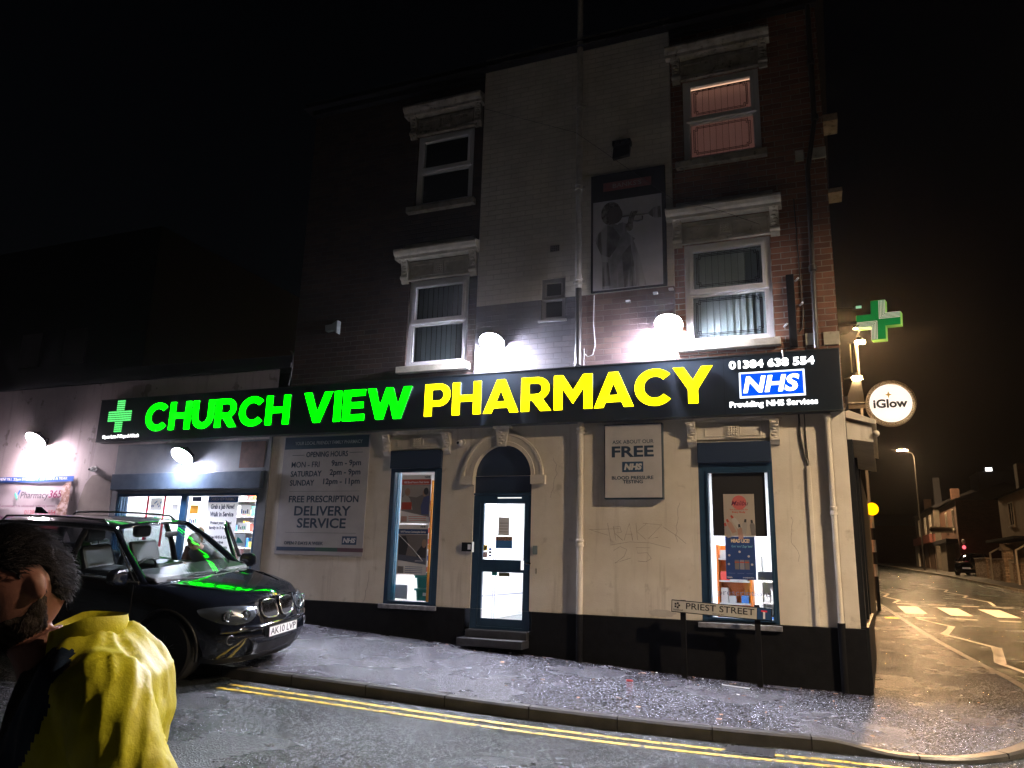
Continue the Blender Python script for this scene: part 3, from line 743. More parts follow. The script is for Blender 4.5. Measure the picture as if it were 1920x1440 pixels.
# stone band blocks, quoin blocks, corner details
for a, c, z0, z1 in ((.0, .12, 6.0, 6.18), (.22, .43, 6.0, 6.18), (-.02, .14, 3.12, 3.29), (.22, .43, 3.10, 3.29)): MB().box(a, c, -.03, .06, z0, z1).build('stone_band', stone, bld, bevel=.006)
for s, z0, z1, ln in ((1.9, 7.72, 7.86, .5), (.9, 5.86, 5.94, .4)):
    P = [(.42 + .02 * s, s), (.60 + .07 * s, s), (.60 + .07 * s, s + ln), (.42 + .02 * s, s + ln)]; MB().prism(P, z0, z1, 'z').build('side_window_sill', stone_b, bld, bevel=.008)
g = MB(); g.cyl((.12, -.07, 3.05), (.16, -.07, 5.8), .035); g.cyl((.16, -.07, 5.8), (.30, -.07, 6.6), .035); g.cyl((.30, -.07, 6.6), (.32, -.07, 8.7), .04)
for z in (4.25, 6.65, 7.6): g.lathe([(.04, -.05), (.055, -.04), (.055, .04), (.04, .05)], (.14 if z < 5 else .31, -.07, z))
g.build('rainwater_pipe', pipeb, bld, smooth=40)
g = MB(); g.tube([(-.06, -.02, 5.4), (-.04, -.02, 4.2), (-.03, -.02, 3.6), (-.05, -.02, 3.38), (-.10, -.02, 3.32)], .009); g.build('wall_cable', pipeb, bld, smooth=60)
bx('black_conduit_box', blackm, bld, -.235, -.125, -.06, 0, 3.1, 4.2, bevel=.006)

# upstairs windows
blind_off = mat('vertical_blind', (.20, .24, .25), .7)
blind_b = mat('vertical_blind_pale', (.42, .48, .47), .7)
blind_d = mat('vertical_blind_dark', (.14, .17, .18), .7)
room_red = emat('dim_pink_room', (1., .30, .2), .05)
def blinds(x0, x1, z0, z1, Y, mt, pitch=.095):
    g = MB(); n = int((x1 - x0) / pitch); wd = (x1 - x0) / n
    for i in range(n):
        a = x0 + i * wd; tw = .022 * random.uniform(.7, 1.3)
        g.add([(a + .002, Y + tw, z0), (a + wd * .992, Y, z0), (a + wd * .992, Y, z1), (a + .002, Y + tw, z1)], [(0, 1, 2, 3)])
    return g
def lead(g, x0, x1, z0, z1, Y, ins=.055, r=.005):
    for k in (0, .022):
        a, c, e, q = x0 + ins + k, x1 - ins - k, z0 + ins + k, z1 - ins - k; n_ = .04
        P = [(a + n_, q), (c - n_, q), (c - n_, q - n_), (c, q - n_), (c, e + n_), (c - n_, e + n_), (c - n_, e), (a + n_, e), (a + n_, e + n_), (a, e + n_), (a, q - n_), (a + n_, q - n_), (a + n_, q)]
        for u, v in zip(P, P[1:]): g.box(min(u[0], v[0]) - r, max(u[0], v[0]) + r, Y - .002, Y, min(u[1], v[1]) - r, max(u[1], v[1]) + r)
upglass = glassmat('upper_glass', (.9, .93, .93))
def up_window(o, kind, mt_stone):
    x0, x1, z0, z1 = o; zm = z0 + (z1 - z0) * .515
    f_ = MB(); frame(f_, x0, x1, z0, z1, .075, .035, .12); 
    # top sash (proud), mid rail, lower sash
    frame(f_, x0 + .075, x1 - .075, zm, z1 - .075, .05, .015, .10); f_.box(x0 + .05, x1 - .05, .0, .10, zm - .045, zm - .002)
    frame(f_, x0 + .075, x1 - .075, z0 + .075, zm - .045, .028, .045, .10)
    wn = f_.build('sash_window', white_upvc, bld, bevel=.006)
    MB().box(x0 + .12, x1 - .12, .06, .064, zm + .045, z1 - .12).box(x0 + .1, x1 - .1, .066, .07, z0 + .1, zm - .07).build('glass', upglass, wn)
    if kind in ('pale', 'red'):
        l = MB(); lead(l, x0 + .12, x1 - .12, zm + .045, z1 - .12, .058); lead(l, x0 + .1, x1 - .1, z0 + .1, zm - .07, .064); l.build('lead_strips', blackm, wn)
    bm_ = {'pale': blind_b, 'red': mat('vertical_blind_pink', (.6, .46, .42), .7, emit=(1, .42, .34), es=.05), 'grey': blind_off, 'dark': blind_d}[kind]  # pink blind's faint emission stands in for dim room light behind it
    if kind != 'dark':
        blinds(x0 + .1, x1 - .1, z0 + .06, z1 - .1, .17, bm_).build('blind', bm_, wn, fix=False)
    r = MB(); r.box(x0 - .3, x1 + .3, .141, 1.4, z0 - .25, z1 + .1); 
    # open the front of the room box
    r.f.pop(); r.mi.pop()
    rr = MB(); rr.add([(x0 - .3, .24, z0 - .25), (x1 + .3, .24, z0 - .25), (x1 + .3, .24, z1 + .1), (x0 - .3, .24, z1 + .1)], [(0, 1, 2, 3)])
    rr.build('room_backing', mat('dim_room', (.07, .08, .08), .9) if kind in ('pale', 'grey') else darkm, wn, fix=False)
    if kind == 'red': MB().box(x0 + .13, x1 - .13, .071, .08, z1 - .145, z1 - .13).build('lit_gap', emat('warm_gap', (1, .55, .35), .9), wn)
    # sill
    MB().box(x0 - .12, x1 + .08, -.11, .04, z0 - .12, z0 - .005).build('window_sill', mt_stone, wn, bevel=.01)
    # hood
    zt = z1
    MB().box(x0 - .02, x1 + .02, -.03, .02, zt, zt + .36).build('hood_frieze', mt_stone, wn, bevel=.004)
    g = MB(); cx = (x0 + x1) / 2
    for a, c in ((x0 + .02, cx - .12), (cx + .12, x1 - .02)):
        frame(g, a, c, zt + .07, zt + .30, .02, -.045, -.03)
    g.box(cx - .095, cx + .095, -.055, -.03, zt + .06, zt + .31); g.box(x0 - .02, x1 + .02, -.055, -.03, zt - .0, zt + .04)
    for i in range(4):
        for j in range(4): g.ell((cx - .057 + i * .038, -.055, zt + .13 + j * .038), (.017, .014, .017), nu=8, nv=5)
    g.build('hood_moulding', mt_stone, wn, bevel=.003)
    for a in (x0 - .15, x1 + .02): bracket(a, a + .13, zt - .04, zt + .44, mt_stone, par=wn)
    g = MB(); cz = zt + .38
    g.prism([(0, cz), (-.17, cz), (-.18, cz + .05), (-.22, cz + .08), (-.25, cz + .13), (-.25, cz + .17), (-.02, cz + .22), (0, cz + .22)], x0 - .24, x1 + .2, 'x')
    g.build('hood_cornice', mt_stone, wn, bevel=.005)
    MB().box(x0 - .1, x1 + .08, -.07, .0, cz + .18, cz + .32).build('blocking_course', mt_stone, wn, bevel=.01)
up_window(UP[0], 'dark', stone_b); up_window(UP[1], 'grey', stone); up_window(UP[2], 'red', stone_b); up_window(UP[3], 'pale', stone)
# small two light window in the breast
f_ = MB(); frame(f_, sw[0], sw[1], sw[2], sw[3], .045, -.045, .02); f_.box(sw[0] + .045, sw[1] - .045, -.045, .02, 4.19, 4.24)
frame(f_, sw[0] + .045, sw[1] - .045, 4.24, sw[3] - .045, .025, -.055, .0); frame(f_, sw[0] + .045, sw[1] - .045, sw[2] + .045, 4.19, .018, -.035, .0)
f_.box(sw[0] - .04, sw[1] + .03, -.12, -.07, sw[2] - .04, sw[2])
wn = f_.build('small_window', mat('grey_upvc', (.30, .30, .31), .4), bld, bevel=.004)
MB().box(sw[0] + .05, sw[1] - .05, -.02, -.015, sw[2] + .05, sw[3] - .05).build('glass', upglass, wn)
rr = MB(); rr.add([(sw[0], .045, sw[2]), (sw[1], .045, sw[2]), (sw[1], .045, sw[3]), (sw[0], .045, sw[3])], [(0, 1, 2, 3)]); rr.build('frosted_backing', mat('frost_dark', (.05, .055, .06), .5), wn, fix=False)

# ================================================================== LEFT WING (single storey annexe)
ann = thing('annexe_building', 'single storey rendered annexe with peeling pinkish wall and wide lit shop window', 'building', (-13, 0, -1))
g = MB(); LW = (-12.93, -9.45, -.72, 1.10)
wall_open(g, -30, -13.08, -1.2, 3.41, 0, [])
wall_open(g, -13.08, -9.24, 2.06, 3.41, 0, [])
g.build('rendered_wall', pinkr, ann, fix=False)
MB().box(-9.3, XL, -.03, .02, -.8, 2.12).build('wall_edge', greyr, ann)
g = MB(); g.box(-13.08, -9.3, -.01, .08, 1.5, 2.08); g.box(-13.08, LW[0], .0, .08, -1.0, 1.5); g.box(LW[1], -9.3, -.0, .08, -1.0, 1.5); g.box(LW[0], LW[1], 0, .08, LW[3], 1.17); g.box(LW[0], LW[1], 0, .08, -1.0, LW[2])
g.build('window_surround', greyr, ann, bevel=.006)
MB().box(-13.04, -9.36, -.10, .0, 1.17, 1.49).build('shutter_box', mat('blue_grey_shutter', (.05, .075, .11), .3, nz=(5, (.08, .11, .15)), bump=(7, .25, .006)), ann, bevel=.012)
MB().box(-9.95, -9.38, -.016, -.01, 1.56, 2.05).build('rust_patch', mat('rusty_brown', (.07, .035, .03), .8, nz=(6, (.12, .06, .05))), ann)
f_ = MB(); frame(f_, LW[0], LW[1], LW[2], LW[3], .05, .01, .07); f_.box(-11.27, -11.13, .0, .07, LW[2] + .05, LW[3] - .05)
for k in range(3): f_.box(LW[0] + .07 + k * .07, LW[0] + .09 + k * .07, .03, .08, LW[2] + .05, LW[3] - .05)
wn = f_.build('shop_window', mat('blue_frame', (.02, .07, .15), .35), ann, bevel=.004)
MB().box(LW[0], LW[1], .04, .046, LW[2], LW[3]).build('glass', shopglass, wn)
g = MB(); g.box(-30, -8.96, -.06, .3, 3.41, 3.50); g.prism([(-13.9, 3.5), (-8.96, 3.5), (-8.96, 3.66), (-13.0, 3.72), (-13.9, 3.70)], 0, .3); g.build('parapet_felt', mat('dark_felt', (.02, .02, .024), .8, bump=(20, .6, .01)), ann)
MB().add([(-30, 0, 3.45), (-8.96, 0, 3.45), (-8.96, 9, 3.45), (-30, 9, 3.45)], [(0, 1, 2, 3)]).build('flat_roof', roofm, ann, fix=False)
g = MB(); g.tube([(-8.97, -.08, 3.72), (-8.90, -.1, 3.66), (-8.88, -.1, 3.4), (-8.93, -.1, 3.05)], .012); g.build('cable', pipeb, ann, smooth=60)
# peeled patch
g = MB(); P = [(-14.0, -.6), (-14.02, .2), (-13.95, .6), (-13.98, .9), (-13.86, 1.3), (-13.7, 1.48), (-13.5, 1.5), (-13.35, 1.42), (-13.1, 1.35), (-13.1, -.6)]
g.prism(P, -.004, .0); g.build('peeled_patch', mat('bare_render', (.30, .26, .22), .85, nz=(3, (.24, .2, .18)), bump=(30, .5, .005)), ann)

# ================================================================== SHOP INTERIOR
iw = mat('interior_white', (.85, .86, .88), .5)
g = MB(); ix0, ix1, iy0, iy1, iz0, iz1 = -13.0, .3, .17, 4.2, -1.02, 1.9
g.add([(ix0, iy1, iz0), (ix1, iy1, iz0), (ix1, iy1, iz1), (ix0, iy1, iz1)], [(0, 1, 2, 3)])
g.add([(ix0, iy0, iz0), (ix0, iy1, iz0), (ix0, iy1, iz1), (ix0, iy0, iz1)], [(0, 1, 2, 3)]); g.add([(ix1, iy0, iz0), (ix1, iy1, iz0), (ix1, iy1, iz1), (ix1, iy0, iz1)], [(3, 2, 1, 0)])
g.add([(ix0, iy0, iz1), (ix1, iy0, iz1), (ix1, iy1, iz1), (ix0, iy1, iz1)], [(3, 2, 1, 0)])
inn = thing('shop_interior', 'bright white pharmacy interior behind the shop windows', 'room', (-6, 2, -1.02)); 
g.build('wall', iw, inn, fix=False)
MB().add([(ix0, iy0, iz0), (ix1, iy0, iz0), (ix1, iy1, iz0), (ix0, iy1, iz0)], [(0, 1, 2, 3)]).build('floor', mat('interior_floor', (.30, .31, .33), .35, nz=(4, (.2, .2, .22))), inn, fix=False)
# inside skin of the facade between the openings
g = MB(); wall_open(g, ix0, -9.3, iz0, iz1, .165, [(LW[0], LW[1], LW[2], LW[3])], .0)
wall_open(g, -9.3, ix1, iz0, iz1, .165, [ops[0], (ops[1][0], ops[1][1], iz0, 1.0), ops[2]], .0); g.build('facade_lining', iw, inn, fix=False)
ceil_e = emat('ceiling_led', (.92, .96, 1.), 150.)
for i, x in enumerate((-12, -10.2, -8.2, -6.4, -4.7, -2.8, -1.0)):
    o = thing('ceiling_light', 'square led ceiling panel inside the shop, %s' % ['behind the left half of the wide annexe window', 'behind the right half of the wide annexe window', 'behind the opening hours board', 'behind the narrow left window', 'behind the door', 'behind the blood pressure sign', 'behind the window with the sun cream poster'][i], 'light', (x, 1.6, 1.86), 'ceiling panels inside the shop')
    MB().box(x - .32, x + .32, 1.28, 1.92, 1.86, 1.895).build('housing', white_upvc, o); MB().box(x - .29, x + .29, 1.31, 1.89, 1.852, 1.859).build('diffuser', ceil_e, o)
# shelving
prodc = [mat('pack_%d' % i, c, .4) for i, c in enumerate([(.7, .08, .06), (.05, .2, .6), (.85, .4, .05), (.1, .5, .35), (.8, .8, .8), (.75, .6, .1), (.5, .1, .4)])]
def shelf(x0, x1, y0, z1, mt, label):
    s = thing('display_shelf', label, 'shelf', ((x0 + x1) / 2, y0 + .2, iz0), 'shelving units inside the shop')
    g = MB(); g.box(x0, x0 + .03, y0, y0 + .4, iz0, z1); g.box(x1 - .03, x1, y0, y0 + .4, iz0, z1); g.box(x0 + .03, x1 - .03, y0 + .36, y0 + .4, iz0, z1); g.build('side_panel', mt, s)
    g = MB(); p = MB(); z = iz0 + .12
    while z < z1 - .1:
        g.box(x0 + .03, x1 - .03, y0 + .02, y0 + .36, z, z + .025)
        x = x0 + .05
        while x < x1 - .12:
            wd = random.uniform(.05, .14); h = random.uniform(.1, .24)
            if random.random() < .8: p.box(x, x + wd, y0 + .06, y0 + .22, z + .026, z + .026 + h, random.choice([4, 4, 4, 4, 4, 0, 1, 2, 3, 5]))
            x += wd + .015
        z += .34
    g.build('shelf_board', white_upvc, s); p.build('products', prodc, s)
orange = mat('orange_laminate', (.55, .13, .01), .4)
shelf(-1.55, -1.02, 1.5, .35, orange, 'orange laminate shelving unit seen through the right hand shop window')
shelf(-.95, -.2, 2.2, .2, white_upvc, 'low white shelving unit at the back of the right hand shop window')
o = thing('display_strip', 'tall slim orange display strip at the right edge of the narrow left window', 'display', (-5.9, .25, iz0)); MB().box(-6.02, -5.985, .2, .3, iz0, 1.3).build('strip', mat('orange_bright', (.85, .3, .02), .5), o)
g = MB()
for k in range(14): g.box(-6.075, -6.022, .19, .26, -.2 + k * .09, -.12 + k * .09, [0, 4, 1, 4, 2, 0, 4][k % 7])
g.build('packs', prodc, o)
o = thing('partition', 'white partition beside the entrance lobby seen through the glass door', 'partition', (-5.6, 2, iz0)); MB().box(-5.70, -5.66, .2, 4.1, iz0, 1.88).build('panel', iw, o)
g = MB(); [g.box(-5.66, -5.655, y, y + .03, iz0, 1.2) for y in (1.2, 2.1, 2.2)]; g.box(-5.66, -5.655, 1.2, 2.1, .95, .98); g.box(-5.66, -5.655, .3, 4, -.62, -.60); g.build('trim', MATS['interior_line'] if 'interior_line' in MATS else mat('interior_line', (.25, .27, .38), .5), o)
o = thing('rack', 'teal edged leaflet rack on the left of the lobby behind the door', 'rack', (-5.6, 1, -.4)); MB().box(-5.655, -5.56, 1.0, 1.06, -.55, .1).build('edge', mat('teal_edge', (.02, .45, .38), .4), o); g = MB(); [g.box(-5.65, -5.6, .55 + k * .09, .62 + k * .09, -.5 + j * .2, -.38 + j * .2, random.choice([1, 4, 3])) for k in range(5) for j in range(3)]; g.build('leaflets', prodc, o)
shelf(-12.7, -11.5, 2.4, 1.5, white_upvc, 'white shelving unit far behind the left pane of the annexe window')
shelf(-10.9, -9.4, 2.6, 1.6, white_upvc, 'white shelving unit far behind the right pane of the annexe window')
# counter & inner mat
o = thing('shop_counter', 'low white counter across the back of the room seen through the door', 'counter', (-4.4, 3, iz0)); MB().box(-4.7, -2.6, 3.0, 3.4, iz0, -.35).build('counter_front', white_upvc, o, bevel=.01); MB().box(-4.75, -2.55, 2.95, 3.45, -.35, -.31).build('counter_top', mat('counter_grey', (.35, .35, .37), .4), o)
o = MB().box(-5.0, -3.9, .5, 1.5, iz0 + .004, iz0 + .02).build('door_mat', mat('ribbed_mat', (.09, .09, .10), .8, bump=(60, .6, .01))); tag(o, 'dark grey entrance mat just inside the glass door', 'mat')
# crates stacked in the left narrow window
teal = mat('teal_plastic', (.01, .2, .18), .4)
def crate(z, lid, label):
    o = thing('plastic_crate', label, 'crate', (-6.02, .42, z), 'teal crates stacked behind the narrow window')
    g = MB(); g.prism([(-6.22, z), (-5.83, z), (-5.80, z + .19), (-6.25, z + .19)], .26, .58); g.box(-6.27, -5.78, .24, .60, z + .16, z + .195)
    for k in range(4): g.box(-6.20 + k * .11, -6.18 + k * .11, .25, .262, z + .01, z + .16)
    g.build('tub', teal, o, bevel=.006)
    if lid: MB().box(-6.28, -5.77, .23, .61, z + .197, z + .235).box(-6.2, -5.85, .3, .54, z + .235, z + .25).build('lid', mat('teal_lid', (.03, .22, .22), .4), o, bevel=.008)
    else: MB().box(-6.1, -5.95, .235, .25, z + .08, z + .13).build('label_card', white_upvc, o)
crate(-.665, False, 'bottom teal plastic crate in the stack behind the narrow left window'); crate(-.465, True, 'top teal plastic crate with a paler lid, behind the narrow left window')
o = MB().box(-6.6, -6.35, .16, .165, -.64, -.42).build('paper_notice', mat('grey_blue_paper', (.35, .42, .55), .6)); tag(o, 'plain blue grey sheet leaning in the bottom left corner of the narrow window', 'notice')

# posters on the inside of the glass
def poster(name, label, x0, x1, z0, z1, Y, bgm, cat='poster'):
    o = thing(name, label, cat, ((x0 + x1) / 2, Y, z0)); MB().box(x0, x1, Y, Y + .003, z0, z1).build('sheet', bgm, o); return o
TL = .34
paper = papermat('poster_paper', (.55, .52, .50), TL); pr = papermat('poster_red', (.55, .10, .07), TL); pn = papermat('poster_navy', (.03, .07, .2), TL)
pgrey = papermat('photo_grey', (.22, .20, .20), TL); pdark = papermat('photo_dark', (.06, .06, .07), TL); pskin = papermat('photo_skin', (.42, .27, .2), TL); pblue = papermat('photo_blue', (.10, .12, .28), TL)
PY = .028
def pbox(o, name, mt, x0, x1, z0, z1, k=1): MB().box(x0, x1, PY - .0015 * k, PY - .0015 * (k - 1) - .0001, z0, z1).build(name, mt, o)
def ppoly(o, name, mt, pts, k=1): MB().prism(pts, PY - .0015 * k, PY - .0015 * (k - 1) - .0001).build(name, mt, o)
def oval(cx, cz, rx, rz, n=16): return [(cx + rx * math.cos(2 * PI * i / n), cz + rz * math.sin(2 * PI * i / n)) for i in range(n)]
o = poster('health_poster', 'poster with a red banner above a photo, upper in the narrow left window', -6.49, -5.94, .57, 1.37, PY, paper)
pbox(o, 'banner', pr, -6.49, -5.94, 1.21, 1.30); text('lettering', 'NHS Blood Pressure Check Service', -6.45, -5.98, 1.235, .035, PY - .0016, white_v, o, .001, .02)
text('lettering', 'NHS', -6.06, -5.96, 1.32, .03, PY - .001, inkd, o, .001, .03)
ppoly(o, 'photo', pgrey, [(-6.48, 1.20), (-5.95, 1.20), (-5.95, .68), (-6.48, .78)]); ppoly(o, 'photo_wall', papermat('photo_pale', (.42, .38, .36), TL), [(-6.47, 1.19), (-5.96, 1.19), (-5.96, 1.1), (-6.2, 1.0), (-6.47, 1.03)], 2)
ppoly(o, 'figure', papermat('photo_white', (.5, .48, .46), TL), [(-6.47, .80), (-6.47, 1.0), (-6.40, 1.06), (-6.32, .98), (-6.26, .8)], 3); ppoly(o, 'figure', pskin, oval(-6.37, 1.09, .05, .065), 4)
ppoly(o, 'figure', pblue, [(-5.96, .72), (-5.96, 1.03), (-6.06, 1.0), (-6.11, .85), (-6.09, .72)], 3); ppoly(o, 'figure', pskin, oval(-6.05, 1.07, .035, .055), 4); ppoly(o, 'figure', pdark, oval(-6.02, 1.10, .045, .06), 5)
pbox(o, 'caption_block', pr, -6.47, -6.28, .80, .92, 5); pbox(o, 'code_block', papermat('poster_tan', (.5, .3, .24), TL), -6.47, -6.36, .60, .69)
for k in range(3): pbox(o, 'text_line', pr, -6.33, -6.0, .62 + k * .03, .628 + k * .03)
o = poster('health_poster', 'poster with a navy banner and a dark photo, lower in the narrow left window', -6.50, -5.95, -.25, .555, PY, paper)
pbox(o, 'banner', pn, -6.50, -5.95, .40, .48); text('lettering', 'NHS Pharmacy Contraception Service', -6.46, -5.99, .42, .033, PY - .0016, white_v, o, .001, .02); text('lettering', 'NHS', -6.09, -6.0, .505, .028, PY - .001, inkd, o, .001, .03)
ppoly(o, 'photo', pgrey, [(-6.49, .39), (-5.96, .39), (-5.96, -.09), (-6.49, -.02)]); ppoly(o, 'figure', pdark, [(-6.48, 0), (-6.48, .36), (-6.36, .37), (-6.30, .25), (-6.34, .05), (-6.40, 0)], 2); ppoly(o, 'figure', pdark, [(-5.97, -.08), (-6.1, -.06), (-6.15, .1), (-6.05, .22), (-5.97, .2)], 2)
ppoly(o, 'figure', pskin, oval(-6.01, .25, .04, .07), 3); ppoly(o, 'figure', papermat('photo_shadow', (.12, .13, .18), TL), [(-6.48, -.015), (-6.48, .07), (-5.97, .02), (-5.97, -.085)], 4)
g = MB(); g.tube([(-6.48, PY - .006, .38), (-6.2, PY - .006, .15), (-6.02, PY - .006, -.03)], .004); g.tube([(-6.1, PY - .006, .06), (-6.02, PY - .006, -.03), (-6.16, PY - .006, -.03)], .004); g.build('arrow_tube', white_v, o)
pbox(o, 'code_block', pgrey, -6.48, -6.37, -.23, -.12); [pbox(o, 'text_line', pn, -6.34, -6.02, -.22 + k * .03, -.212 + k * .03) for k in range(4)]

# right window posters
bk = MB().box(-1.40, -.67, .034, .037, .435, 1.32).build('blackout_board', mat('black_board', (.006, .005, .006), .8)); tag(bk, 'black board covering the top of the right hand shop window behind the posters', 'board')
o = poster('sun_cream_poster', 'sun cream poster with a pink disc, upper of two in the right hand window', -1.245, -.825, .43, 1.02, PY, papermat('poster_cream', (.50, .44, .38), TL))
ppoly(o, 'disc', papermat('poster_pink', (.62, .16, .15), TL), oval(-1.03, .90, .10, .10, 28)); text('lettering', 'Malibu', -1.14, -.92, .86, .065, PY - .0016, mat('poster_maroon', (.14, .01, .05), .5), o, .001, .03, shear=.35)
text('lettering', 'Sun Protection for', -1.16, -.91, .795, .018, PY - .001, pr, o, .001, .02); text('lettering', 'Every Body', -1.13, -.95, .755, .024, PY - .001, pr, o, .001, .03)
for cx, cz, an, mt in ((-1.15, .56, .5, 'poster_tan'), (-1.08, .62, .6, 'poster_paper'), (-.97, .55, -.15, 'photo_pale'), (-.86, .54, .1, 'photo_grey'), (-1.2, .50, .3, 'photo_pale'), (-1.03, .48, .1, 'poster_tan')):
    def rot(x, z): return (cx + x * math.cos(an) - z * math.sin(an), cz + x * math.sin(an) + z * math.cos(an))
    ppoly(o, 'bottle', MATS[mt], [rot(*p) for p in ((-.03, -.09), (.03, -.09), (.034, .05), (.02, .075), (-.02, .075), (-.034, .05))], 2)
    ppoly(o, 'bottle_cap', pdark if an < 0.2 else pr, [rot(*p) for p in ((-.016, .076), (.016, .076), (.013, .12), (-.013, .12))], 3)
o = poster('head_lice_poster', 'dark blue poster headed HEAD LICE?, lower of two in the right hand window', -1.24, -.84, -.155, .427, PY, pn)
text('lettering', 'HEAD LICE?', -1.16, -.91, .345, .05, PY - .0001, mat('poster_gold', (.75, .62, .4), .5), o, .001, .04); text('lettering', "Got 'em? Zap 'em!", -1.16, -.88, .28, .03, PY - .0001, mat('poster_sky', (.2, .5, .6), .5), o, .001, .01, shear=.15)
for cx, cz in ((-1.05, .22), (-1.19, .17), (-.93, .16), (-1.2, .05), (-.89, .05)): ppoly(o, 'icon', paper, oval(cx, cz, .016, .016, 12))
for k in range(3): pbox(o, 'pack', pgrey if k != 1 else papermat('pack_grey', (.32, .32, .36), TL), -1.12 + k * .068, -1.06 + k * .068, -.02, .11); pbox(o, 'pack_top', pr, -1.12 + k * .068, -1.06 + k * .068, .07, .085, 2)
for k in range(3): pbox(o, 'text_line', mat('poster_line', (.15, .2, .35), .5), -1.21 + k * .12, -1.12 + k * .12, -.075, -.07)
text('lettering', 'Hedrin', -1.23, -1.16, -.135, .016, PY - .0001, white_v, o, .001, .02); text('lettering', 'AVAILABLE IN STORE', -1.02, -.87, -.135, .014, PY - .0001, white_v, o, .001, .02)
o = text('window_lettering', 'prescriptions', -1.36, -.66, -.37, .075, .036, mat('frosted_vinyl', (.25, .24, .30), .6), None, .001, .0); tag(o, 'pale vinyl word prescriptions low on the right hand window glass', 'lettering')
# window rails inside
o = MB().box(-.83, -.63, .10, .16, -.155, -.04).build('inner_rail', mat('slate_rail', (.12, .14, .18), .4)); tag(o, 'grey cross rail at the right side of the right hand window', 'rail')
# door stickers
o = poster('door_notice', 'white notice sheet taped at eye height on the glass door', -4.71, -4.53, .40, .68, .045, white_v, 'notice')
PYs = PY; PY = .044
for k in range(4): pbox(o, 'text_line', pgrey, -4.69, -4.55, .45 + k * .045, .458 + k * .045)
frame_ = MB(); frame(frame_, -4.712, -4.528, .398, .682, .004, .042, .045); frame_.build('border', pgrey, o)
o = poster('door_picture', 'small picture poster with a blue field and orange top on the door glass', -4.75, -4.47, .20, .38, .045, mat('poster_blue', (.04, .16, .4), .5)); pbox(o, 'crowd', mat('poster_orange', (.5, .25, .1), .5, nz=(60, (.05, .05, .1), .4, .6)), -4.75, -4.47, .32, .38); ppoly(o, 'beam', white_v, [(-4.63, .2), (-4.6, .2), (-4.5, .31), (-4.72, .31)], 2) if 0 else None
o = poster('hazard_sticker', 'square yellow sticker low on the door glass', -4.955, -4.89, .16, .245, .045, mat('sticker_yellow', (.8, .55, .02), .5), 'sticker'); ppoly(o, 'bar', inkk, [(-4.95, .17), (-4.935, .165), (-4.895, .235), (-4.91, .24)])
o = poster('no_smoking_sticker', 'white sticker with a red ring at the bottom of the upper door glass', -4.96, -4.885, .055, .14, .045, white_v, 'sticker'); ppoly(o, 'ring', pr, oval(-4.922, .098, .036, .036, 20)); ppoly(o, 'disc', white_v, oval(-4.922, .098, .028, .028, 20), 2); ppoly(o, 'bar', pr, [(-4.948, .12), (-4.942, .125), (-4.896, .076), (-4.902, .071)], 3)
for k, (z, mt, lb) in enumerate(((.165, pn, 'navy'), (.12, inkk, 'black'), (.07, pblue, 'slate blue'))): o = poster('card_sticker', 'small %s card sticker in a column on the door glass' % lb, -4.865, -4.815, z, z + .035, .045, mt, 'sticker')
o = poster('door_plate', 'dark opening plate at the top of the lower door glass', -4.68, -4.50, -.225, -.17, .045, mat('olive_dark', (.05, .05, .02), .5), 'sign')
o = poster('teal_sticker', 'teal sticker at the top of the lower door glass', -4.80, -4.71, -.215, -.165, .045, teal, 'sticker')
PY = PYs

# annexe window posters
def wpost(lb, x0, x1, z0, z1, mt, name='window_poster'):
    return poster(name, lb, x0, x1, z0, z1, .036, mt)
PY = .035
paperw = mat('poster_white', (.62, .62, .66), .5, emit=(.9, .93, 1), es=.3)  # the paper's own glow stands in for shop light coming through
inkb = mat('blue_ink', (.03, .14, .5), .5); inkg = mat('slate_ink', (.02, .03, .09), .6); red_v = mat('red_vinyl', (.75, .03, .07), .5)
for x in (-12.15, -11.72):
    o = MB().box(x, x + .05, .03, .033, .1, 1.05).build('red_strip', red_v); tag(o, 'vertical red strip on the left pane of the annexe window, %s' % ('the left one' if x < -12 else 'the right one'), 'sign', 'red strips')
o = wpost('white picture sheet with blue drawings, upper between the red strips', -12.06, -11.76, .78, 1.02, paperw)
for k in range(7): a = -12.03 + k * .036; z = .84 + random.uniform(-.03, .09); ppoly(o, 'drawing', inkb, [(a, z), (a + .03, z + .02), (a + .028, z + .05), (a + .004, z + .03)])
o = wpost('white picture sheet with blue drawings, lower between the red strips', -12.06, -11.76, .48, .74, paperw)
for k in range(7): a = -12.03 + k * .036; z = .56 + random.uniform(-.05, .09); ppoly(o, 'drawing', inkb, [(a, z), (a + .03, z + .02), (a + .028, z + .05), (a + .004, z + .03)])
o = wpost('large white clinic poster with a blue header and blue emblem', -10.63, -9.92, -.45, 1.06, paperw, 'clinic_poster')
pbox(o, 'header', inkb, -10.62, -9.93, .93, 1.04)
for body, x0, x1, z, h, mt in (('CHURCH VIEW PHARMACY', -10.58, -9.97, .96, .05, white_v), ('Grab a Jab Now!', -10.55, -10.0, .81, .075, inkg), ('Walk in Service', -10.55, -10.0, .67, .075, inkg), ('Protect yourself and', -10.52, -10.03, .53, .045, inkg), ('family in 5 minutes', -10.54, -10.02, .44, .045, inkg), ('Free NHS & Covid', -10.51, -10.04, .27, .045, inkg), ('vaccine', -10.4, -10.17, .18, .045, inkg), ('appointments', -10.48, -10.07, .09, .045, inkg)):
    text('lettering', body, x0, x1, z, h * 1.15, PY if mt is inkg else PY - .0016, mt, o, .001, .035)
pbox(o, 'emblem', inkb, -10.43, -10.17, -.2, .0); text('lettering', 'NHS', -10.41, -10.19, -.16, .11, PY - .0016, white_v, o, .001, .05, shear=.2)
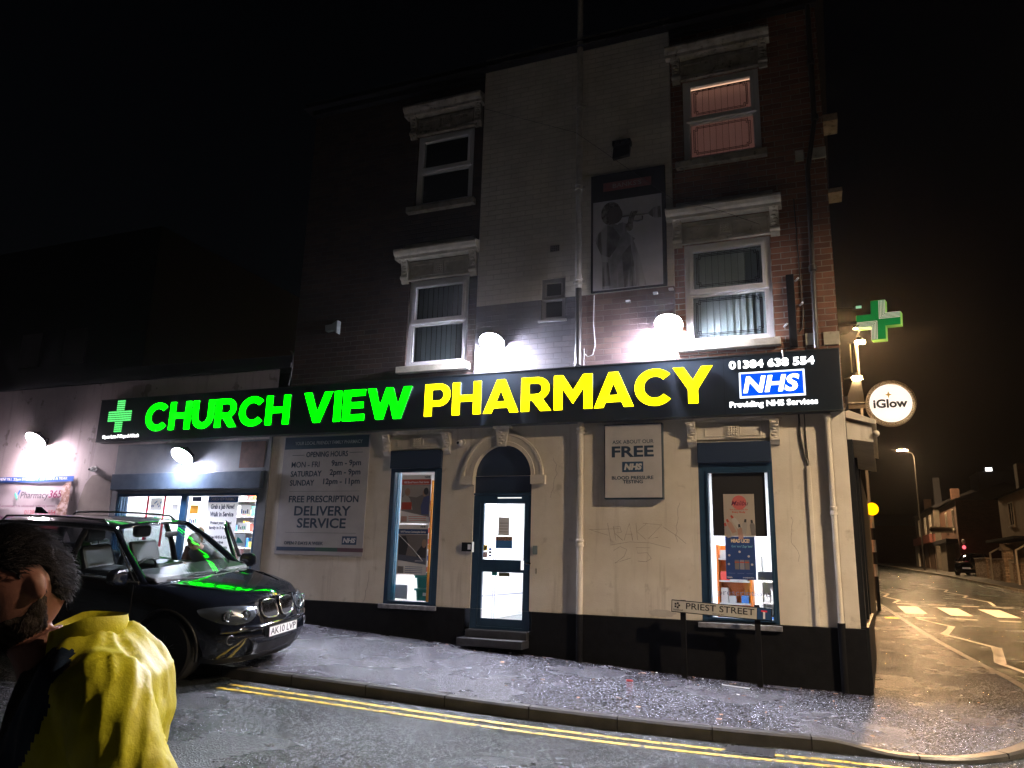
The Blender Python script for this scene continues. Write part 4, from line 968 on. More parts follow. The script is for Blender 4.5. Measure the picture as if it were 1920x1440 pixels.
rnd = [(-11.05, -10.85, .72, .88, 'pack_2', 'orange card on the window just right of the mullion'), (-11.05, -10.78, .52, .68, 'poster_white', 'white card with pink flecks near the mullion'), (-9.85, -9.62, .70, .88, 'poster_white', 'white card with a red and blue emblem at the right edge of the annexe window'),
       (-9.88, -9.66, .42, .56, 'poster_white', 'white card with pink print right of the clinic poster'), (-9.9, -9.68, .14, .36, 'pale', 'pale card with a teal print right of the clinic poster'), (-9.92, -9.68, -.16, .10, 'rcard', 'brown and pink patterned card right of the clinic poster'), (-11.02, -10.8, .95, 1.04, 'blackb', 'small dark edged card at the top of the right pane'), (-11.5, -11.35, .5, .9, 'poster_white', 'white notice with grey lines left of the mullion')]
mat('pale', (.5, .6, .65), .5); mat('rcard', (.45, .16, .15), .5, nz=(50, (.8, .75, .75), .45, .6)); mat('blackb', (.05, .08, .2), .5)
for x0, x1, z0, z1, mk, lb in rnd:
    o = wpost(lb, x0, x1, z0, z1, MATS[mk], 'window_card')
    if mk == 'poster_white':
        for k in range(4): pbox(o, 'print', random.choice([red_v, inkb, prodc[3], inkg]), x0 + .02 + k * .045, x0 + .045 + k * .045, z0 + .03, z0 + random.uniform(.06, .12))
    if mk == 'pale': ppoly(o, 'print', teal, [(x0 + .03, z0 + .06), (x0 + .19, z0 + .06), (x0 + .12, z0 + .13), (x0 + .05, z0 + .17)])
PY = PYs

# ================================================================== FASCIA SIGN
SY0, SY1 = -.20, -.005
SX0, SX1 = fp(187, 775, SY0)[0], .405
SZ0, SZ1 = 1.45 * 11.2 / 7.5 * .982 - .005, 2.045 * 11.2 / 7.5 * .982
fs = thing('fascia_sign', 'long black shop fascia with large lit green and yellow letters across the whole front', 'sign', (-6.6, -.1, SZ0))
MB().box(SX0, SX1, SY0, SY1, SZ0, SZ1).build('panel', signbg, fs, bevel=.008)
g = MB()
for z in (SZ0 + .001, SZ1 - .001): g.box(SX0, SX1, SY0 - .006, SY0 - .0005, z - .012 if z > 2.5 else z, z if z > 2.5 else z + .012)
g.build('trim', edge_d, fs)
g = MB()
for x in (-10.6, -7.2, -4.0, -1.15): g.box(x, x + .004, SY0 - .001, SY0 + .01, SZ0 + .012, SZ1 - .012)
g.build('panel_joint', darkm, fs)
k_ = (11.2 + SY0) / 11.2
def letters(body, x0, x1, z0, z1, face, rim, bold=.0, gap=.075):
    """heavy geometric capitals, each letter a solid of its own; unit height 1"""
    T = .235
    def bar(x0_, y0_, x1_, y1_): return [(x0_, y0_), (x1_, y0_), (x1_, y1_), (x0_, y1_)]
    def ring(cx_, cy_, rx, ry, a0, a1, t=T, n=26, ty=None):
        ty = t if ty is None else ty
        an = [R(a0 + (a1 - a0) * i / n) for i in range(n + 1)]
        return [[(cx_ + rx * math.cos(p), cy_ + ry * math.sin(p)), (cx_ + rx * math.cos(q), cy_ + ry * math.sin(q)), (cx_ + (rx - t) * math.cos(q), cy_ + (ry - ty) * math.sin(q)), (cx_ + (rx - t) * math.cos(p), cy_ + (ry - ty) * math.sin(p))] for p, q in zip(an, an[1:])]
    G = {
        'H': (.88, [bar(0, 0, T, 1), bar(.88 - T, 0, .88, 1), bar(T, .5 - .1, .88 - T, .5 + .1)]),
        'I': (T, [bar(0, 0, T, 1)]),
        'E': (.72, [bar(0, 0, T, 1), bar(T, 0, .72, .2), bar(T, .405, .67, .595), bar(T, .8, .72, 1)]),
        'C': (.95, ring(.52, .5, .52, .515, 42, 318, T, 34, .215)),
        'U': (.86, [bar(0, .42, T, 1), bar(.86 - T, .42, .86, 1)] + ring(.43, .43, .43, .445, 180, 360, T, 22, .22)),
        'P': (.80, [bar(0, 0, T, 1), bar(T, .82, .46, 1), bar(T, .30, .46, .48)] + ring(.46, .65, .35, .35, -90, 90, .215, 18, .18)),
        'R': (.86, [bar(0, 0, T, 1), bar(T, .82, .46, 1), bar(T, .32, .46, .50), [(.30, .34), (.56, 0), (.86, 0), (.58, .40)]] + ring(.46, .66, .35, .34, -90, 90, .215, 18, .18)),
        'V': (1.0, [[(0, 1), (.27, 1), (.5, .34), (.5, 0), (.385, 0)], [(1, 1), (.73, 1), (.5, .34), (.5, 0), (.615, 0)]]),
        'W': (1.42, [[(0, 1), (.26, 1), (.42, .42), (.44, 0), (.31, 0)], [(.44, 0), (.42, .42), (.60, 1), (.71, 1), (.71, .60), (.55, 0)], [(.98, 0), (1.0, .42), (.82, 1), (.71, 1), (.71, .60), (.87, 0)], [(1.42, 1), (1.16, 1), (1.0, .42), (.98, 0), (1.11, 0)]]),
        'A': (1.04, [[(0, 0), (.25, 0), (.52, .68), (.52, 1), (.395, 1)], [(1.04, 0), (.79, 0), (.52, .68), (.52, 1), (.645, 1)], [(.31, .15), (.73, .15), (.66, .34), (.38, .34)]]),
        'M': (1.06, [bar(0, 0, T, 1), bar(1.06 - T, 0, 1.06, 1), [(T, 1), (T, .62), (.53, .16), (.53, .54), (.25, 1)], [(1.06 - T, 1), (1.06 - T, .62), (.53, .16), (.53, .54), (.81, 1)]]),
        'Y': (.98, [bar(.49 - T / 2, 0, .49 + T / 2, .40), [(0, 1), (.27, 1), (.49, .63), (.49, .40), (.37, .38)], [(.98, 1), (.71, 1), (.49, .63), (.49, .40), (.61, .38)]]),
    }
    H = z1 - z0; kern = {'AC': -.04, 'CY': -.05, 'MA': -.03, 'PH': 0, 'AR': .0}
    ks = [gap + kern.get(body[i:i + 2], 0) for i in range(len(body) - 1)]
    sx = (x1 - x0) / (sum(G[c_][0] for c_ in body) + sum(ks)); x = x0
    for i, ch in enumerate(body):
        q = MB(); wd_, pieces = G[ch]
        for pc in pieces:
            P = [(x + px_ * sx, z0 + py_ * H) for px_, py_ in pc]
            q.prism(P, SY0 - .067, SY0 - .012, mi=1)
        o = q.build('letter', [face, rim], fs)
        for p in o.data.polygons: p.material_index = 0 if abs(p.normal.y) > .7 and p.center.y + ORG[fs.name].y < SY0 - .05 else 1
        x += (wd_ + (ks[i] if i < len(ks) else 0)) * sx
letters('CHURCH', -12.38 * k_, -8.88 * k_, 2.335 * k_, 2.885 * k_, green_l, edge_d)
letters('VIEW', -8.58 * k_, -6.35 * k_, 2.335 * k_, 2.89 * k_, green_l, edge_d)
letters('PHARMACY', -6.09 * k_, -1.32 * k_, 2.345 * k_, 2.90 * k_, yellow_l, edge_d)
text('lettering', '01384 638 554', -1.09 * k_, .08 * k_, 2.84 * k_, .115 * k_, SY0 - .001, white_lit, fs, .015, .03)
text('lettering', 'Providing NHS Services', -1.10 * k_, .09 * k_, 2.265 * k_, .082 * k_, SY0 - .001, white_lit, fs, .012, .025)
text('lettering', 'Open Late 7 Days A Week', -13.57 * k_, -12.57 * k_, 2.235 * k_, .065 * k_, SY0 - .001, white_lit, fs, .006, .02)
g = MB(); g.box(-.955 * k_, -.06 * k_, SY0 - .02, SY0 - .001, 2.395 * k_, 2.775 * k_); g.build('emblem_border', emat('lit_border', (.85, .9, 1), 1.5), fs)
MB().box(-.93 * k_, -.085 * k_, SY0 - .03, SY0 - .021, 2.42 * k_, 2.75 * k_).build('emblem_panel', blue_l, fs)
text('lettering', 'NHS', -.90 * k_, -.17 * k_, 2.465 * k_, .24 * k_, SY0 - .031, white_lit, fs, .006, .03, shear=.22)
# green dotted cross
gc = MB(); cx, cz, s = -13.17 * k_, 2.685 * k_, .0475
for i in range(-7, 8):
    for j in range(-7, 8):
        if abs(i) > 2 and abs(j) > 2: continue
        if abs(i) > 7 or abs(j) > 7: continue
        gc.cyl((cx + i * .042, SY0 - .001, cz + j * .044), (cx + i * .042, SY0 - .014, cz + j * .044), .0165, n=8)
gc.build('cross_dots', emat('dot_green', (.12, .95, .2), .9), fs)
for k, (p0, p1) in enumerate((((-.31, SZ1 - .02), (-.29, SZ1 - .18)),)):
    MB().tube([(-.335, SY0 - .02, SZ1 + .01), (-.33, SY0 - .025, SZ1 - .08), (-.31, SY0 - .02, SZ1 - .16)], .008).build('loose_wire', white_v, fs, smooth=60)

# ================================================================== OTHER SIGNS
o = thing('opening_hours_board', 'tall pale board listing opening hours and free prescription delivery service', 'sign', (-8, -.02, .05))
bm_ = mat('board_grey', (.40, .385, .385), .6, nz=(2, (.33, .315, .315)), bump=(15, .1, .004))
MB().box(-8.96, -7.15, -.014, -.002, .02, 2.1).build('board', bm_, o, bevel=.003)
MB().box(-8.94, -7.17, -.018, -.0142, 1.87, 2.085).build('header_bar', mat('board_teal', (.02, .05, .085), .5), o)
Yb = -.0145
for body, x0, x1, z, h, mt in (('YOUR LOCAL FRIENDLY FAMILY PHARMACY', -8.72, -7.3, 1.945, .06, mat('faded_white', (.35, .38, .4), .5)), ('OPENING HOURS', -8.46, -7.58, 1.72, .095, inkd), ('MON - FRI', -8.76, -8.16, 1.54, .10, inkd), ('9am - 9pm', -7.91, -7.30, 1.555, .10, inkd),
    ('SATURDAY', -8.76, -8.10, 1.375, .10, inkd), ('2pm - 9pm', -7.93, -7.30, 1.395, .10, inkd), ('SUNDAY', -8.76, -8.24, 1.215, .10, inkd), ('12pm - 11pm', -8.05, -7.30, 1.235, .10, inkd),
    ('FREE PRESCRIPTION', -8.75, -7.30, .92, .115, inkd), ('DELIVERY', -8.61, -7.44, .69, .165, inkd), ('SERVICE', -8.53, -7.52, .48, .165, inkd), ('OPEN 7 DAYS A WEEK', -8.77, -7.95, .19, .055, inkd)):
    text('lettering', body, x0, x1, z, h, Yb if 'YOUR' not in body else -.0185, mt, o, .0015, .02)
g = MB()
for x0, x1, z, t in ((-8.76, -8.50, 1.755, .008), (-7.55, -7.28, 1.78, .008), (-8.76, -7.30, 1.11, .004), (-8.76, -7.30, .395, .004)): g.box(x0, x1, -.016, -.0143, z, z + t)
g.build('rule_lines', inkd, o)
MB().box(-7.57, -7.28, -.0165, -.0143, .205, .345).build('emblem_panel', mat('board_navy', (.03, .06, .12), .5), o); text('lettering', 'NHS', -7.55, -7.31, .235, .08, -.0167, mat('emblem_pale', (.5, .5, .52), .5), o, .001, .05, shear=.2)
for x0, x1, c in ((-8.92, -8.1, (.02, .045, .09)), (-8.1, -7.65, (.03, .08, .06)), (-7.65, -7.14, (.10, .045, .06))): MB().box(x0, x1, -.0165, -.0143, .085, .15).build('colour_bar', mat('bar_%.2f' % x0, c, .5), o)
o = thing('blood_pressure_sign', 'white framed box sign about free blood pressure testing, left of the right hand window', 'sign', (-2.5, -.05, 1))
k2 = (11.2 - .1) / 11.2
MB().box(-2.98 * k2, -2.09 * k2, -.10, -.001, .955 * k2, 2.09 * k2).build('box', mat('sign_edge_blue', (.01, .03, .05), .4), o, bevel=.004)
MB().box(-2.965 * k2, -2.105 * k2, -.107, -.1005, .975 * k2, 2.075 * k2).build('face', mat('sign_face', (.46, .44, .43), .5, nz=(3, (.40, .38, .37))), o, bevel=.003)
for body, x0, x1, z, h, b_ in (('ASK ABOUT OUR', -2.85, -2.22, 1.785, .055, .01), ('FREE', -2.86, -2.22, 1.58, .165, .03), ('BLOOD PRESSURE', -2.86, -2.23, 1.245, .05, .02), ('TESTING', -2.69, -2.39, 1.185, .05, .02)): text('lettering', body, x0 * k2, x1 * k2, z * k2, h, -.1075, inkd, o, .0015, b_)
MB().box(-2.70 * k2, -2.38 * k2, -.1095, -.1075, 1.355 * k2, 1.51 * k2).build('emblem_panel', mat('board_navy2', (.02, .06, .12), .5), o); text('lettering', 'NHS', -2.67 * k2, -2.41 * k2, 1.385 * k2, .095, -.1097, mat('sign_face2', (.46, .44, .43), .5), o, .001, .06, shear=.2)

# mural board
o = thing('mural_board', 'old framed pub board with a grey sketch of a trumpeter on the white upper wall', 'sign', (-2.56, -.1, 4.22))
MB().box(-3.17, -1.95, -.115, -.071, 4.215, 6.26).build('frame', mat('board_black', (.012, .013, .02), .5), o, bevel=.006)
MB().box(-3.13, -2.01, -.121, -.1155, 4.24, 5.77).build('canvas', mat('mural_grey', (.50, .50, .54), .6, nz=(2.5, (.40, .40, .44)), bump=(5, .1, .01)), o)
MB().box(-2.96, -2.17, -.121, -.1155, 5.945, 6.095).build('name_strip', mat('faded_red', (.30, .08, .07), .6, nz=(8, (.20, .09, .09))), o)
text('lettering', "BANKS'S", -2.80, -2.33, 5.985, .075, -.1215, mat('pale_letter', (.36, .32, .3), .5), o, .002, 0., spacing=1.)
sk1 = mat('sketch_dark', (.05, .05, .055), .6, nz=(4, (.14, .14, .15), .42, .6), streak=((.36, .36, .39), .52, .62)); sk2 = mat('sketch_mid', (.15, .15, .165), .6, nz=(5, (.24, .24, .26), .4, .62), streak=((.42, .42, .46), .48, .60)); sk3 = mat('sketch_face', (.035, .03, .03), .6, nz=(16, (.22, .21, .21), .42, .6))
def sk(pts, mt, k): 
    MB().prism(pts, -.1215 - k * .0012, -.1211 - (k - 1) * .0012).build('sketch_shape', mt, o)
sk([(-3.12, 4.25), (-2.98, 4.25), (-2.98, 4.7), (-3.02, 5.0), (-3.10, 5.1), (-3.04, 5.22), (-2.92, 5.35), (-2.80, 5.36), (-2.66, 5.3), (-2.5, 5.1), (-2.44, 4.95), (-2.36, 4.7), (-2.27, 4.25)], sk2, 1)
sk([(-3.08, 5.05), (-3.02, 5.22), (-2.90, 5.34), (-2.80, 5.3), (-2.68, 5.12), (-2.75, 4.92), (-2.86, 4.78), (-3.0, 4.85)], sk1, 2)
sk([(-2.66, 4.9), (-2.52, 5.0), (-2.46, 4.6), (-2.44, 4.25), (-2.62, 4.25)], sk1, 2)
sk([(-2.97, 4.3), (-2.84, 4.3), (-2.88, 4.7), (-2.98, 4.72)], sk1, 2)
sk(oval(-2.83, 5.54, .165, .205, 22), sk3, 3); sk(oval(-2.76, 5.50, .12, .15, 18), mat('sketch_cheek', (.10, .09, .085), .6, nz=(20, (.09, .085, .085), .45, .6)), 4)
sk([(-2.72, 5.34), (-2.66, 5.22), (-2.60, 5.12), (-2.54, 5.3), (-2.64, 5.36)], sk2, 3)
sk([(-2.86, 4.72), (-2.52, 5.12), (-2.44, 5.05), (-2.74, 4.7)], sk2, 3)
g = MB(); g.tube([(-2.68, -.127, 5.455), (-2.5, -.127, 5.455), (-2.3, -.127, 5.445), (-2.2, -.127, 5.44)], .011); g.tube([(-2.52, -.127, 5.37), (-2.4, -.127, 5.34), (-2.32, -.127, 5.36), (-2.32, -.127, 5.42)], .012)
g.prism([(-2.22, 5.43), (-2.22, 5.46), (-2.14, 5.54), (-2.03, 5.55), (-2.02, 5.36), (-2.12, 5.35)], -.130, -.1215); g.build('trumpet', sk1, o)
g = MB()
for k in range(4): g.tube([(-2.55 + k * .022, -.13, 5.30), (-2.53 + k * .024, -.13, 5.42), (-2.49 + k * .03, -.13, 5.52)], .011, n=6)
g.prism(oval(-2.53, 5.27, .06, .08), -.13, -.122); g.build('hand_sketch', sk3, o)

# hoarding banner on the annexe wall
o = thing('pharmacy_banner', 'torn printed banner with a blue top strip on the pink wall behind the car', 'banner', (-15.3, -.03, .6))
bw = mat('banner_white', (.50, .44, .46), .5, nz=(2, (.42, .35, .36)), bump=(6, .2, .01))
g = MB(); P = []
for i in range(31):
    x = -18.2 + 4.03 * i / 30; P.append([(x, -.03 - .012 * math.sin(x * 5) - .006 * math.sin(j * 1.3 + x * 2), .56 + .92 * j / 8) for j in range(9)])
g.grid(P); g.build('sheet', bw, o, smooth=60, fix=False)
g = MB(); P = []
for i in range(31):
    x = -18.2 + 4.03 * i / 30; P.append([(x, -.047 - .012 * math.sin(x * 5) - .006 * math.sin(j + x * 2), 1.36 + .115 * j) for j in range(2)])
g.grid(P); g.build('top_strip', mat('strip_blue', (.02, .10, .42), .5), o, fix=False)
text('lettering', 'LOCAL FAMILY PHARMACY - NOW OPEN TILL 23pm EVERYDAY 365 DAYS A YEAR', -18.1, -14.3, 1.395, .055, -.07, white_v, o, .002, .02)
text('lettering', 'Pharmacy', -15.62, -14.80, 1.02, .14, -.06, mat('banner_grey_ink', (.03, .035, .05), .5), o, .002, .0, shear=.15)
text('lettering', '365', -14.78, -14.42, 1.03, .15, -.06, mat('banner_purple_ink', (.20, .01, .08), .5), o, .002, .01, shear=.15)
text('lettering', 'Talk to us about our private and travel vaccination, free advice and ordering service', -17.6, -14.55, .84, .05, -.06, mat('banner_mauve_ink', (.16, .06, .10), .5), o, .002, .0)
text('lettering', '01384 638 554', -15.42, -14.50, .69, .085, -.06, mat('banner_red_ink', (.45, .10, .13), .5), o, .002, .01)
text('lettering', 'FREE PRESCRIPTION DELIVERY AND COLLECTION SERVICE', -17.4, -14.62, .59, .055, -.06, mat('banner_violet_ink', (.22, .06, .16), .5), o, .002, .02)
MB().prism([(-15.82, 1.1), (-15.74, 1.0), (-15.7, .98), (-15.73, 1.07), (-15.8, 1.15)], -.062, -.058).build('leaf_mark', prodc[3], o); MB().prism([(-15.72, 1.12), (-15.68, 1.2), (-15.64, 1.19), (-15.70, 1.08)], -.062, -.058).build('leaf_mark', inkb, o)
g = MB(); g.prism([(-14.42, .58), (-14.5, .8), (-14.38, 1.0), (-14.46, 1.2), (-14.3, 1.36), (-14.18, 1.36), (-14.18, .58)], -.066, -.06); g.build('torn_flap', mat('torn_brown', (.32, .17, .12), .7, nz=(12, (.6, .45, .42), .45, .6), bump=(25, .8, .02)), o)
MB().box(-18.2, -14.2, -.05, -.02, .40, .55).build('bottom_strip', mat('strip_red', (.5, .08, .09), .5), o)

# round hanging sign, side
def hang_frame(s, o_, z): return sp(s, z, o_)
o = thing('round_hanging_sign', 'round white double sided sign in a glittery rim, hanging off the side wall', 'sign', (1.05, .6, 2.33))
c0 = Vector((1.05, .55, 2.335)); mk = MB()
mk.lathe([(.275, 0), (.318, .0), (.325, -.02), (.325, .10), (.318, .12), (.275, .12)], c0, (0, 1, 0), n=56, cap=False)
mk.build('rim', mat('glitter_rim', (.45, .36, .24), .35, .8, nz=(60, (.08, .06, .05), .45, .6), bump=(50, .8, .01)), o, smooth=40)
MB().cyl(c0 + Vector((0, .004, 0)), c0 + Vector((0, .11, 0)), .277, n=56).build('face', mat('sign_white_warm', (.70, .66, .64), .45, emit=(1, .93, .9), es=.5), o)
text('lettering', 'iGlow', .825, 1.265, 2.27, .125, c0.y + .003, inkk, o, .002, .035)
st = MB(); a = 1.03; zc = 2.46
st.prism([(a, zc + .055), (a + .012, zc + .012), (a + .045, zc), (a + .012, zc - .012), (a, zc - .055), (a - .012, zc - .012), (a - .045, zc), (a - .012, zc + .012)], c0.y - .001, c0.y + .003); st.build('star', mat('gold_star', (.5, .33, .05), .4), o)
g = MB(); g.cyl((.5, .6, 2.36), (.74, .6, 2.36), .016); g.box(.46, .5, .55, .65, 2.25, 2.47); g.build('bracket', blackm, o)
# green pharmacy cross
o = thing('pharmacy_cross_sign', 'green pharmacy cross sign with white stripes projecting from the side wall', 'sign', (1.0, .6, 3.58))
cc = Vector((1.0, .62, 3.58)); rz = R(-14); MC = Matrix.Translation(cc) @ Matrix.Rotation(rz, 4, 'Z') @ Matrix.Rotation(R(3), 4, 'Y')
A, B_ = .30, .098
cr = [(-B_, A), (B_, A), (B_, B_), (A, B_), (A, -B_), (B_, -B_), (B_, -A), (-B_, -A), (-B_, -B_), (-A, -B_), (-A, B_), (-B_, B_)]
MB().prism(cr, -.07, .07, M=MC).build('cross_body', mat('cross_side_green', (.25, .55, .14), .4, emit=(.3, .9, .15), es=.10), o, bevel=.004)
MB().prism([(x * .975, z * .975) for x, z in cr], -.076, -.071, M=MC).build('cross_face', mat('cross_green', (.01, .22, .06), .4, emit=(0, .5, .1), es=.10), o)
g = MB()
for k in range(5):
    d = .012 + k * .019; t = .0085
    g.box(d, d + t, -.079, -.0765, d, A * .97, M=MC); g.box(d + t, A * .97, -.079, -.0765, d, d + t, M=MC)
    g.box(-d - t, -d, -.079, -.0765, -A * .97, -d, M=MC); g.box(-A * .97, -d - t, -.079, -.0765, -d - t, -d, M=MC)
g.build('white_stripes', mat('stripe_white', (.75, .78, .75), .4, emit=(1, 1, 1), es=.16), o)
g = MB(); g.tube([sp(.6, 3.42, 0), (.55, .6, 3.42), (.66, .6, 3.50), (.75, .62, 3.56)], .01); g.box(.46, .7, .6, .63, 3.56, 3.60); g.build('arm', blackm, o)

# warm sign lamps on a bracket post by the side shop
warm = emat('warm_lamp', (1., .60, .25), 420.)
def signlamp(z, x, label, n):
    o = thing('sign_lamp', label, 'lamp', (x, .7, z), 'warm lamps on the side wall')
    g = MB(); g.cyl((x - .16, .7, z - .03), (x, .7, z), .012); g.lathe([(.03, .05), (.05, .02), (.055, -.0)], (x, .7, z), (0, 0, 1)); g.build('arm', blackm, o, smooth=50)
    for k in range(n): MB().ell((x + (.045 if k else -.03 * (n - 1)), .69, z - .03), (.036, .036, .03), nu=14, nv=8).build('bulb', warm, o, smooth=60)
signlamp(3.33, .72, 'upper glowing warm lamp just below the green cross sign', 2); signlamp(2.79, .64, 'lower glowing warm lamp above the cream side hood', 2)
o = thing('lamp_post_bracket', 'slim pale bracket post with a tapered foot carrying the warm lamps beside the corner', 'bracket', (.6, .7, 2.33))
g = MB(); g.box(.655, .675, .72, .74, 2.4, 3.3); g.box(.585, .60, .72, .74, 2.86, 3.3); g.build('rod', mat('pale_rod', (.12, .12, .08), .6), o)
MB().prism([(.46, 2.38), (.73, 2.38), (.69, 2.82), (.62, 2.82)], .70, .76).build('tapered_foot', mat('lead_grey', (.05, .05, .05), .8, spec=.1), o, bevel=.003); MB().box(.44, .78, .62, .82, 2.33, 2.38).build('base_ledge', cream, o, bevel=.004)

# street nameplate
o = thing('street_nameplate', 'low black edged street nameplate reading PRIEST STREET with a dead end symbol on two posts', 'sign', (-1.35, -.33, -1.5))
def NP(x, z, dz=0): return z
a = Vector((-2.0 * .973, -.32, -.445)); c = Vector((-.655 * .973, -.30, -.505)); L = (c - a).length; ang = math.atan2(c.z - a.z, c.x - a.x)
MN = Matrix.Translation(a) @ Matrix.Rotation(-ang, 4, 'Y')
MB().box(0, L, 0, .02, -.165, 0, M=MN).build('plate_border', blackm, o, bevel=.006)
MB().box(.012, L - .19, -.004, -.0005, -.153, -.012, M=MN).build('plate', mat('plate_cream', (.55, .52, .45), .45, nz=(8, (.45, .42, .36))), o)
MB().box(L - .185, L - .012, -.004, -.0005, -.153, -.012, M=MN).build('symbol_panel', mat('plate_blue', (.02, .06, .16), .4), o)
text('lettering', 'PRIEST STREET', .20, L - .22, -.108, .08, -.0045, inkk, o, .0015, .01, M=MN)
text('lettering', 'Sandwell', .03, .16, -.14, .022, -.0045, inkk, o, .0015, .01, M=MN); text('lettering', 'UNIT 100 B64', .55, .70, -.145, .014, -.0045, inkk, o, .0015, .0, M=MN)
g = MB()
for k in range(5): g.box(.08 + .028 * math.cos(k * 1.256) - .012, .08 + .028 * math.cos(k * 1.256) + .012, -.007, -.0045, -.07 + .028 * math.sin(k * 1.256) - .012, -.07 + .028 * math.sin(k * 1.256) + .012, M=MN)
g.build('crest_mark', inkk, o)
MB().box(L - .11, L - .085, -.006, -.0045, -.14, -.055, M=MN).build('symbol_stem', white_v, o); MB().box(L - .135, L - .06, -.0065, -.0045, -.055, -.035, M=MN).build('symbol_bar', red_v, o)
for x in (-1.80, -.83): MB().box(x - .035, x + .035, -.29, -.24, zf(x, -.27) - .1, -.45 - (.0 if x < -1 else .02)).build('post', plinthm, o, bevel=.004)

# small things on the wall
def dome_cam(x, z, Y=0, label=''):
    o = thing('security_camera', label, 'camera', (x, Y, z)); g = MB(); g.cyl((x, Y, z), (x, Y - .04, z), .06, n=20); g.ell((x - .02, Y - .06, z - .01), (.05, .045, .05)); g.build('housing', mat('cam_white', (.5, .48, .46), .4), o, smooth=50)
    MB().ell((x - .035, Y - .10, z - .015), (.024, .02, .024)).build('lens', blackm, o, smooth=60)
dome_cam(-5.38, 1.89, -.0, 'small white dome camera between the narrow window and the door arch')
dome_cam(-13.65, 1.61, -.0, 'small white dome camera on the pink wall left of the annexe window')
o = thing('intercom', 'black intercom box with a pale keypad left of the door', 'intercom', (-5.2, -.03, .2)); MB().box(-5.30, -5.09, -.045, -.001, .14, .28).build('box', blackm, o, bevel=.005); MB().box(-5.19, -5.14, -.05, -.0455, .17, .25).build('keypad', white_v, o); MB().box(-5.115, -5.085, -.055, -.0455, .13, .29).build('button_strip', white_lit if 0 else mat('strip_pale', (.8, .8, .8), .4, emit=(1, 1, 1), es=.3), o)
o = thing('letter_bell', 'small grey bell box right of the door', 'bell', (-4.0, -.02, .2)); MB().box(-4.10, -4.03, -.03, -.001, .12, .25).build('box', mat('bell_grey', (.16, .2, .2), .5), o, bevel=.004); MB().box(-4.055, -4.03, -.02, -.001, -.17, -.09).build('key_plate', stone_b, o)
o = thing('alarm_box', 'pale wedge shaped alarm box high on the dark brick left of the windows', 'alarm', (-7.98, -.05, 4.1)); MB().prism([(-8.22, 4.03), (-8.08, 4.05), (-8.08, 4.16), (-8.24, 4.15)], -.1, -.001).build('box', mat('alarm_grey', (.25, .27, .27), .5), o, bevel=.004); MB().prism([(-8.07, 4.05), (-7.96, 3.97), (-7.96, 4.22), (-8.07, 4.16)], -.12, -.001).build('horn', mat('alarm_grey2', (.22, .25, .24), .5), o, bevel=.004)
for x, z, lb in ((-2.6, 4.0, 'left'), (-2.17, 4.09, 'middle'), (-1.93, 4.13, 'right')):
    o = MB().box(x, x + .07, -.13, -.071, z, z + .03).build('cable_clip', white_v); tag(o, 'tiny white cable clip on brick under the trumpeter board, the %s one of three' % lb, 'clip')
for x, z, lb in ((-.11, 4.10, 'top'), (-.07, 3.72, 'middle'), (-.30, 3.42, 'bottom')):
    o = MB().tube([(x, -.01, z), (x + .05, -.06, z + .03)], .014).build('wall_hook', white_v, smooth=50); tag(o, 'small white hook on the brick right of the pale blinds window, %s of three' % lb, 'hook')
o = MB().tube([(-6.72, -.3, 8.26), (-5.2, -.26, 7.9), (-3.4, -.24, 7.05), (-2.6, -.24, 6.3), (-1.75, -.28, 5.50), (-1.2, -.28, 5.3), (-.55, -.2, 4.98)], .0032, n=6).build('overhead_wire', pipeb, smooth=60); tag(o, 'thin wire sagging across the upper facade from the top left window to the right hood', 'wire')
# tiny things behind the side wall
o = thing('side_bracket_lamp', 'small unlit bracket light on the side wall above the green cross', 'lamp', (.6, .6, 3.8)); MB().cyl(sp(.6, 3.82, 0), (.68, .6, 3.80), .012).box(.66, .78, .57, .63, 3.78, 3.83).build('head', blackm, o); MB().box(.70, .78, .565, .569, 3.785, 3.825).build('lens', mat('pale_green_lens', (.3, .6, .5), .3, emit=(.4, 1, .7), es=.25), o)  # light is unlit, a faint glow is put into its lens material

# ================================================================== LED FLOOD LAMPS
def flood(x, z, label, E, Y=-.0, tilt=30, out=.32, size=1.4):
    o = thing('flood_lamp', label, 'lamp', (x, Y, z), 'led flood lamps on the facade')
    g = MB(); g.cyl((x, Y, z + .02), (x, Y - out + .06, z + .06), .012); g.box(x - .05, x + .05, Y - .02, Y, z - .05, z + .07); g.build('arm', blackm, o)
    M = Matrix.Translation((x, Y - out, z)) @ Matrix.Rotation(R(tilt), 4, 'X')
    h = MB(); h.v = []; h.lathe([(.02, .09), (.13, .08), (.19, .05), (.208, .0)], (0, 0, 0), (0, 1, 0), n=28)
    for k in range(9): h.box(-.14 + k * .034, -.13 + k * .034, .07, .12, -.12, .12)
    xf0 = [tuple(M @ Vector(p)) for p in h.v]; h.v = xf0; h.build('housing', blackm, o, smooth=35)
    l = MB(); l.ell((0, 0, 0), (.205, .06, .205), nu=28, nv=16); l.v = [tuple(M @ Vector((p[0], min(p[1], .004), p[2]))) for p in l.v]
    l.build('lens', emat('flood_%d' % E[0], E[1], E[0]), o, smooth=60)
cool = (.82, .82, 1.0)
flood(-4.99 * .965, 3.50, 'glaring led flood lamp above the sign over the first yellow letters', (FLOOD, cool), -.07, 60, .16)
flood(-1.99 * .965, 3.54, 'glaring led flood lamp above the sign beside the pale blinds window', (FLOOD, cool), -.07, 60, .16)
flood(-11.46 * .97, 1.78, 'glaring led flood lamp over the wide annexe window', (int(FLOOD * .36), cool), .0, 54, .26)
flood(-15.65 * .97, 2.22, 'glaring led flood lamp above the torn banner', (int(FLOOD * .45), (1., .84, .96)), .0, 54, .26)

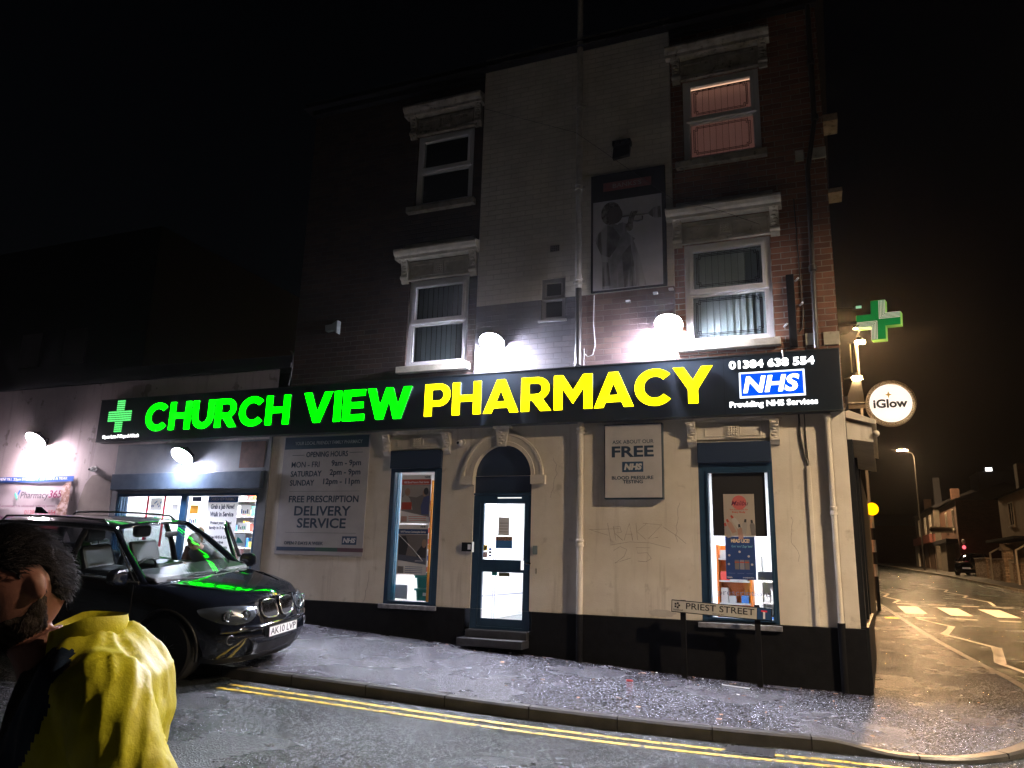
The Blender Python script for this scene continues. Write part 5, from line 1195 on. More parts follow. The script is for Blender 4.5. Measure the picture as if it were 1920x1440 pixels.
# street lamp that lights the corner (stands just outside the frame, throws the pipe and sign shadows)
def street_lamp(x, y, H, armv, E, label, hd=.25, skirt=.04, colr=(1., .64, .32)):
    z0 = zf(x, y); o = thing('street_lamp', label, 'street lamp', (x, y, z0), 'street lamps')
    MB().lathe([(.09, 0), (.085, 1.2), (.06, 1.3), (.045, H - .3)], (x, y, z0), n=14).build('pole', mat('lamp_pole', (.04, .037, .034), .45, .4), o, smooth=50)
    ex = Vector((x, y, z0 + H)) + Vector(armv)
    MB().tube([(x, y, z0 + H - .35), Vector((x, y, z0 + H - .05)) + Vector(armv) * .15, ex], .03).build('arm', MATS['lamp_pole'], o, smooth=60)
    MB().box(ex.x - .28, ex.x + .28, ex.y - .13, ex.y + .13, ex.z, ex.z + .09).build('head', blackm, o, bevel=.02)
    g = MB(); frame(g, 0, 1, 0, 1, .01, 0, 1) if 0 else g.box(ex.x - .28, ex.x + .28, ex.y - .13, ex.y - .115, ex.z - skirt, ex.z + .01).box(ex.x - .28, ex.x + .28, ex.y + .115, ex.y + .13, ex.z - skirt, ex.z + .01).box(ex.x - .28, ex.x - .265, ex.y - .115, ex.y + .115, ex.z - skirt, ex.z + .01).box(ex.x + .265, ex.x + .28, ex.y - .115, ex.y + .115, ex.z - skirt, ex.z + .01)
    g.build('skirt', blackm, o)
    MB().box(ex.x - hd, ex.x + hd, ex.y - .11, ex.y + .11, ex.z - .012, ex.z - .002).build('lens', emat('sodium_%d' % E, colr, E), o)
street_lamp(7.0, -4.6, 7.2, (-1.2, .4, .1), 5600, 'warm street lamp across the road mouth that lights the corner', colr=(1., .76, .50))
street_lamp(1.78, 20.0, 9.9, (.15, -.9, .1), 17000, 'warm street lamp on a pale pole behind the zebra beacon close to the building corner', .25, .03, (1., .57, .25))
street_lamp(8.85, 70, 10.9, (-1.0, -.3, .3), 5000, 'distant lit street lamp on a tall pole beyond the zebra crossing', .4, .0)

# ================================================================== BEACON
o = thing('belisha_beacon', 'black and white striped zebra crossing beacon with a glowing amber globe', 'beacon', (1.57, 14.6, -1.2))
bxp, byp, bz0 = 1.53, 14.9, zf(1.53, 14.9)
g = MB(); w_ = MB()
for k in range(6):
    z0, z1 = bz0 + k * .53, bz0 + (k + 1) * .53
    if k == 0: z1 = bz0 + 1.0
    elif k > 0: z0 = bz0 + 1.0 + (k - 1) * .36; z1 = z0 + .36
    MB().cyl((bxp, byp, z0), (bxp, byp, z1), .055, n=14).build('pole_band', blackm if k % 2 == 0 else mat('beacon_white', (.7, .66, .6), .5), o, smooth=50)
MB().ell((bxp + .02, byp, bz0 + 3.02), (.19, .19, .19)).build('globe', emat('amber_globe', (1, .42, .0), 2.2), o, smooth=60)

# ================================================================== FAR SIDE OF THE MAIN ROAD
brick_far = brickmat('far_brick', (.07, .03, .018), (.10, .045, .025), (.08, .06, .05))
rend_far = mat('far_render', (.12, .10, .08), .8, nz=(2, (.08, .07, .055)))
frm_far = mat('far_window_frame', (.5, .46, .4), .5); glass_far = mat('far_dark_glass', (.01, .01, .012), .1)
def hwin(par, face, a, z, wd, h, off):          # window on a vertical face; face(u, o, z)->point, o outward
    def bb(m_, u0, u1, o0, o1, z0, z1):
        m_.add([face(u, q, zz) for u in (u0, u1) for q in (o0, o1) for zz in (z0, z1)], [(0, 1, 3, 2), (4, 6, 7, 5), (0, 4, 5, 1), (2, 3, 7, 6), (0, 2, 6, 4), (1, 5, 7, 3)])
    f_ = MB(); t = .08
    bb(f_, a, a + t, 0, .06, z, z + h); bb(f_, a + wd - t, a + wd, 0, .06, z, z + h); bb(f_, a, a + wd, 0, .055, z, z + t); bb(f_, a, a + wd, 0, .055, z + h - t, z + h); bb(f_, a + wd / 2 - t / 2, a + wd / 2 + t / 2, 0, .05, z, z + h); bb(f_, a - .08, a + wd + .08, 0, .12, z - .1, z)
    wn = f_.build('window', frm_far, par); q = MB(); bb(q, a + .02, a + wd - .02, 0, .03, z + .02, z + h - .02); q.build('pane', glass_far, wn)
def house(name, label, x0, x1, y0, y1, zb, H, mt, roofh=2.2, gable='y', wins=(), shop=False, gmt=None):
    o = thing(name, label, 'building', ((x0 + x1) / 2, (y0 + y1) / 2, zb))
    MB().box(x0, x1, y0, y1, zb - 2, zb + H).build('wall', mt, o)
    z = zb + H
    if gmt: MB().box(x0 + .02, x1, y0 - .04, y0 - .001, zb - 2, z).build('end_wall', gmt, o)
    r = MB(); q = .3
    if gable == 'y': r.add([(x0 - q, y0 - q, z), (x1 + q, y0 - q, z), (x1 + q, y1 + q, z), (x0 - q, y1 + q, z), ((x0 + x1) / 2, y0 + 1, z + roofh), ((x0 + x1) / 2, y1, z + roofh)], [(0, 1, 4), (1, 2, 5, 4), (2, 3, 5), (3, 0, 4, 5), (0, 3, 2, 1)])
    r.build('roof', roofm, o, fix=False)
    MB().box(x0 + 1, x0 + 1.7, y1 - 1.5, y1 - .7, z + .3, z + roofh + .2).build('chimney', brick_far, o)
    fx = lambda u, oo, zz: (x0 - oo, u, zz)
    for (a, z_, wd, h) in wins: hwin(o, fx, a, zb + z_, wd, h, 0)
    return o
zb1 = .15
zb2 = .55
h1 = house('brick_shop_house', 'two storey brick house with a plain end wall beside the parked car across the road', 11.0, 19, 64, 74, -.1, 6.3, brick_far, 1.6, wins=[(65.2, 3.9, 1.0, 1.7), (69.0, 3.9, 1.0, 1.7)])
MB().box(10.1, 11.0, 64.5, 73.5, 2.6, 2.95).build('bay_roof', roofm, h1); MB().box(10.3, 11.0, 66.5, 70, -.5, 2.6).build('bay', rend_far, h1)
h2 = house('corner_shop', 'long low shop terrace with pale upper windows further along the far side', 10.6, 18, 75, 91, .2, 6.2, rend_far, 1.8, wins=[(77, 3.8, 1.3, 1.8), (81, 3.8, 1.3, 1.8), (86, 3.6, 1.6, 2.0)])
MB().box(10.1, 10.6, 75.2, 90, 3.0, 3.8).build('shop_fascia', mat('dull_red', (.16, .05, .04), .6), h2)
for y in (76, 80, 84.5): MB().box(10.45, 10.6, y, y + 3.2, .2, 2.9).build('roller_shutter', mat('shutter_brown', (.12, .08, .06), .6, bump=(10, .3, .01)), h2)
MB().box(10.3, 10.6, 88, 90.5, .2, 3.6).build('white_shopfront', mat('shop_white', (.5, .47, .42), .6), h2)
MB().prism([(75.0, 6.2), (76.2, 6.2), (75.6, 9.4)], 10.9, 11.5, 'x').build('steep_gable', roofm, h2)
h3 = house('rendered_house', 'pale rendered house with a porch at the right edge across the road', 11.4, 21, 38, 49.2, -.55, 5.6, mat('far_cream_render', (.36, .29, .22), .8, nz=(2, (.3, .24, .18))), 2.0, wins=[(39.5, 3.6, 1.0, 1.5), (45, 3.6, 1.3, 1.5)])
fy = lambda u, oo, zz: (u, 49.2 - 11.2 - oo, zz)
hwin(h3, fy, 12.2, 3.0, 1.0, 1.4, 0); MB().box(10.2, 11.4, 40, 48, 2.05, 2.2).build('porch_roof', roofm, h3)
for y in (40.3, 47.6): MB().tube([(10.3, y, -.6), (10.3, y, 1.4), (11.3, y, 2.0)], .06).build('porch_post', frm_far, h3)
# garden walls, gate
stonew = brickmat('rough_stone_wall', (.40, .28, .2), (.75, .60, .46), (.05, .04, .03), soft=1., bumpd=.02)
for k, (y0, y1, lb) in enumerate(((50.5, 54.6, 'low rough stone garden wall nearest the parked car across the road'), (45.0, 49.8, 'low rough stone garden wall between its twin and the iron gate'), (33.0, 42.6, 'low rough stone garden wall right of the iron gate at the edge of the view'))):
    z0 = zf(10.6, y0) - .1
    o = thing('garden_wall', lb, 'wall', (10.6, (y0 + y1) / 2, z0), 'stone garden walls'); MB().box(10.5, 10.85, y0, y1, z0, z0 + 1.45).build('masonry', stonew, o); MB().box(10.44, 10.9, y0, y1, z0 + 1.452, z0 + 1.52).build('coping', mat('coping', (.35, .3, .25), .7), o)
o = thing('gate_pier', 'stone gate pier with a pointed cap between the garden walls', 'pier', (10.7, 44.6, -.5)); z0 = zf(10.6, 44); MB().box(10.4, 10.9, 44.1, 44.7, z0 - .1, z0 + 1.9).build('shaft', stonew, o); MB().prism([(43.9, z0 + 1.9), (44.9, z0 + 1.9), (44.4, z0 + 2.3)], 10.3, 11.0, 'x').build('cap', MATS['coping'], o)
o = thing('iron_gate', 'thin iron garden gate between the stone walls', 'gate', (10.6, 43.5, -.6)); g = MB()
for k in range(8): g.cyl((10.6, 42.7 + k * .18, z0), (10.6, 42.7 + k * .18, z0 + 1.35), .02, n=6)
g.box(10.58, 10.62, 42.65, 44.05, z0 + .12, z0 + .17); g.box(10.58, 10.62, 42.65, 44.05, z0 + 1.28, z0 + 1.33); g.build('bars', mat('gate_white', (.4, .36, .3), .5), o)
# direction sign, trafic repeater light, far lit window
o = thing('direction_sign', 'small white arrow direction sign on a pole in front of the far shops', 'sign', (9.4, 66, .2)); MB().cyl((9.3, 66, -.3), (9.3, 66, 4.1), .04, n=10).build('pole', MATS['lamp_pole'], o)
MB().prism([(8.95, 3.75), (9.15, 4.0), (10.9, 4.0), (10.9, 3.5), (9.15, 3.5)], 65.9, 65.95).build('plate', mat('dir_white', (.5, .45, .38), .5), o); MB().prism([(9.08, 3.75), (9.2, 3.9), (10.8, 3.9), (10.8, 3.6), (9.2, 3.6)], 65.87, 65.895).build('panel', mat('dir_dark', (.05, .04, .03), .5), o)
for z, c, n_ in ((1.75, (1, .9, .85), 'white'), (1.3, (1, .1, .12), 'red')):
    o = MB().ell((11.2, 63.2, z + .9), (.14, .14, .22 if n_ == 'white' else .16)).build('shop_light', emat('shop_' + n_, c, 1.6), smooth=60); tag(o, 'small glowing %s light by the far shop front' % n_, 'light')
o = thing('tower_block', 'dark distant block with one lit window high on the right', 'building', (40, 190, 0)); MB().box(34.5, 46, 190, 200, -2, 23).build('wall', mat('tower_dark', (.02, .018, .018), .9), o)
MB().box(36.9, 38.1, 189.9, 189.98, 22.0, 22.9).build('lit_window', emat('lit_window', (1, .98, .95), 2.5), o) if 0 else MB().box(36.2, 37.5, 189.8, 189.98, 23.1, 23.9).build('lit_window', emat('lit_window', (1, .98, .95), 2.5), o)
# far terraces / trees closing the street
for i, (x, y, s) in enumerate(((3.6, 128, 1.1), (-3, 135, 1.2), (9, 140, 1.0), (-9, 120, 1.2))):
    pass
o = thing('terrace_row', 'very dark terrace closing the far end of the street', 'building', (2, 150, 2)); MB().box(-30, 30, 150, 160, -2, 8.5).build('wall', brick_far, o); r = MB(); r.add([(-31, 149.5, 8.5), (31, 149.5, 8.5), (31, 156, 11), (-31, 156, 11)], [(0, 1, 2, 3)]); r.build('roof', roofm, o, fix=False)
# background block on the left behind the annexe
o = thing('rear_block', 'dark building behind the annexe with two faint windows', 'building', (-30, 10, -1)); MB().box(-46, -19.6, 6, 16, -2, 10.5).build('wall', mat('rear_dark', (.03, .026, .03), .9), o)
for x in (-25.3, -23.2): MB().box(x, x + 1.0, 5.93, 5.99, 6.0, 7.2).build('window', mat('faint_window', (.12, .08, .1), .5), o)

# ================================================================== CAR BUILDER
paint = mat('black_car_paint', (.004, .005, .008), .12, 0, .6, coat=1.)
paint_wet = paint
rubber = mat('tyre_rubber', (.012, .012, .012), .8, bump=(80, .4, .003))
rimm = mat('alloy_rim', (.40, .40, .42), .42, .8)
plast = mat('black_plastic', (.012, .012, .013), .45, bump=(120, .2, .001))
def crom(P, n):
    out = []
    for i in range(len(P) - 1):
        p0 = P[max(i - 1, 0)]; p1 = P[i]; p2 = P[i + 1]; p3 = P[min(i + 2, len(P) - 1)]
        for k in range(n):
            t = k / n; out.append(tuple(.5 * ((2 * b_) + (-a_ + c_) * t + (2 * a_ - 5 * b_ + 4 * c_ - d_) * t * t + (-a_ + 3 * b_ - 3 * c_ + d_) * t ** 3) for a_, b_, c_, d_ in zip(p0, p1, p2, p3)))
    return out + [tuple(P[-1])]
def smooths(a, b, x):
    t = max(0, min(1, (x - a) / (b - a))); return t * t * (3 - 2 * t)
def body_mesh():
    ST = []
    def st(x, zb, wl, wm, ws, zs, wt, zt, zc):
        ST.append([(x, 0, zb), (x, wl - .10, zb), (x, wl - .01, zb + .10), (x, wm - .004, .50), (x, wm, .74), (x, ws, zs), (x, wt, zt), (x, wt * .5, (zt + zc) / 2 + .012), (x, 0, zc)])
    st(-2.49, .42, .62, .70, .66, .95, .60, 1.0, 1.0)
    st(-2.46, .32, .80, .84, .78, 1.02, .70, 1.08, 1.08)
    st(-2.30, .26, .88, .92, .85, 1.08, .76, 1.10, 1.10)
    st(-1.95, .25, .92, .95, .90, 1.09, .82, 1.10, 1.10)
    st(-1.465, .26, .935, .965, .93, 1.07, .85, 1.09, 1.09)
    st(-.9, .26, .93, .95, .925, 1.05, .86, 1.07, 1.07)
    st(0, .26, .93, .945, .92, 1.03, .86, 1.05, 1.05)
    st(.75, .26, .93, .95, .92, 1.01, .85, 1.045, 1.05)
    st(1.12, .26, .935, .955, .91, .985, .80, 1.045, 1.075)
    st(1.465, .26, .935, .955, .90, .955, .74, 1.02, 1.055)
    st(1.80, .25, .91, .94, .87, .92, .70, .985, 1.02)
    st(2.05, .24, .87, .91, .83, .88, .66, .945, .98)
    ST.append([(2.18, 0, .22), (2.12, .72, .22), (2.20, .82, .30), (2.27, .87, .46), (2.24, .87, .66), (2.17, .80, .83), (2.14, .60, .90), (2.15, .30, .935), (2.16, 0, .95)])
    ST.append([(2.24, 0, .215), (2.19, .66, .215), (2.27, .76, .29), (2.34, .80, .44), (2.31, .80, .63), (2.245, .70, .79), (2.21, .54, .86), (2.215, .27, .895), (2.22, 0, .905)])
    k = 6; n = len(ST[0])
    lines = [crom([s_[j] for s_ in ST], k) for j in range(n)]
    rings = []
    for i in range(len(lines[0])):
        half = crom([lines[j][i] for j in range(n)], 3)
        rings.append(half)
    def bend(p):
        x, y, z = p; t = smooths(1.3, 2.34, x); return (x - .30 * (abs(y) / .85) ** 2.6 * t, y, z)
    rings = [[bend(p) for p in r_] for r_ in rings]
    m_ = MB(); full = [r_ + [(p[0], -p[1], p[2]) for p in r_[-2:0:-1]] for r_ in rings]
    m_.grid(full, closed=True)
    # front and rear caps
    for r_, s in ((rings[-1], 1), (rings[0], -1)):
        nn = len(r_); cols = 9; P = []
        for j in range(nn):
            p = r_[j]; row = []
            for c_ in range(cols):
                u = 1 - 2 * c_ / (cols - 1); y = p[1] * u
                x = p[0] + (s * (.30 * (abs(p[1]) / .85) ** 2.6 - .30 * (abs(y) / .85) ** 2.6) if s > 0 else -.03 * (1 - u * u))
                row.append((x, y, p[2]))
            P.append(row)
        m_.grid(P)
    return m_
def car(name, label, pos, M, plate='', detail=True):
    root = thing(name, label, 'car', (0, 0, 0)); root.matrix_world = M; ORG[root.name] = Vector((0, 0, 0))
    bm_ = body_mesh(); body = bm_.build('body', [paint, plast], root, local=True)
    bpy.context.view_layer.update()
    # wheel arches
    cut = MB()
    for x in (1.465, -1.465):
        for s in (1, -1): cut.cyl((x, s * .60, .37), (x, s * 1.2, .37), .425, n=40)
    co = cut.build('cut', plast, None); co.parent = root; bpy.context.view_layer.update()
    md = body.modifiers.new('b', 'BOOLEAN'); md.operation = 'DIFFERENCE'; md.object = co; md.solver = 'EXACT'
    bpy.context.view_layer.update(); dg = bpy.context.evaluated_depsgraph_get(); me = bpy.data.meshes.new_from_object(body.evaluated_get(dg))
    body.modifiers.clear(); body.data = me; bpy.data.objects.remove(co)
    for p in me.polygons:
        p.use_smooth = True; c_ = p.center
        r_ = min(math.hypot(c_.x - 1.465, c_.z - .37), math.hypot(c_.x + 1.465, c_.z - .37))
        p.material_index = 1 if (c_.z < .30 or r_ < .424) else 0
    me.set_sharp_from_angle(angle=R(32))
    def B(m_, n_, mt, par=None, **k): return m_.build(n_, mt, par or root, local=True, **k)
    # arch lips
    for x in (1.465, -1.465):
        for s in (1, -1):
            g = MB(); P = []
            for i in range(25):
                a = R(-12) + R(204) * i / 24; y = .952 - (.05 if x > 0 else .0) * max(0, math.cos(a)) * 1.0
                P.append((x + .432 * math.cos(a), s * y, .37 + .432 * math.sin(a)))
            g.tube(P, .016, n=8); B(g, 'arch_lip', plast, smooth=60)
    # wheels
    for x in (1.465, -1.465):
        for s in (1, -1):
            g = MB(); g.lathe([(.25, .0), (.34, .0), (.365, .02), (.372, .06), (.372, .18), (.365, .22), (.34, .24), (.25, .24)], (x, s * .70, .37), (0, s, 0), n=44); wh = B(g, 'wheel', rubber, smooth=35)
            g = MB(); g.lathe([(.262, .21), (.262, .235), (.245, .24), (.235, .20), (.23, .08), (.0, .08)], (x, s * .70, .37), (0, s, 0), n=44)
            for q in range(5):
                for d in (-.13, .13):
                    a = 2 * PI * q / 5 + PI / 2; c1 = Vector((math.cos(a), 0, math.sin(a))) * .05; c2 = Vector((math.cos(a + d * 1.3), 0, math.sin(a + d * 1.3))) * .245
                    c0_ = Vector((x, s * .915, .37)); g.tube([c0_ + c1, c0_ + c1.lerp(c2, .5) + Vector((0, s * .008, 0)), c0_ + c2], [.026, .018, .016], n=6)
            g.lathe([(.065, .20), (.06, .225), (.03, .235), (0, .235)], (x, s * .70, .37), (0, s, 0), n=24)
            B(g, 'rim', rimm, wh, smooth=35)
    # greenhouse
    bw = lambda x: .87 if x < .6 else .87 - (x - .6) * .1
    def ws(u, v):        # windshield, u -1..1, v 0 bottom 1 top
        a = Vector((1.22 - .30 * abs(u) ** 2.2, u * .80, 1.055 + .0 * abs(u))); c_ = Vector((.38 - .17 * abs(u) ** 2.2, u * .60, 1.615 - .05 * abs(u) ** 2)); p = a.lerp(c_, v); p.x += .035 * math.sin(PI * v) * 1.0; p.z += .02 * math.sin(PI * v); return tuple(p)
    g = MB(); g.grid([[ws(-1 + 2 * i / 16, j / 8) for j in range(9)] for i in range(17)]); B(g, 'windscreen', glassmat('car_glass', (.75, .82, .80), .10), smooth=60, fix=False)
    def rg(u, v):
        a = Vector((-2.40 + .10 * abs(u) ** 2, u * .74, 1.10)); c_ = Vector((-2.02 + .1 * abs(u) ** 2, u * .58, 1.575 - .04 * abs(u) ** 2)); p = a.lerp(c_, v); p.x -= .03 * math.sin(PI * v); return tuple(p)
    g = MB(); g.grid([[rg(-1 + 2 * i / 10, j / 6) for j in range(7)] for i in range(11)]); B(g, 'rear_window', glassmat('car_glass_dark', (.35, .38, .40)), smooth=60, fix=False)
    # roof
    def rl(x): # cant rail point (y, z)
        t = (x + 2.02) / (.38 - .17 + 2.02); t = max(0, min(1, t)); y = .60 + .045 * math.sin(PI * t) - .02 * (1 - t); z = 1.535 + .085 * math.sin(PI * min(1, t * .5 + .5) ) * 0 + (1.63 - 1.535) * math.sin(PI * (.12 + .55 * t)); return y, z
    P = []
    for i in range(21):
        u = -1 + 2 * i / 20; row = []
        for j in range(17):
            v = j / 16; x0_, x1_ = -2.02 + .1 * u * u, .38 - .17 * abs(u) ** 2.2; x = x0_ + (x1_ - x0_) * v
            y, z = rl(x); zc = z + .055; row.append((x, u * y, zc - (zc - z) * abs(u) ** 2.4))
        P.append(row)
    g = MB(); g.grid(P); B(g, 'roof', paint, smooth=60, solid=.03)
    for s in (1, -1):
        g = MB(); P = [(x, s * (rl(x)[0] - .005), rl(x)[1] - .012) for x in [.22 - 2.2 * k / 12 for k in range(13)]]
        A_ = [(1.0, s * .83, 1.03), (.78, s * .775, 1.21), (.5, s * .70, 1.42)] + P + [(-2.2, s * .64, 1.42), (-2.38, s * .75, 1.12)]
        g.tube(A_, [.05, .042, .038] + [.034] * 13 + [.05, .06], n=8); B(g, 'roof_rail_pillar', paint, smooth=60)
        g = MB(); P = [(x, s * (rl(x)[0] - .07), rl(x)[1] + .075) for x in [-.05 - 1.75 * k / 10 for k in range(11)]]; P = [(P[0][0] + .1, P[0][1], P[0][2] - .06)] + P + [(P[-1][0] - .08, P[-1][1], P[-1][2] - .06)]
        g.tube(P, .014, n=8); B(g, 'roof_bar', mat('satin_black', (.02, .02, .022), .3), smooth=60)
        # side glass and pillars
        def sg(x, v):
            xb = x; xt = min(x, .25 + .0) if x < .3 else x - (x - .2) * .95
            y1_, z1_ = rl(xt); a = Vector((xb, s * .865, 1.055)); c_ = Vector((xt, s * (y1_ + .012), z1_ - .02)); p = a.lerp(c_, v); p.y += s * .02 * math.sin(PI * v); return tuple(p)
        segs = [(.92, -.17), (-.25, -1.12), (-1.2, -2.2)] if (s < 0 or not detail) else [(-.25, -1.12), (-1.2, -2.2)]
        for a_, b_ in segs:
            g = MB(); g.grid([[sg(a_ + (b_ - a_) * i / 8, j / 6) for j in range(7)] for i in range(9)]); B(g, 'side_window', glassmat('car_glass') if a_ > 0 else glassmat('car_glass_dark'), smooth=60, fix=False)
        for x in ((-.21,), (-1.16,)) :
            g = MB(); g.grid([[tuple(Vector(sg(x[0] + .05 * e, j / 6)) + Vector((0, s * .006, 0))) for j in range(7)] for e in (-1, 1)]); B(g, 'door_pillar', plast, smooth=60, solid=.01)
        g = MB(); P = [sg(.95 - 3.1 * k / 14, 0) for k in range(15)]; g.tube([tuple(Vector(p) + Vector((0, s * .01, 0))) for p in P], .012, n=6); B(g, 'belt_trim', mat('satin_trim', (.30, .30, .32), .3, .8), smooth=60)
        g = MB(); P = [Vector(sg(.9, 0)), Vector(sg(.9, .3)), Vector(sg(.9, .6)), Vector(sg(.85, .95))] + [Vector(sg(x, .98)) for x in (.1, -.4, -.9, -1.4, -1.9)] + [Vector(sg(-2.15, .6)), Vector(sg(-2.2, 0))]
        g.tube([tuple(p + Vector((0, s * .014, 0))) for p in P], .007, n=6)
        if s < 0: B(g, 'window_trim', MATS['satin_trim'], smooth=60)
    # doors shut lines, handles
    for s in (-1,):
        g = MB()
        for x in (.93, -.21, -1.16): g.tube([(x, s * .958, .36), (x + .01, s * .962, .7), (x, s * .925, 1.03)], .005, n=5)
        g.tube([(.93, s * .955, .36), (-1.0, s * .955, .36)], .005, n=5); B(g, 'shut_line', darkm)
        for x in (-.02, -.98):
            g = MB(); g.box(x - .10, x + .10, s * .985, s * .955, .895, .925); B(g, 'door_handle', chrome if 0 else paint, bevel=.008)
    # mirrors
    def mirror(s, M_=None, par=None):
        g = MB(); c_ = Vector((.80, s * 1.03, 1.13)); P = [(-.09, -.10), (-.105, .02), (-.07, .085), (.06, .075), (.115, .04), (.12, -.06), (.08, -.10)]
        pts = [(c_.y + s * a_, c_.z + b2) for a_, b2 in P]
        g.prism(pts, c_.x - .07, c_.x + .05, 'x', M=M_); q = B(g, 'wing_mirror', paint, par, bevel=.025)
        g = MB(); g.tube([tuple((M_ or Matrix()) @ Vector((.78, s * .90, 1.03))), tuple((M_ or Matrix()) @ Vector((.79, s * .97, 1.07)))], .03); B(g, 'mirror_arm', plast, q, smooth=60)
        g = MB(); g.prism([(c_.y + s * a_ * .85, c_.z + b2 * .82) for a_, b2 in P], c_.x - .074, c_.x - .0705, 'x', M=M_); B(g, 'mirror_glass', chrome, q)
    mirror(-1)
    if not detail: mirror(1)
    else:
        # open far side door
        hx, hy = .88, .93; MD = Matrix.Translation((hx, hy, 0)) @ Matrix.Rotation(R(-52), 4, 'Z') @ Matrix.Translation((-hx, -hy, 0))
        g = MB(); P = []
        for i in range(9):
            x = .88 - 1.08 * i / 8; P.append([tuple(MD @ Vector((x, y, z))) for y, z in ((.935, .33), (.955, .5), (.96, .74), (.93, 1.0), (.885, 1.05))])
        g.grid(P); dd = B(g, 'open_door', paint, smooth=60, solid=.07, fix=False)
        g = MB(); g.tube([tuple(MD @ Vector(p)) for p in ((.86, .89, 1.04), (.62, .80, 1.25), (.3, .69, 1.5), (.05, .665, 1.575), (-.17, .68, 1.55), (-.2, .885, 1.05))], .026, n=8); B(g, 'window_frame', paint, dd, smooth=60)
        mirror(1, MD, dd)
    # front: kidneys, headlights, lower intakes, fog lamps, plate
    from mathutils.bvhtree import BVHTree
    bvh = BVHTree.FromPolygons([v.co for v in me.vertices], [tuple(p.vertices) for p in me.polygons])
    def fx(y, z):
        h_ = bvh.ray_cast(Vector((3.5, y, z)), Vector((-1, 0, 0)))[0]
        return h_.x if h_ is not None else fx0(y, z)
    def fx0(y, z):   # front surface x at (y,z)
        zz = [(.215, 2.24), (.30, 2.29), (.44, 2.345), (.60, 2.32), (.70, 2.29), (.79, 2.255), (.86, 2.225), (.905, 2.215)]
        x = zz[-1][1]
        for (a_, xa_), (b_, xb_) in zip(zz, zz[1:]):
            if a_ <= z <= b_: x = xa_ + (xb_ - xa_) * (z - a_) / (b_ - a_)
        if z < zz[0][0]: x = zz[0][1]
        return x - .30 * (abs(y) / .85) ** 2.6
    for s in (1, -1):
        out = [(.035, .715), (.05, .69), (.10, .675), (.215, .685), (.275, .72), (.29, .78), (.275, .845), (.22, .872), (.09, .872), (.045, .85), (.032, .79)]
        pts = [(s * y, z) for y, z in out]
        def on(y, z, d): return Vector((fx(y, z) + d, y, z))
        g = MB(); n = len(pts); g.add([on(y, z, .012) for y, z in pts], [tuple(range(n))]); g.add([on(y, z, .012) for y, z in pts] + [on(y, z, -.05) for y, z in pts], [(i, (i + 1) % n, (i + 1) % n + n, i + n) for i in range(n)])
        kd_ = B(g, 'kidney_grille', darkm, fix=True)
        g = MB(); cl = crom(pts + [pts[0]], 3); g.tube([on(y, z, .016) for y, z in cl], .0095, n=8); B(g, 'chrome_ring', chrome, kd_, smooth=60)
        g = MB()
        for k in range(9):
            y = s * (.062 + k * .026); g.box(fx(y, .77) - .01, fx(y, .77) + .022, y - .0035, y + .0035, .695, .86)
        B(g, 'slats', chrome, kd_)
        # headlight
        hl = [(.36, .80), (.37, .735), (.45, .675), (.56, .655), (.68, .66), (.79, .70), (.865, .76), (.885, .815), (.80, .845), (.65, .855), (.50, .845), (.40, .83)]
        ch = crom([(s * y, z) for y, z in hl] + [(s * hl[0][0], hl[0][1])], 3)[:-1]; n = len(ch)
        def hp(y, z, d):
            yy_ = max(-.86, min(.86, y)); t = max(0, (abs(y) - .6) / .3); return Vector((fx(yy_, z) + d * (1 - .3 * t), y + (.6 * d * t if y > 0 else -.6 * d * t), z))
        cen = (sum(y for y, z in ch) / n, sum(z for y, z in ch) / n)
        def fan(d, sc, rings=6):
            P = []
            for q in range(rings + 1):
                k = sc * q / rings; P.append([hp(cen[0] + (y - cen[0]) * k, cen[1] + (z - cen[1]) * k, d + .02 * (1 - (q / rings) ** 2)) for y, z in ch])
            return P
        g = MB(); g.grid(fan(.006, 1.0), closed=True); hd_ = B(g, 'headlight', mat('lamp_bowl', (.10, .11, .12), .25, .7), smooth=60)
        for yy, rr in ((.50, .052), (.68, .062)):
            g = MB(); c_ = hp(s * yy, .755, .012); g.lathe([(rr, 0), (rr * 1.08, .012), (rr * .94, .03), (rr * .8, .02), (.02, .0)], c_, (1, s * .25, 0), n=26); B(g, 'lamp_ring', mat('ring_chrome', (.5, .52, .55), .2, .9), hd_, smooth=40)
            g = MB(); g.ell(c_ + Vector((.012, 0, 0)), (.02, rr * .6, rr * .6)); B(g, 'projector', mat('projector', (.15, .17, .18), .05, .6, coat=1), hd_, smooth=60)
        g = MB(); g.grid(fan(.035, 1.02), closed=True); B(g, 'headlight_lens', glassmat('lamp_lens', (.85, .88, .9)), hd_, smooth=60, fix=False)
        # lower side intake and fog lamp
        ii = [(.40, .31), (.42, .46), (.80, .50), (.84, .42), (.74, .32)]
        g = MB(); g.add([Vector((fx(y, z) + .008, s * y, z)) for y, z in ii], [(0, 1, 2, 3, 4)]); B(g, 'side_intake', plast)
        g = MB(); c_ = Vector((fx(.70, .50) + .01, s * .68, .495)); g.lathe([(.055, -.03), (.055, .006), (.045, .012), (.035, -.01), (.0, -.012)], c_, (1, s * .3, 0), n=24); B(g, 'fog_lamp', mat('fog_glass', (.16, .17, .18), .15, .5), smooth=40)
        g = MB(); g.tube([(fx(.44, .605) + .012, s * .42, .605), (fx(.6, .60) + .012, s * .60, .60), (fx(.8, .585) + .01, s * .80, .585)], .008, n=6) if 0 else g.tube([(fx(.36, .245) + .012, s * .05, .262), (fx(.5, .25) + .012, s * .5, .268), (fx(.78, .28) + .012, s * .78, .30)], .009, n=6); B(g, 'chin_strip', MATS['satin_trim'], smooth=60)
        g = MB(); g.ell((fx(.55, .62) + .015, s * .55, .615), (.012, .03, .012)); B(g, 'washer_cap', paint, smooth=60)
    g = MB(); P = []
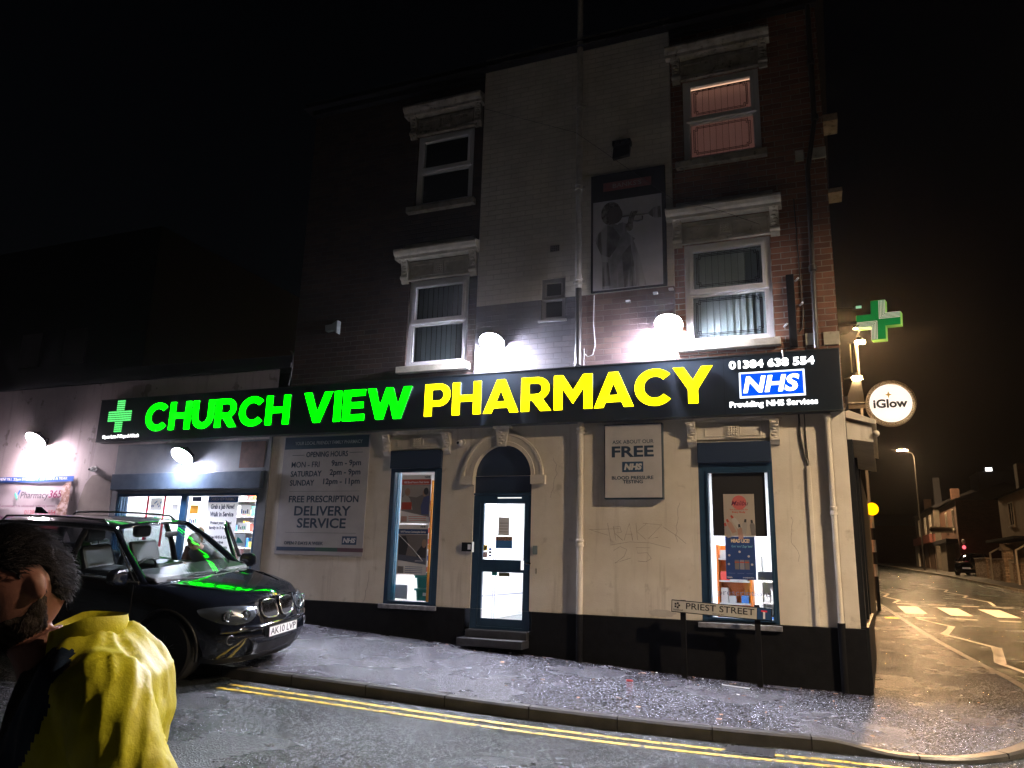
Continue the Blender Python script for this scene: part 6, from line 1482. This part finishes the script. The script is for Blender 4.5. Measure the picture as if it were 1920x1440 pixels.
    for i in range(17):
        y = -.36 + .72 * i / 16; P.append([(fx(y, z) + .006, y, z) for z in (.30, .36, .42)])
    g.grid(P); B(g, 'lower_grille', plast, smooth=60, fix=False)
    g = MB(); P = []
    for i in range(25):
        y = -.78 + 1.56 * i / 24; P.append([(fx(y, z) + d, y, z) for z, d in ((.565, .0), (.572, .02), (.60, .032), (.622, .022), (.632, .0))])
    g.grid(P); B(g, 'bumper_ridge', paint, smooth=60, fix=False)
    g = MB(); g.box(2.352, 2.362, -.26, .26, .475, .586); pl = B(g, 'number_plate', mat('plate_white', (.72, .72, .70), .4, emit=(1, 1, 1), es=.04)); g = MB(); frame(g, -.265, .265, .47, .591, .008, 0, .012)
    g.v = [(2.352 + y, x, z) for x, y, z in g.v]; B(g, 'plate_surround', plast, pl)
    if plate:
        MT = Matrix(((0, -1, 0, 2.3625), (1, 0, 0, 0), (0, 0, 1, 0), (0, 0, 0, 1)))
        text('lettering', plate, -.235, .235, .492, .078, 0, inkk, pl, .001, .01, M=MT, local=True)
    # bonnet badge, creases
    g = MB(); g.lathe([(.041, 0), (.041, .006), (.034, .009), (0, .01)], (2.165, 0, .935), (.55, 0, .8), n=28); bd = B(g, 'bonnet_badge', chrome, smooth=40)
    ax = Vector((.55, 0, .8)).normalized(); uu = Vector((0, 1, 0)); vv = ax.cross(uu)
    for q in range(4):
        g = MB(); c_ = Vector((2.165, 0, .935)) + ax * .0115; arc = [c_] + [c_ + (uu * math.cos(PI / 2 * q + PI / 2 * k / 6) + vv * math.sin(PI / 2 * q + PI / 2 * k / 6)) * .024 for k in range(7)]
        g.add(arc, [tuple(range(8))]); B(g, 'badge_quarter', mat('badge_blue', (.03, .15, .5), .3) if q % 2 else white_v, bd, fix=False)
    for s in (1, -1):
        g = MB(); g.tube([(1.12, s * .73, 1.052), (1.5, s * .66, 1.034), (1.85, s * .52, .992), (2.1, s * .36, .93)], [.004, .008, .008, .003], n=6); B(g, 'bonnet_crease', paint, smooth=60)
    # wipers
    g = MB(); g.tube([(1.24, -.55, 1.07), (1.16, -.2, 1.10), (1.19, .12, 1.085)], .009); g.tube([(1.25, .05, 1.075), (1.12, .35, 1.10), (1.02, .66, 1.09)], .009); B(g, 'wiper', blackm, smooth=60)
    g = MB(); P = [(1.3 - .3 * abs(u) ** 2.2, u * .80, 1.045 + .01) for u in [-1 + .2 * k for k in range(11)]]; g.tube(P, .02, n=6); B(g, 'scuttle', plast, smooth=60)
    # fin aerial
    g = MB(); g.prism([(-1.95, 1.66), (-1.72, 1.665), (-1.80, 1.71), (-1.87, 1.75), (-1.93, 1.75)], -.025, .025); B(g, 'roof_fin', paint, bevel=.008)
    # interior
    sm = mat('seat_leather', (.02, .02, .022), .5)
    for y in (-.38, .38):
        g = MB(); g.box(-.30, .20, y - .24, y + .24, .95, 1.1); g.prism([(-.28, 1.05), (-.18, 1.05), (-.30, 1.36), (-.38, 1.36)], y - .23, y + .23); s_ = B(g, 'seat', sm, bevel=.04)
        g = MB(); g.box(-.41, -.31, y - .14, y + .14, 1.40, 1.56); B(g, 'headrest', sm, s_, bevel=.045); g = MB(); [g.cyl((-.35, y + d, 1.33), (-.36, y + d, 1.42), .008) for d in (-.06, .06)]; B(g, 'headrest_post', chrome, s_)
    g = MB(); g.prism([(-1.25, 1.05), (-1.12, 1.05), (-1.22, 1.30), (-1.32, 1.30)], -.65, .65)
    for y in (-.4, .4): g.box(-1.34, -1.24, y - .13, y + .13, 1.30, 1.44)
    B(g, 'rear_seat', sm, bevel=.04)
    g = MB(); g.prism([(1.15, 1.05), (.62, 1.07), (.60, 1.13), (.75, 1.155), (1.1, 1.10)], -.8, .8); B(g, 'dashboard', sm, bevel=.02)
    g = MB(); P = [(.50 + .07 * math.sin(a), -.38 + .18 * math.cos(a), 1.10 + .15 * math.sin(a)) for a in [2 * PI * k / 24 for k in range(25)]]; g.tube(P, .014, n=8); g.tube([(.50, -.55, 1.10), (.50, -.21, 1.10)], .015); B(g, 'steering_wheel', sm, smooth=60)
    g = MB(); g.box(.52, .54, -.10, .10, 1.49, 1.56); B(g, 'inner_mirror', plast, bevel=.01)
    return root
def pose(x, y, z, h, ro, pi):
    c, s = math.cos(h), math.sin(h); A = Matrix(((c, -s, 0), (s, c, 0), (0, 0, 1)))
    c, s = math.cos(pi), math.sin(pi); B_ = Matrix(((c, 0, -s), (0, 1, 0), (s, 0, c)))
    c, s = math.cos(ro), math.sin(ro); C_ = Matrix(((1, 0, 0), (0, c, -s), (0, s, c)))
    return Matrix.Translation((x, y, z)) @ (A @ B_ @ C_).to_4x4()
MCAR = pose(-8.43, -3.36, -1.255, .028, .112, -.05)
suv = car('parked_suv', 'black suv parked half on the kerb with its far front door open', None, MCAR, 'AK10 LVP')

# small parked car across the road (copy of the parts would be hidden; simple own body)
MC2 = pose(10.9, 57.5, zf(10.5, 57) + .0, R(-112), 0, 0)
c2 = thing('parked_car', 'dark car parked on a drive in front of the brick house across the road', 'car'); c2.matrix_world = MC2
for ch in list(suv.children):
    if ch.name.split('.')[0] in ('body', 'windscreen', 'roof', 'wheel', 'side_window', 'rear_window', 'roof_rail_pillar', 'number_plate', 'headlight', 'wing_mirror', 'door_pillar'):
        q = ch.copy(); COL.objects.link(q); q.parent = c2
        if ch.name.startswith('wheel'):
            for gc_ in ch.children: r_ = gc_.copy(); COL.objects.link(r_); r_.parent = q

# ================================================================== PEOPLE
skin = mat('skin', (.22, .095, .07), .55, nz=(14, (.17, .065, .05)), bump=(120, .3, .002))
skin2 = mat('skin_pale', (.50, .32, .25), .5)
def head_pts(S=1.0, nu=48, nv=36):
    """head facing +x, centre at the middle of the skull; returns rings"""
    rows = []
    for j in range(nv + 1):
        th = PI * j / nv; row = []
        for i in range(nu):
            ph = 2 * PI * i / nu; d = Vector((math.sin(th) * math.cos(ph), math.sin(th) * math.sin(ph), math.cos(th)))
            x, y, z = d.x * .098, d.y * .076, d.z * .118
            if d.z < -.1: k = min(1, (-.1 - d.z) / .8); y *= 1 - .34 * k; x = x * (1 - .10 * k) + .018 * k
            if d.x < -.2: z *= .97; x *= 1.03
            def G(cy, cz, sy, sz): return math.exp(-((d.y - cy) / sy) ** 2 - ((d.z - cz) / sz) ** 2) if d.x > 0 else 0
            x += .028 * G(0, -.18, .11, .14) + .016 * G(0, -.02, .08, .18) + .007 * G(0, .2, .5, .08) - .014 * (G(.33, .05, .15, .09) + G(-.33, .05, .15, .09))
            x += .007 * G(0, -.43, .22, .045) + .006 * G(0, -.53, .2, .045) - .006 * G(0, -.48, .25, .02) + .012 * G(0, -.75, .25, .14) - .004 * G(0, -.62, .25, .06)
            e = math.exp(-((d.x + .02) / .10) ** 2 - ((d.z + .05) / .2) ** 2); y += (1 if y > 0 else -1) * .016 * e * (abs(d.y) > .7)
            row.append(Vector((x, y, z)) * S)
        rows.append(row)
    return rows
def loft(m_, rings, n=20):      # rings: (centre, rx, ry, rotation about z, optional tilt matrix)
    P = []
    for c_, rx, ry, a in rings:
        P.append([Vector(c_) + Vector((rx * math.cos(t) * math.cos(a) - ry * math.sin(t) * math.sin(a), rx * math.cos(t) * math.sin(a) + ry * math.sin(t) * math.cos(a), 0)) for t in [2 * PI * k / n for k in range(n)]])
    m_.grid(P, closed=True); m_.add(P[0], [tuple(range(n - 1, -1, -1))]); m_.add(P[-1], [tuple(range(n))])
def limb(m_, pts, rs, n=14): m_.tube(crom([tuple(p) for p in pts], 4), [r_[0] for r_ in crom([(r_,) for r_ in rs], 4)], n=n)
def hand(m_, w, d, up, side=1, S=1.0):   # wrist, finger direction, back-of-hand normal
    w = Vector(w); d = Vector(d).normalized(); up = Vector(up); up = (up - d * up.dot(d)).normalized(); sd = d.cross(up) * side
    m_.ell(w + d * .05 * S, (.045 * S, .040 * S, .016 * S), Matrix((d, sd, up)).transposed(), 16, 10)
    for k, L in enumerate((.068, .078, .072, .056)):
        b_ = w + d * .085 * S + sd * (-.030 + .02 * k) * S; m_.tube([b_, b_ + d * L * .4 * S - up * .004 * S, b_ + d * L * .72 * S - up * .018 * S, b_ + d * L * .86 * S - up * .036 * S], [.010 * S, .0095 * S, .0088 * S, .007 * S], n=8)
    b_ = w + d * .03 * S - sd * .036 * S; m_.tube([b_, b_ + (d * .6 - sd * .8).normalized() * .03 * S, b_ + (d * .9 - sd * .4).normalized() * .062 * S - up * .01 * S], [.0125 * S, .0115 * S, .009 * S], n=8)
def remesh(o, vs, it=2):
    md = o.modifiers.new('r', 'REMESH'); md.mode = 'VOXEL'; md.voxel_size = vs; md.use_smooth_shade = True
    m2 = o.modifiers.new('s', 'SMOOTH'); m2.iterations = it; m2.factor = .5
    bpy.context.view_layer.update(); dg = bpy.context.evaluated_depsgraph_get(); me = bpy.data.meshes.new_from_object(o.evaluated_get(dg)); mats_ = list(o.data.materials)
    o.modifiers.clear(); o.data = me
    for p in me.polygons: p.use_smooth = True
    return o
def xf(m_, M): m_.v = [tuple(M @ Vector(p)) for p in m_.v]; return m_

# --- man in the hi-vis jacket, close to the camera, walking left with his head bowed
man = thing('person', 'bearded man in a yellow hi-vis jacket with navy panels walking past close to the camera', 'person', (-1.72, -9.86, zr(-1.72, -9.86)))
hdg = math.atan2(-.78, -.62)
ML = Matrix.Translation((-1.70, -9.86, 0)) @ Matrix.Rotation(hdg, 4, 'Z')          # local: +x forward, +y left
zg = zr(-1.72, -9.86)
MH = ML @ Matrix.Translation((.075, .0, -.085)) @ Matrix.Rotation(R(24), 4, 'Y') @ Matrix.Rotation(R(20), 4, 'Z')
b = MB(); hp_ = head_pts(1.12); b.grid([[MH @ p for p in row] for row in hp_], closed=True)
t_ = MB(); limb(t_, [(.03, 0, -.20), (.0, 0, -.26), (-.04, 0, -.36)], [.062, .060, .075])
loft(t_, [((-.05, 0, -.34), .08, .12, 0), ((-.06, 0, -.40), .11, .19, 0), ((-.05, 0, -.55), .125, .185, 0), ((-.04, 0, -.80), .115, .165, 0), ((-.04, 0, -.95), .12, .175, 0)])
for s in (1, -1):
    limb(t_, [(-.04, s * .09, -.92), (.02 + s * .10, s * .10, -1.15), (s * .22, s * .10, -1.36), (s * .20 - .14, s * .10, zg + .09)], [.095, .085, .062, .045])
    f0 = Vector((s * .20 - .16, s * .10, zg + .045)); t_.ell(f0 + Vector((.08, 0, 0)), (.14, .05, .045))
    limb(t_, [(-.11, s * .17, -.33), (-.215, s * .278, -.53), (-.13, s * .265, -.76)], [.04, .036, .03]); hand(t_, (-.125, s * .263, -.77), (.35, 0, -.93), (-.1, s * 1, 0), s)
xf(t_, ML); b.add(t_.v, t_.f)
for s in (1, -1): b.ell(MH @ Vector((-.008, s * .088, -.012)), (.017, .011, .034), MH.to_3x3() @ Matrix.Rotation(R(-12), 3, 'Y'), 14, 10)
bd_ = b.build('body', skin, man); remesh(bd_, .006, 2)
def shell(rows, wfun, lo, hi, amp):
    P = []
    for row in rows:
        out = []
        for p in row:
            w_ = max(0, min(1, wfun(p + Vector((0, 0, mnoise.noise(p * 35) * .012)))))
            w_ = w_ * w_ * (3 - 2 * w_); n_ = (mnoise.noise(p * 30) * .6 + mnoise.noise(Vector((p.x * 130, p.y * 130, p.z * 40))) * .5) * amp * w_
            out.append(MH @ (p * (lo + (hi - lo) * w_) + p.normalized() * n_))
        P.append(out)
    return P
hpf = head_pts(1.12, 110, 80)
def hairw(p):
    lim = .045 if p.x > .05 else (.045 - (.05 - p.x) * 1.1 if p.x > -.03 else -.045 - (-.03 - p.x) * .9)
    if abs(p.y) > .05 and -.045 < p.x < .04 and p.z < .035: return min((p.z - lim) / .018, (math.hypot(p.x + .005, (p.z + .01) * .6) - .028) / .01)
    return (p.z - lim) / .018
def beardw(p):
    if p.x < -.02: return 0
    lim = -.055 + max(0, .03 - p.x) * .9
    m_ = 1 if not (p.x > .085 and -.072 < p.z < -.058 and abs(p.y) < .03) else 0
    return (lim - p.z) / .016 * m_
def blades(g, wf, n, sc, ln, down):
    rnd_ = random.Random(5)
    for _ in range(n):
        row = hpf[rnd_.randrange(3, 70)]; p = row[rnd_.randrange(len(row))]
        if wf(p) < .6: continue
        nn = p.normalized(); tdir = (down - nn * down.dot(nn)); tdir = tdir.normalized() if tdir.length > .01 else Vector((0, 1, 0))
        tdir = (tdir + Vector((rnd_.uniform(-.5, .5), rnd_.uniform(-.5, .5), rnd_.uniform(-.3, .3)))).normalized(); sd = nn.cross(tdir).normalized() * rnd_.uniform(.0008, .0016); L_ = ln * rnd_.uniform(.6, 1.4)
        a0 = p * sc; a1 = a0 + tdir * L_ * .5 + nn * .006; a2 = a0 + tdir * L_ + nn * rnd_.uniform(-.001, .007)
        g.add([MH @ (a0 - sd), MH @ (a0 + sd), MH @ (a1 + sd * .8), MH @ (a1 - sd * .8), MH @ a2], [(0, 1, 2, 3), (3, 2, 4)])
g = MB(); g.grid(shell(hpf, hairw, .96, 1.06, .010), closed=True); blades(g, hairw, 9000, 1.06, .030, Vector((-.6, 0, -.6))); g.build('hair', mat('dark_hair', (.010, .008, .010), .8, spec=.2, bump=(200, .8, .003)), man, smooth=80, fix=False)
g = MB(); g.grid(shell(hpf, beardw, .95, 1.035, .007), closed=True); blades(g, beardw, 9000, 1.035, .018, Vector((.3, 0, -1))); g.build('beard', mat('grey_beard', (.05, .038, .033), .9, spec=.15, nz=(60, (.02, .015, .015)), bump=(200, .8, .003)), man, smooth=80, fix=False)
for s in (1, -1): MB().ell(MH @ Vector((.082, s * .031, .008)), (.013, .013, .013), nu=14, nv=10).build('eye', mat('eye_white', (.6, .58, .55), .2), man, smooth=60)
# jacket
j_ = MB()
loft(j_, [((-.07, 0, -.29), .07, .09, 0), ((-.08, 0, -.335), .12, .17, 0), ((-.085, 0, -.385), .155, .235, 0), ((-.085, 0, -.48), .175, .245, 0), ((-.07, 0, -.62), .175, .235, 0), ((-.06, 0, -.80), .18, .235, 0), ((-.055, 0, -.98), .185, .24, 0), ((-.055, 0, -1.06), .18, .24, 0)], 28)
for s in (1, -1):
    limb(j_, [(-.085, s * .08, -.40), (-.09, s * .17, -.41), (-.12, s * .255, -.48), (-.19, s * .285, -.66), (-.14, s * .285, -.80), (-.09, s * .27, -.88)], [.06, .088, .094, .080, .070, .058], 20)
    j_.ell((-.09, s * .19, -.42), (.10, .095, .095))
xf(j_, ML @ Matrix.Translation((-.03, 0, .115)))
hv = mat('hi_vis_yellow', (.62, .60, .02), .55, nz=(5, (.42, .38, .02)), bump=(70, .5, .004), nz2=(3, (.30, .26, .05), .6, .8)); nvp = mat('jacket_navy', (.01, .025, .06), .6, bump=(12, .3, .02)); inn_ = mat('dark_inner', (.02, .018, .02), .8, bump=(16, .5, .03)); refl = mat('reflective_band', (.25, .25, .24), .35, .3)
jk = j_.build('jacket', [hv, nvp, inn_, refl], man); remesh(jk, .0085, 12)
off = ORG['person']; inv = (ML @ Matrix.Translation((-.03, 0, .115))).inverted(); me = jk.data
me.materials.clear(); [me.materials.append(q) for q in (hv, nvp, inn_, refl)]
for v in me.vertices:
    wp = v.co + off; lp = inv @ wp
    th_ = math.atan2(lp.y, lp.x + .07) if abs(lp.y) < .22 else lp.x * 9
    f1 = mnoise.noise(Vector((th_ * 2.2, lp.z * 2.2, 3.1))) * .020 + (abs(mnoise.noise(Vector((th_ * 2.6 + lp.z * 2, lp.z * 7 - th_ * 2, 8)))) - .2) * -.014 + mnoise.noise(lp * 26) * .003
    v.co += v.normal * f1
for p in me.polygons:
    lp = inv @ (p.center + off); p.use_smooth = True; arm = abs(lp.y) > .225 + .03 * math.sin(lp.z * 20)
    edge = .035 + (lp.z + .4) * -.08
    uu_ = lp.x + .30 * (lp.z + .35)
    if not arm and uu_ > .035 and lp.z < -.34: p.material_index = 2
    elif not arm and uu_ > -.02 and lp.z < -.33: p.material_index = 1
    elif -.79 < lp.z < -.735: p.material_index = 3
    else: p.material_index = 0
cl = MB(); P = []
for i in range(25):
    a = R(-140) + R(280) * i / 24 + PI; c_, s_ = math.cos(a), math.sin(a)
    P.append([(-.035 + .085 * c_, .095 * s_, -.335 - .03 * (c_ > 0)), (-.03 + .082 * c_, .092 * s_, -.25 - .04 * max(0, c_)), (-.035 + .092 * c_, .102 * s_, -.235 - .045 * max(0, c_)), (-.045 + .10 * c_, .112 * s_, -.31)])
cl.grid(P); xf(cl, ML @ Matrix.Translation((-.035, 0, .085))); cl.build('collar', hv, man, smooth=60, solid=.006)
tr = MB()
for s in (1, -1): limb(tr, [(-.04, s * .09, -.96), (.02 + s * .10, s * .10, -1.15), (s * .22, s * .10, -1.36), (s * .20 - .14, s * .10, zg + .14)], [.115, .10, .08, .07])
loft(tr, [((-.045, 0, -.93), .13, .18, 0), ((-.045, 0, -1.08), .135, .185, 0)]); xf(tr, ML); tq = tr.build('trousers', mat('black_trousers', (.012, .012, .016), .8), man); remesh(tq, .012, 2)
for s in (1, -1):
    sh = MB(); f0 = Vector((s * .20 - .16, s * .10, zg + .045)); sh.ell(f0 + Vector((.07, 0, .0)), (.15, .056, .05)); xf(sh, ML); sh.build('shoe', mat('shoe_black', (.01, .01, .01), .4), man, smooth=60)

def small_person(name, label, x, y, z0, hd, H, top, bottom, hair, lean=0, skinm=None, longhair=False, glasses=False, headz=None, sitting=False):
    root = thing(name, label, 'person', (x, y, z0)); K = H / 1.75
    M0 = Matrix.Translation((x, y, z0)) @ Matrix.Rotation(hd, 4, 'Z') @ Matrix.Scale(K, 4)
    ML_ = M0 @ Matrix.Translation((0, 0, .95)) @ Matrix.Rotation(R(lean), 4, 'Y') @ Matrix.Translation((0, 0, -.95))
    MHh = ML_ @ Matrix.Translation((.02, 0, 1.63)) @ Matrix.Rotation(R(-lean * .25), 4, 'Y')
    b = MB(); hp2 = head_pts(.98, 36, 26); b.grid([[MHh @ p for p in row] for row in hp2], closed=True)
    t_ = MB(); limb(t_, [(.01, 0, 1.56), (-.01, 0, 1.48), (-.02, 0, 1.42)], [.055, .052, .065]); loft(t_, [((-.02, 0, 1.45), .08, .13, 0), ((-.02, 0, 1.38), .10, .18, 0), ((-.02, 0, 1.2), .115, .165, 0), ((-.01, 0, 1.0), .11, .15, 0), ((-.01, 0, .9), .12, .17, 0)])
    for s in (1, -1): limb(t_, [(-.02, s * .18, 1.38), (-.03, s * .22, 1.12), (.05, s * .22, .88)], [.052, .042, .032]); hand(t_, (.05, s * .22, .88), (.3, 0, -.9), (0, s, 0), s)
    xf(t_, ML_); l_ = MB()
    for s in (1, -1): limb(l_, [(-.01, s * .085, .92), (.0, s * .09, .5), (-.02, s * .09, .08)], [.09, .058, .042]); l_.ell((.05, s * .09, .04), (.12, .045, .04))
    xf(l_, M0); b.add(t_.v, t_.f); b.add(l_.v, l_.f)
    q = b.build('body', skinm or skin2, root); remesh(q, .010, 1)
    tp = MB(); loft(tp, [((-.02, 0, 1.47), .075, .09, 0), ((-.02, 0, 1.43), .11, .17, 0), ((-.02, 0, 1.36), .13, .215, 0), ((-.02, 0, 1.15), .14, .195, 0), ((-.01, 0, .88), .145, .20, 0)], 24)
    for s in (1, -1): limb(tp, [(-.02, s * .17, 1.38), (-.03, s * .235, 1.12), (.04, s * .235, .93)], [.07, .06, .048])
    xf(tp, ML_); q = tp.build('coat', top, root); remesh(q, .014, 3)
    tr_ = MB(); loft(tr_, [((-.01, 0, .95), .13, .18, 0), ((-.01, 0, .84), .135, .18, 0)])
    for s in (1, -1): limb(tr_, [(-.01, s * .085, .9), (.0, s * .09, .5), (-.02, s * .09, .1)], [.105, .075, .06])
    xf(tr_, M0); q = tr_.build('trousers', bottom, root); remesh(q, .014, 2)
    for s in (1, -1): sh = MB(); sh.ell((.05, s * .09, .045), (.135, .05, .045)); xf(sh, M0); sh.build('shoe', blackm, root, smooth=60)
    hr = MB(); P = []
    for row in hp2:
        out = []
        for p in row:
            lim = .05 if p.x > .04 else (-.02 if p.x > 0 else -.13)
            if longhair and p.x < .045: lim = -.2
            k = 1.10 + mnoise.noise(p * 25) * .05
            q = p * k if p.z > lim else p * .9
            if longhair and p.x < .045 and p.z < -.02: q = Vector((q.x - .01, (1 if p.y > 0 else -1) * (max(abs(p.y), .045) + .028), q.z * 1.35)) if abs(p.y) > .01 else q + Vector((-.02, 0, -.03))
            out.append(MHh @ q)
        P.append(out)
    hr.grid(P, closed=True); hr.build('hair', hair, root, smooth=80, fix=False)
    for s in (1, -1): MB().ell(MHh @ Vector((.076, s * .029, .008)), (.012 * K, .012 * K, .012 * K), nu=12, nv=8).build('eye', mat('eye_dark', (.05, .04, .04), .2), root, smooth=60)
    if glasses:
        g = MB()
        for s in (1, -1):
            g.tube([MHh @ Vector((.101, s * .034 + .023 * math.cos(a), .005 + .019 * math.sin(a))) for a in [2 * PI * k / 16 for k in range(17)]], .0026, n=6); g.tube([MHh @ Vector((.10, s * .056, .01)), MHh @ Vector((.0, s * .086, .012))], .002, n=6)
        g.tube([MHh @ Vector((.103, -.011, .008)), MHh @ Vector((.103, .011, .008))], .0026, n=6); g.build('glasses', blackm, root, smooth=60)
    return root
# woman between the car and the annexe window
d_ = fray(375, 1000); t1 = (-1.1 - CAM.y) / d_.y; wx = d_.x * t1; wzt = d_.z * t1
zw = zp(wx, -1.1); Hh = 1.70
small_person('person', 'woman with long light brown hair and glasses standing behind the car by the lit window', wx, -1.1, zw, math.atan2(-1, .75), (wzt - zw) / 1.63 * 1.75, mat('brown_coat', (.10, .06, .05), .8), mat('dark_jeans', (.02, .025, .04), .8), mat('light_brown_hair', (.20, .11, .06), .6, bump=(120, .7, .005)), 0, skin2, True, True)
# grey-haired person leaning in through the open passenger door
pl_ = MCAR @ Vector((.36, .86, 0)); zz = zp(pl_.x, pl_.y)
small_person('person', 'grey haired person bending in through the open passenger door of the black suv', pl_.x, pl_.y + .14, zz, math.atan2(-1, .12), 1.72, mat('grey_cardigan', (.30, .32, .33), .8, bump=(40, .6, .01)), mat('dark_jeans'  , (.02, .025, .04), .8), mat('grey_hair', (.42, .42, .42), .6, bump=(130, .8, .006)), 52, skin2)

# ================================================================== THIN HAZE ADDED FOR THE LAMP HALOS
hz = MB().box(-335, 335, -125, 425, -8, 30).build('haze', None, None)
hm = bpy.data.materials.new('haze'); hm.use_nodes = True; t = hm.node_tree; t.nodes.clear()
o_ = t.nodes.new('ShaderNodeOutputMaterial'); v_ = t.nodes.new('ShaderNodeVolumePrincipled'); v_.inputs['Color'].default_value = (.9, .88, .9, 1); v_.inputs['Density'].default_value = HAZE; v_.inputs['Anisotropy'].default_value = .9
t.links.new(v_.outputs[0], o_.inputs['Volume']); hz.data.materials.clear(); hz.data.materials.append(hm); hz['kind'] = 'stuff'; hz['label'] = 'thin haze added for a faint glow round the lamps'; hz.display_type = 'WIRE'
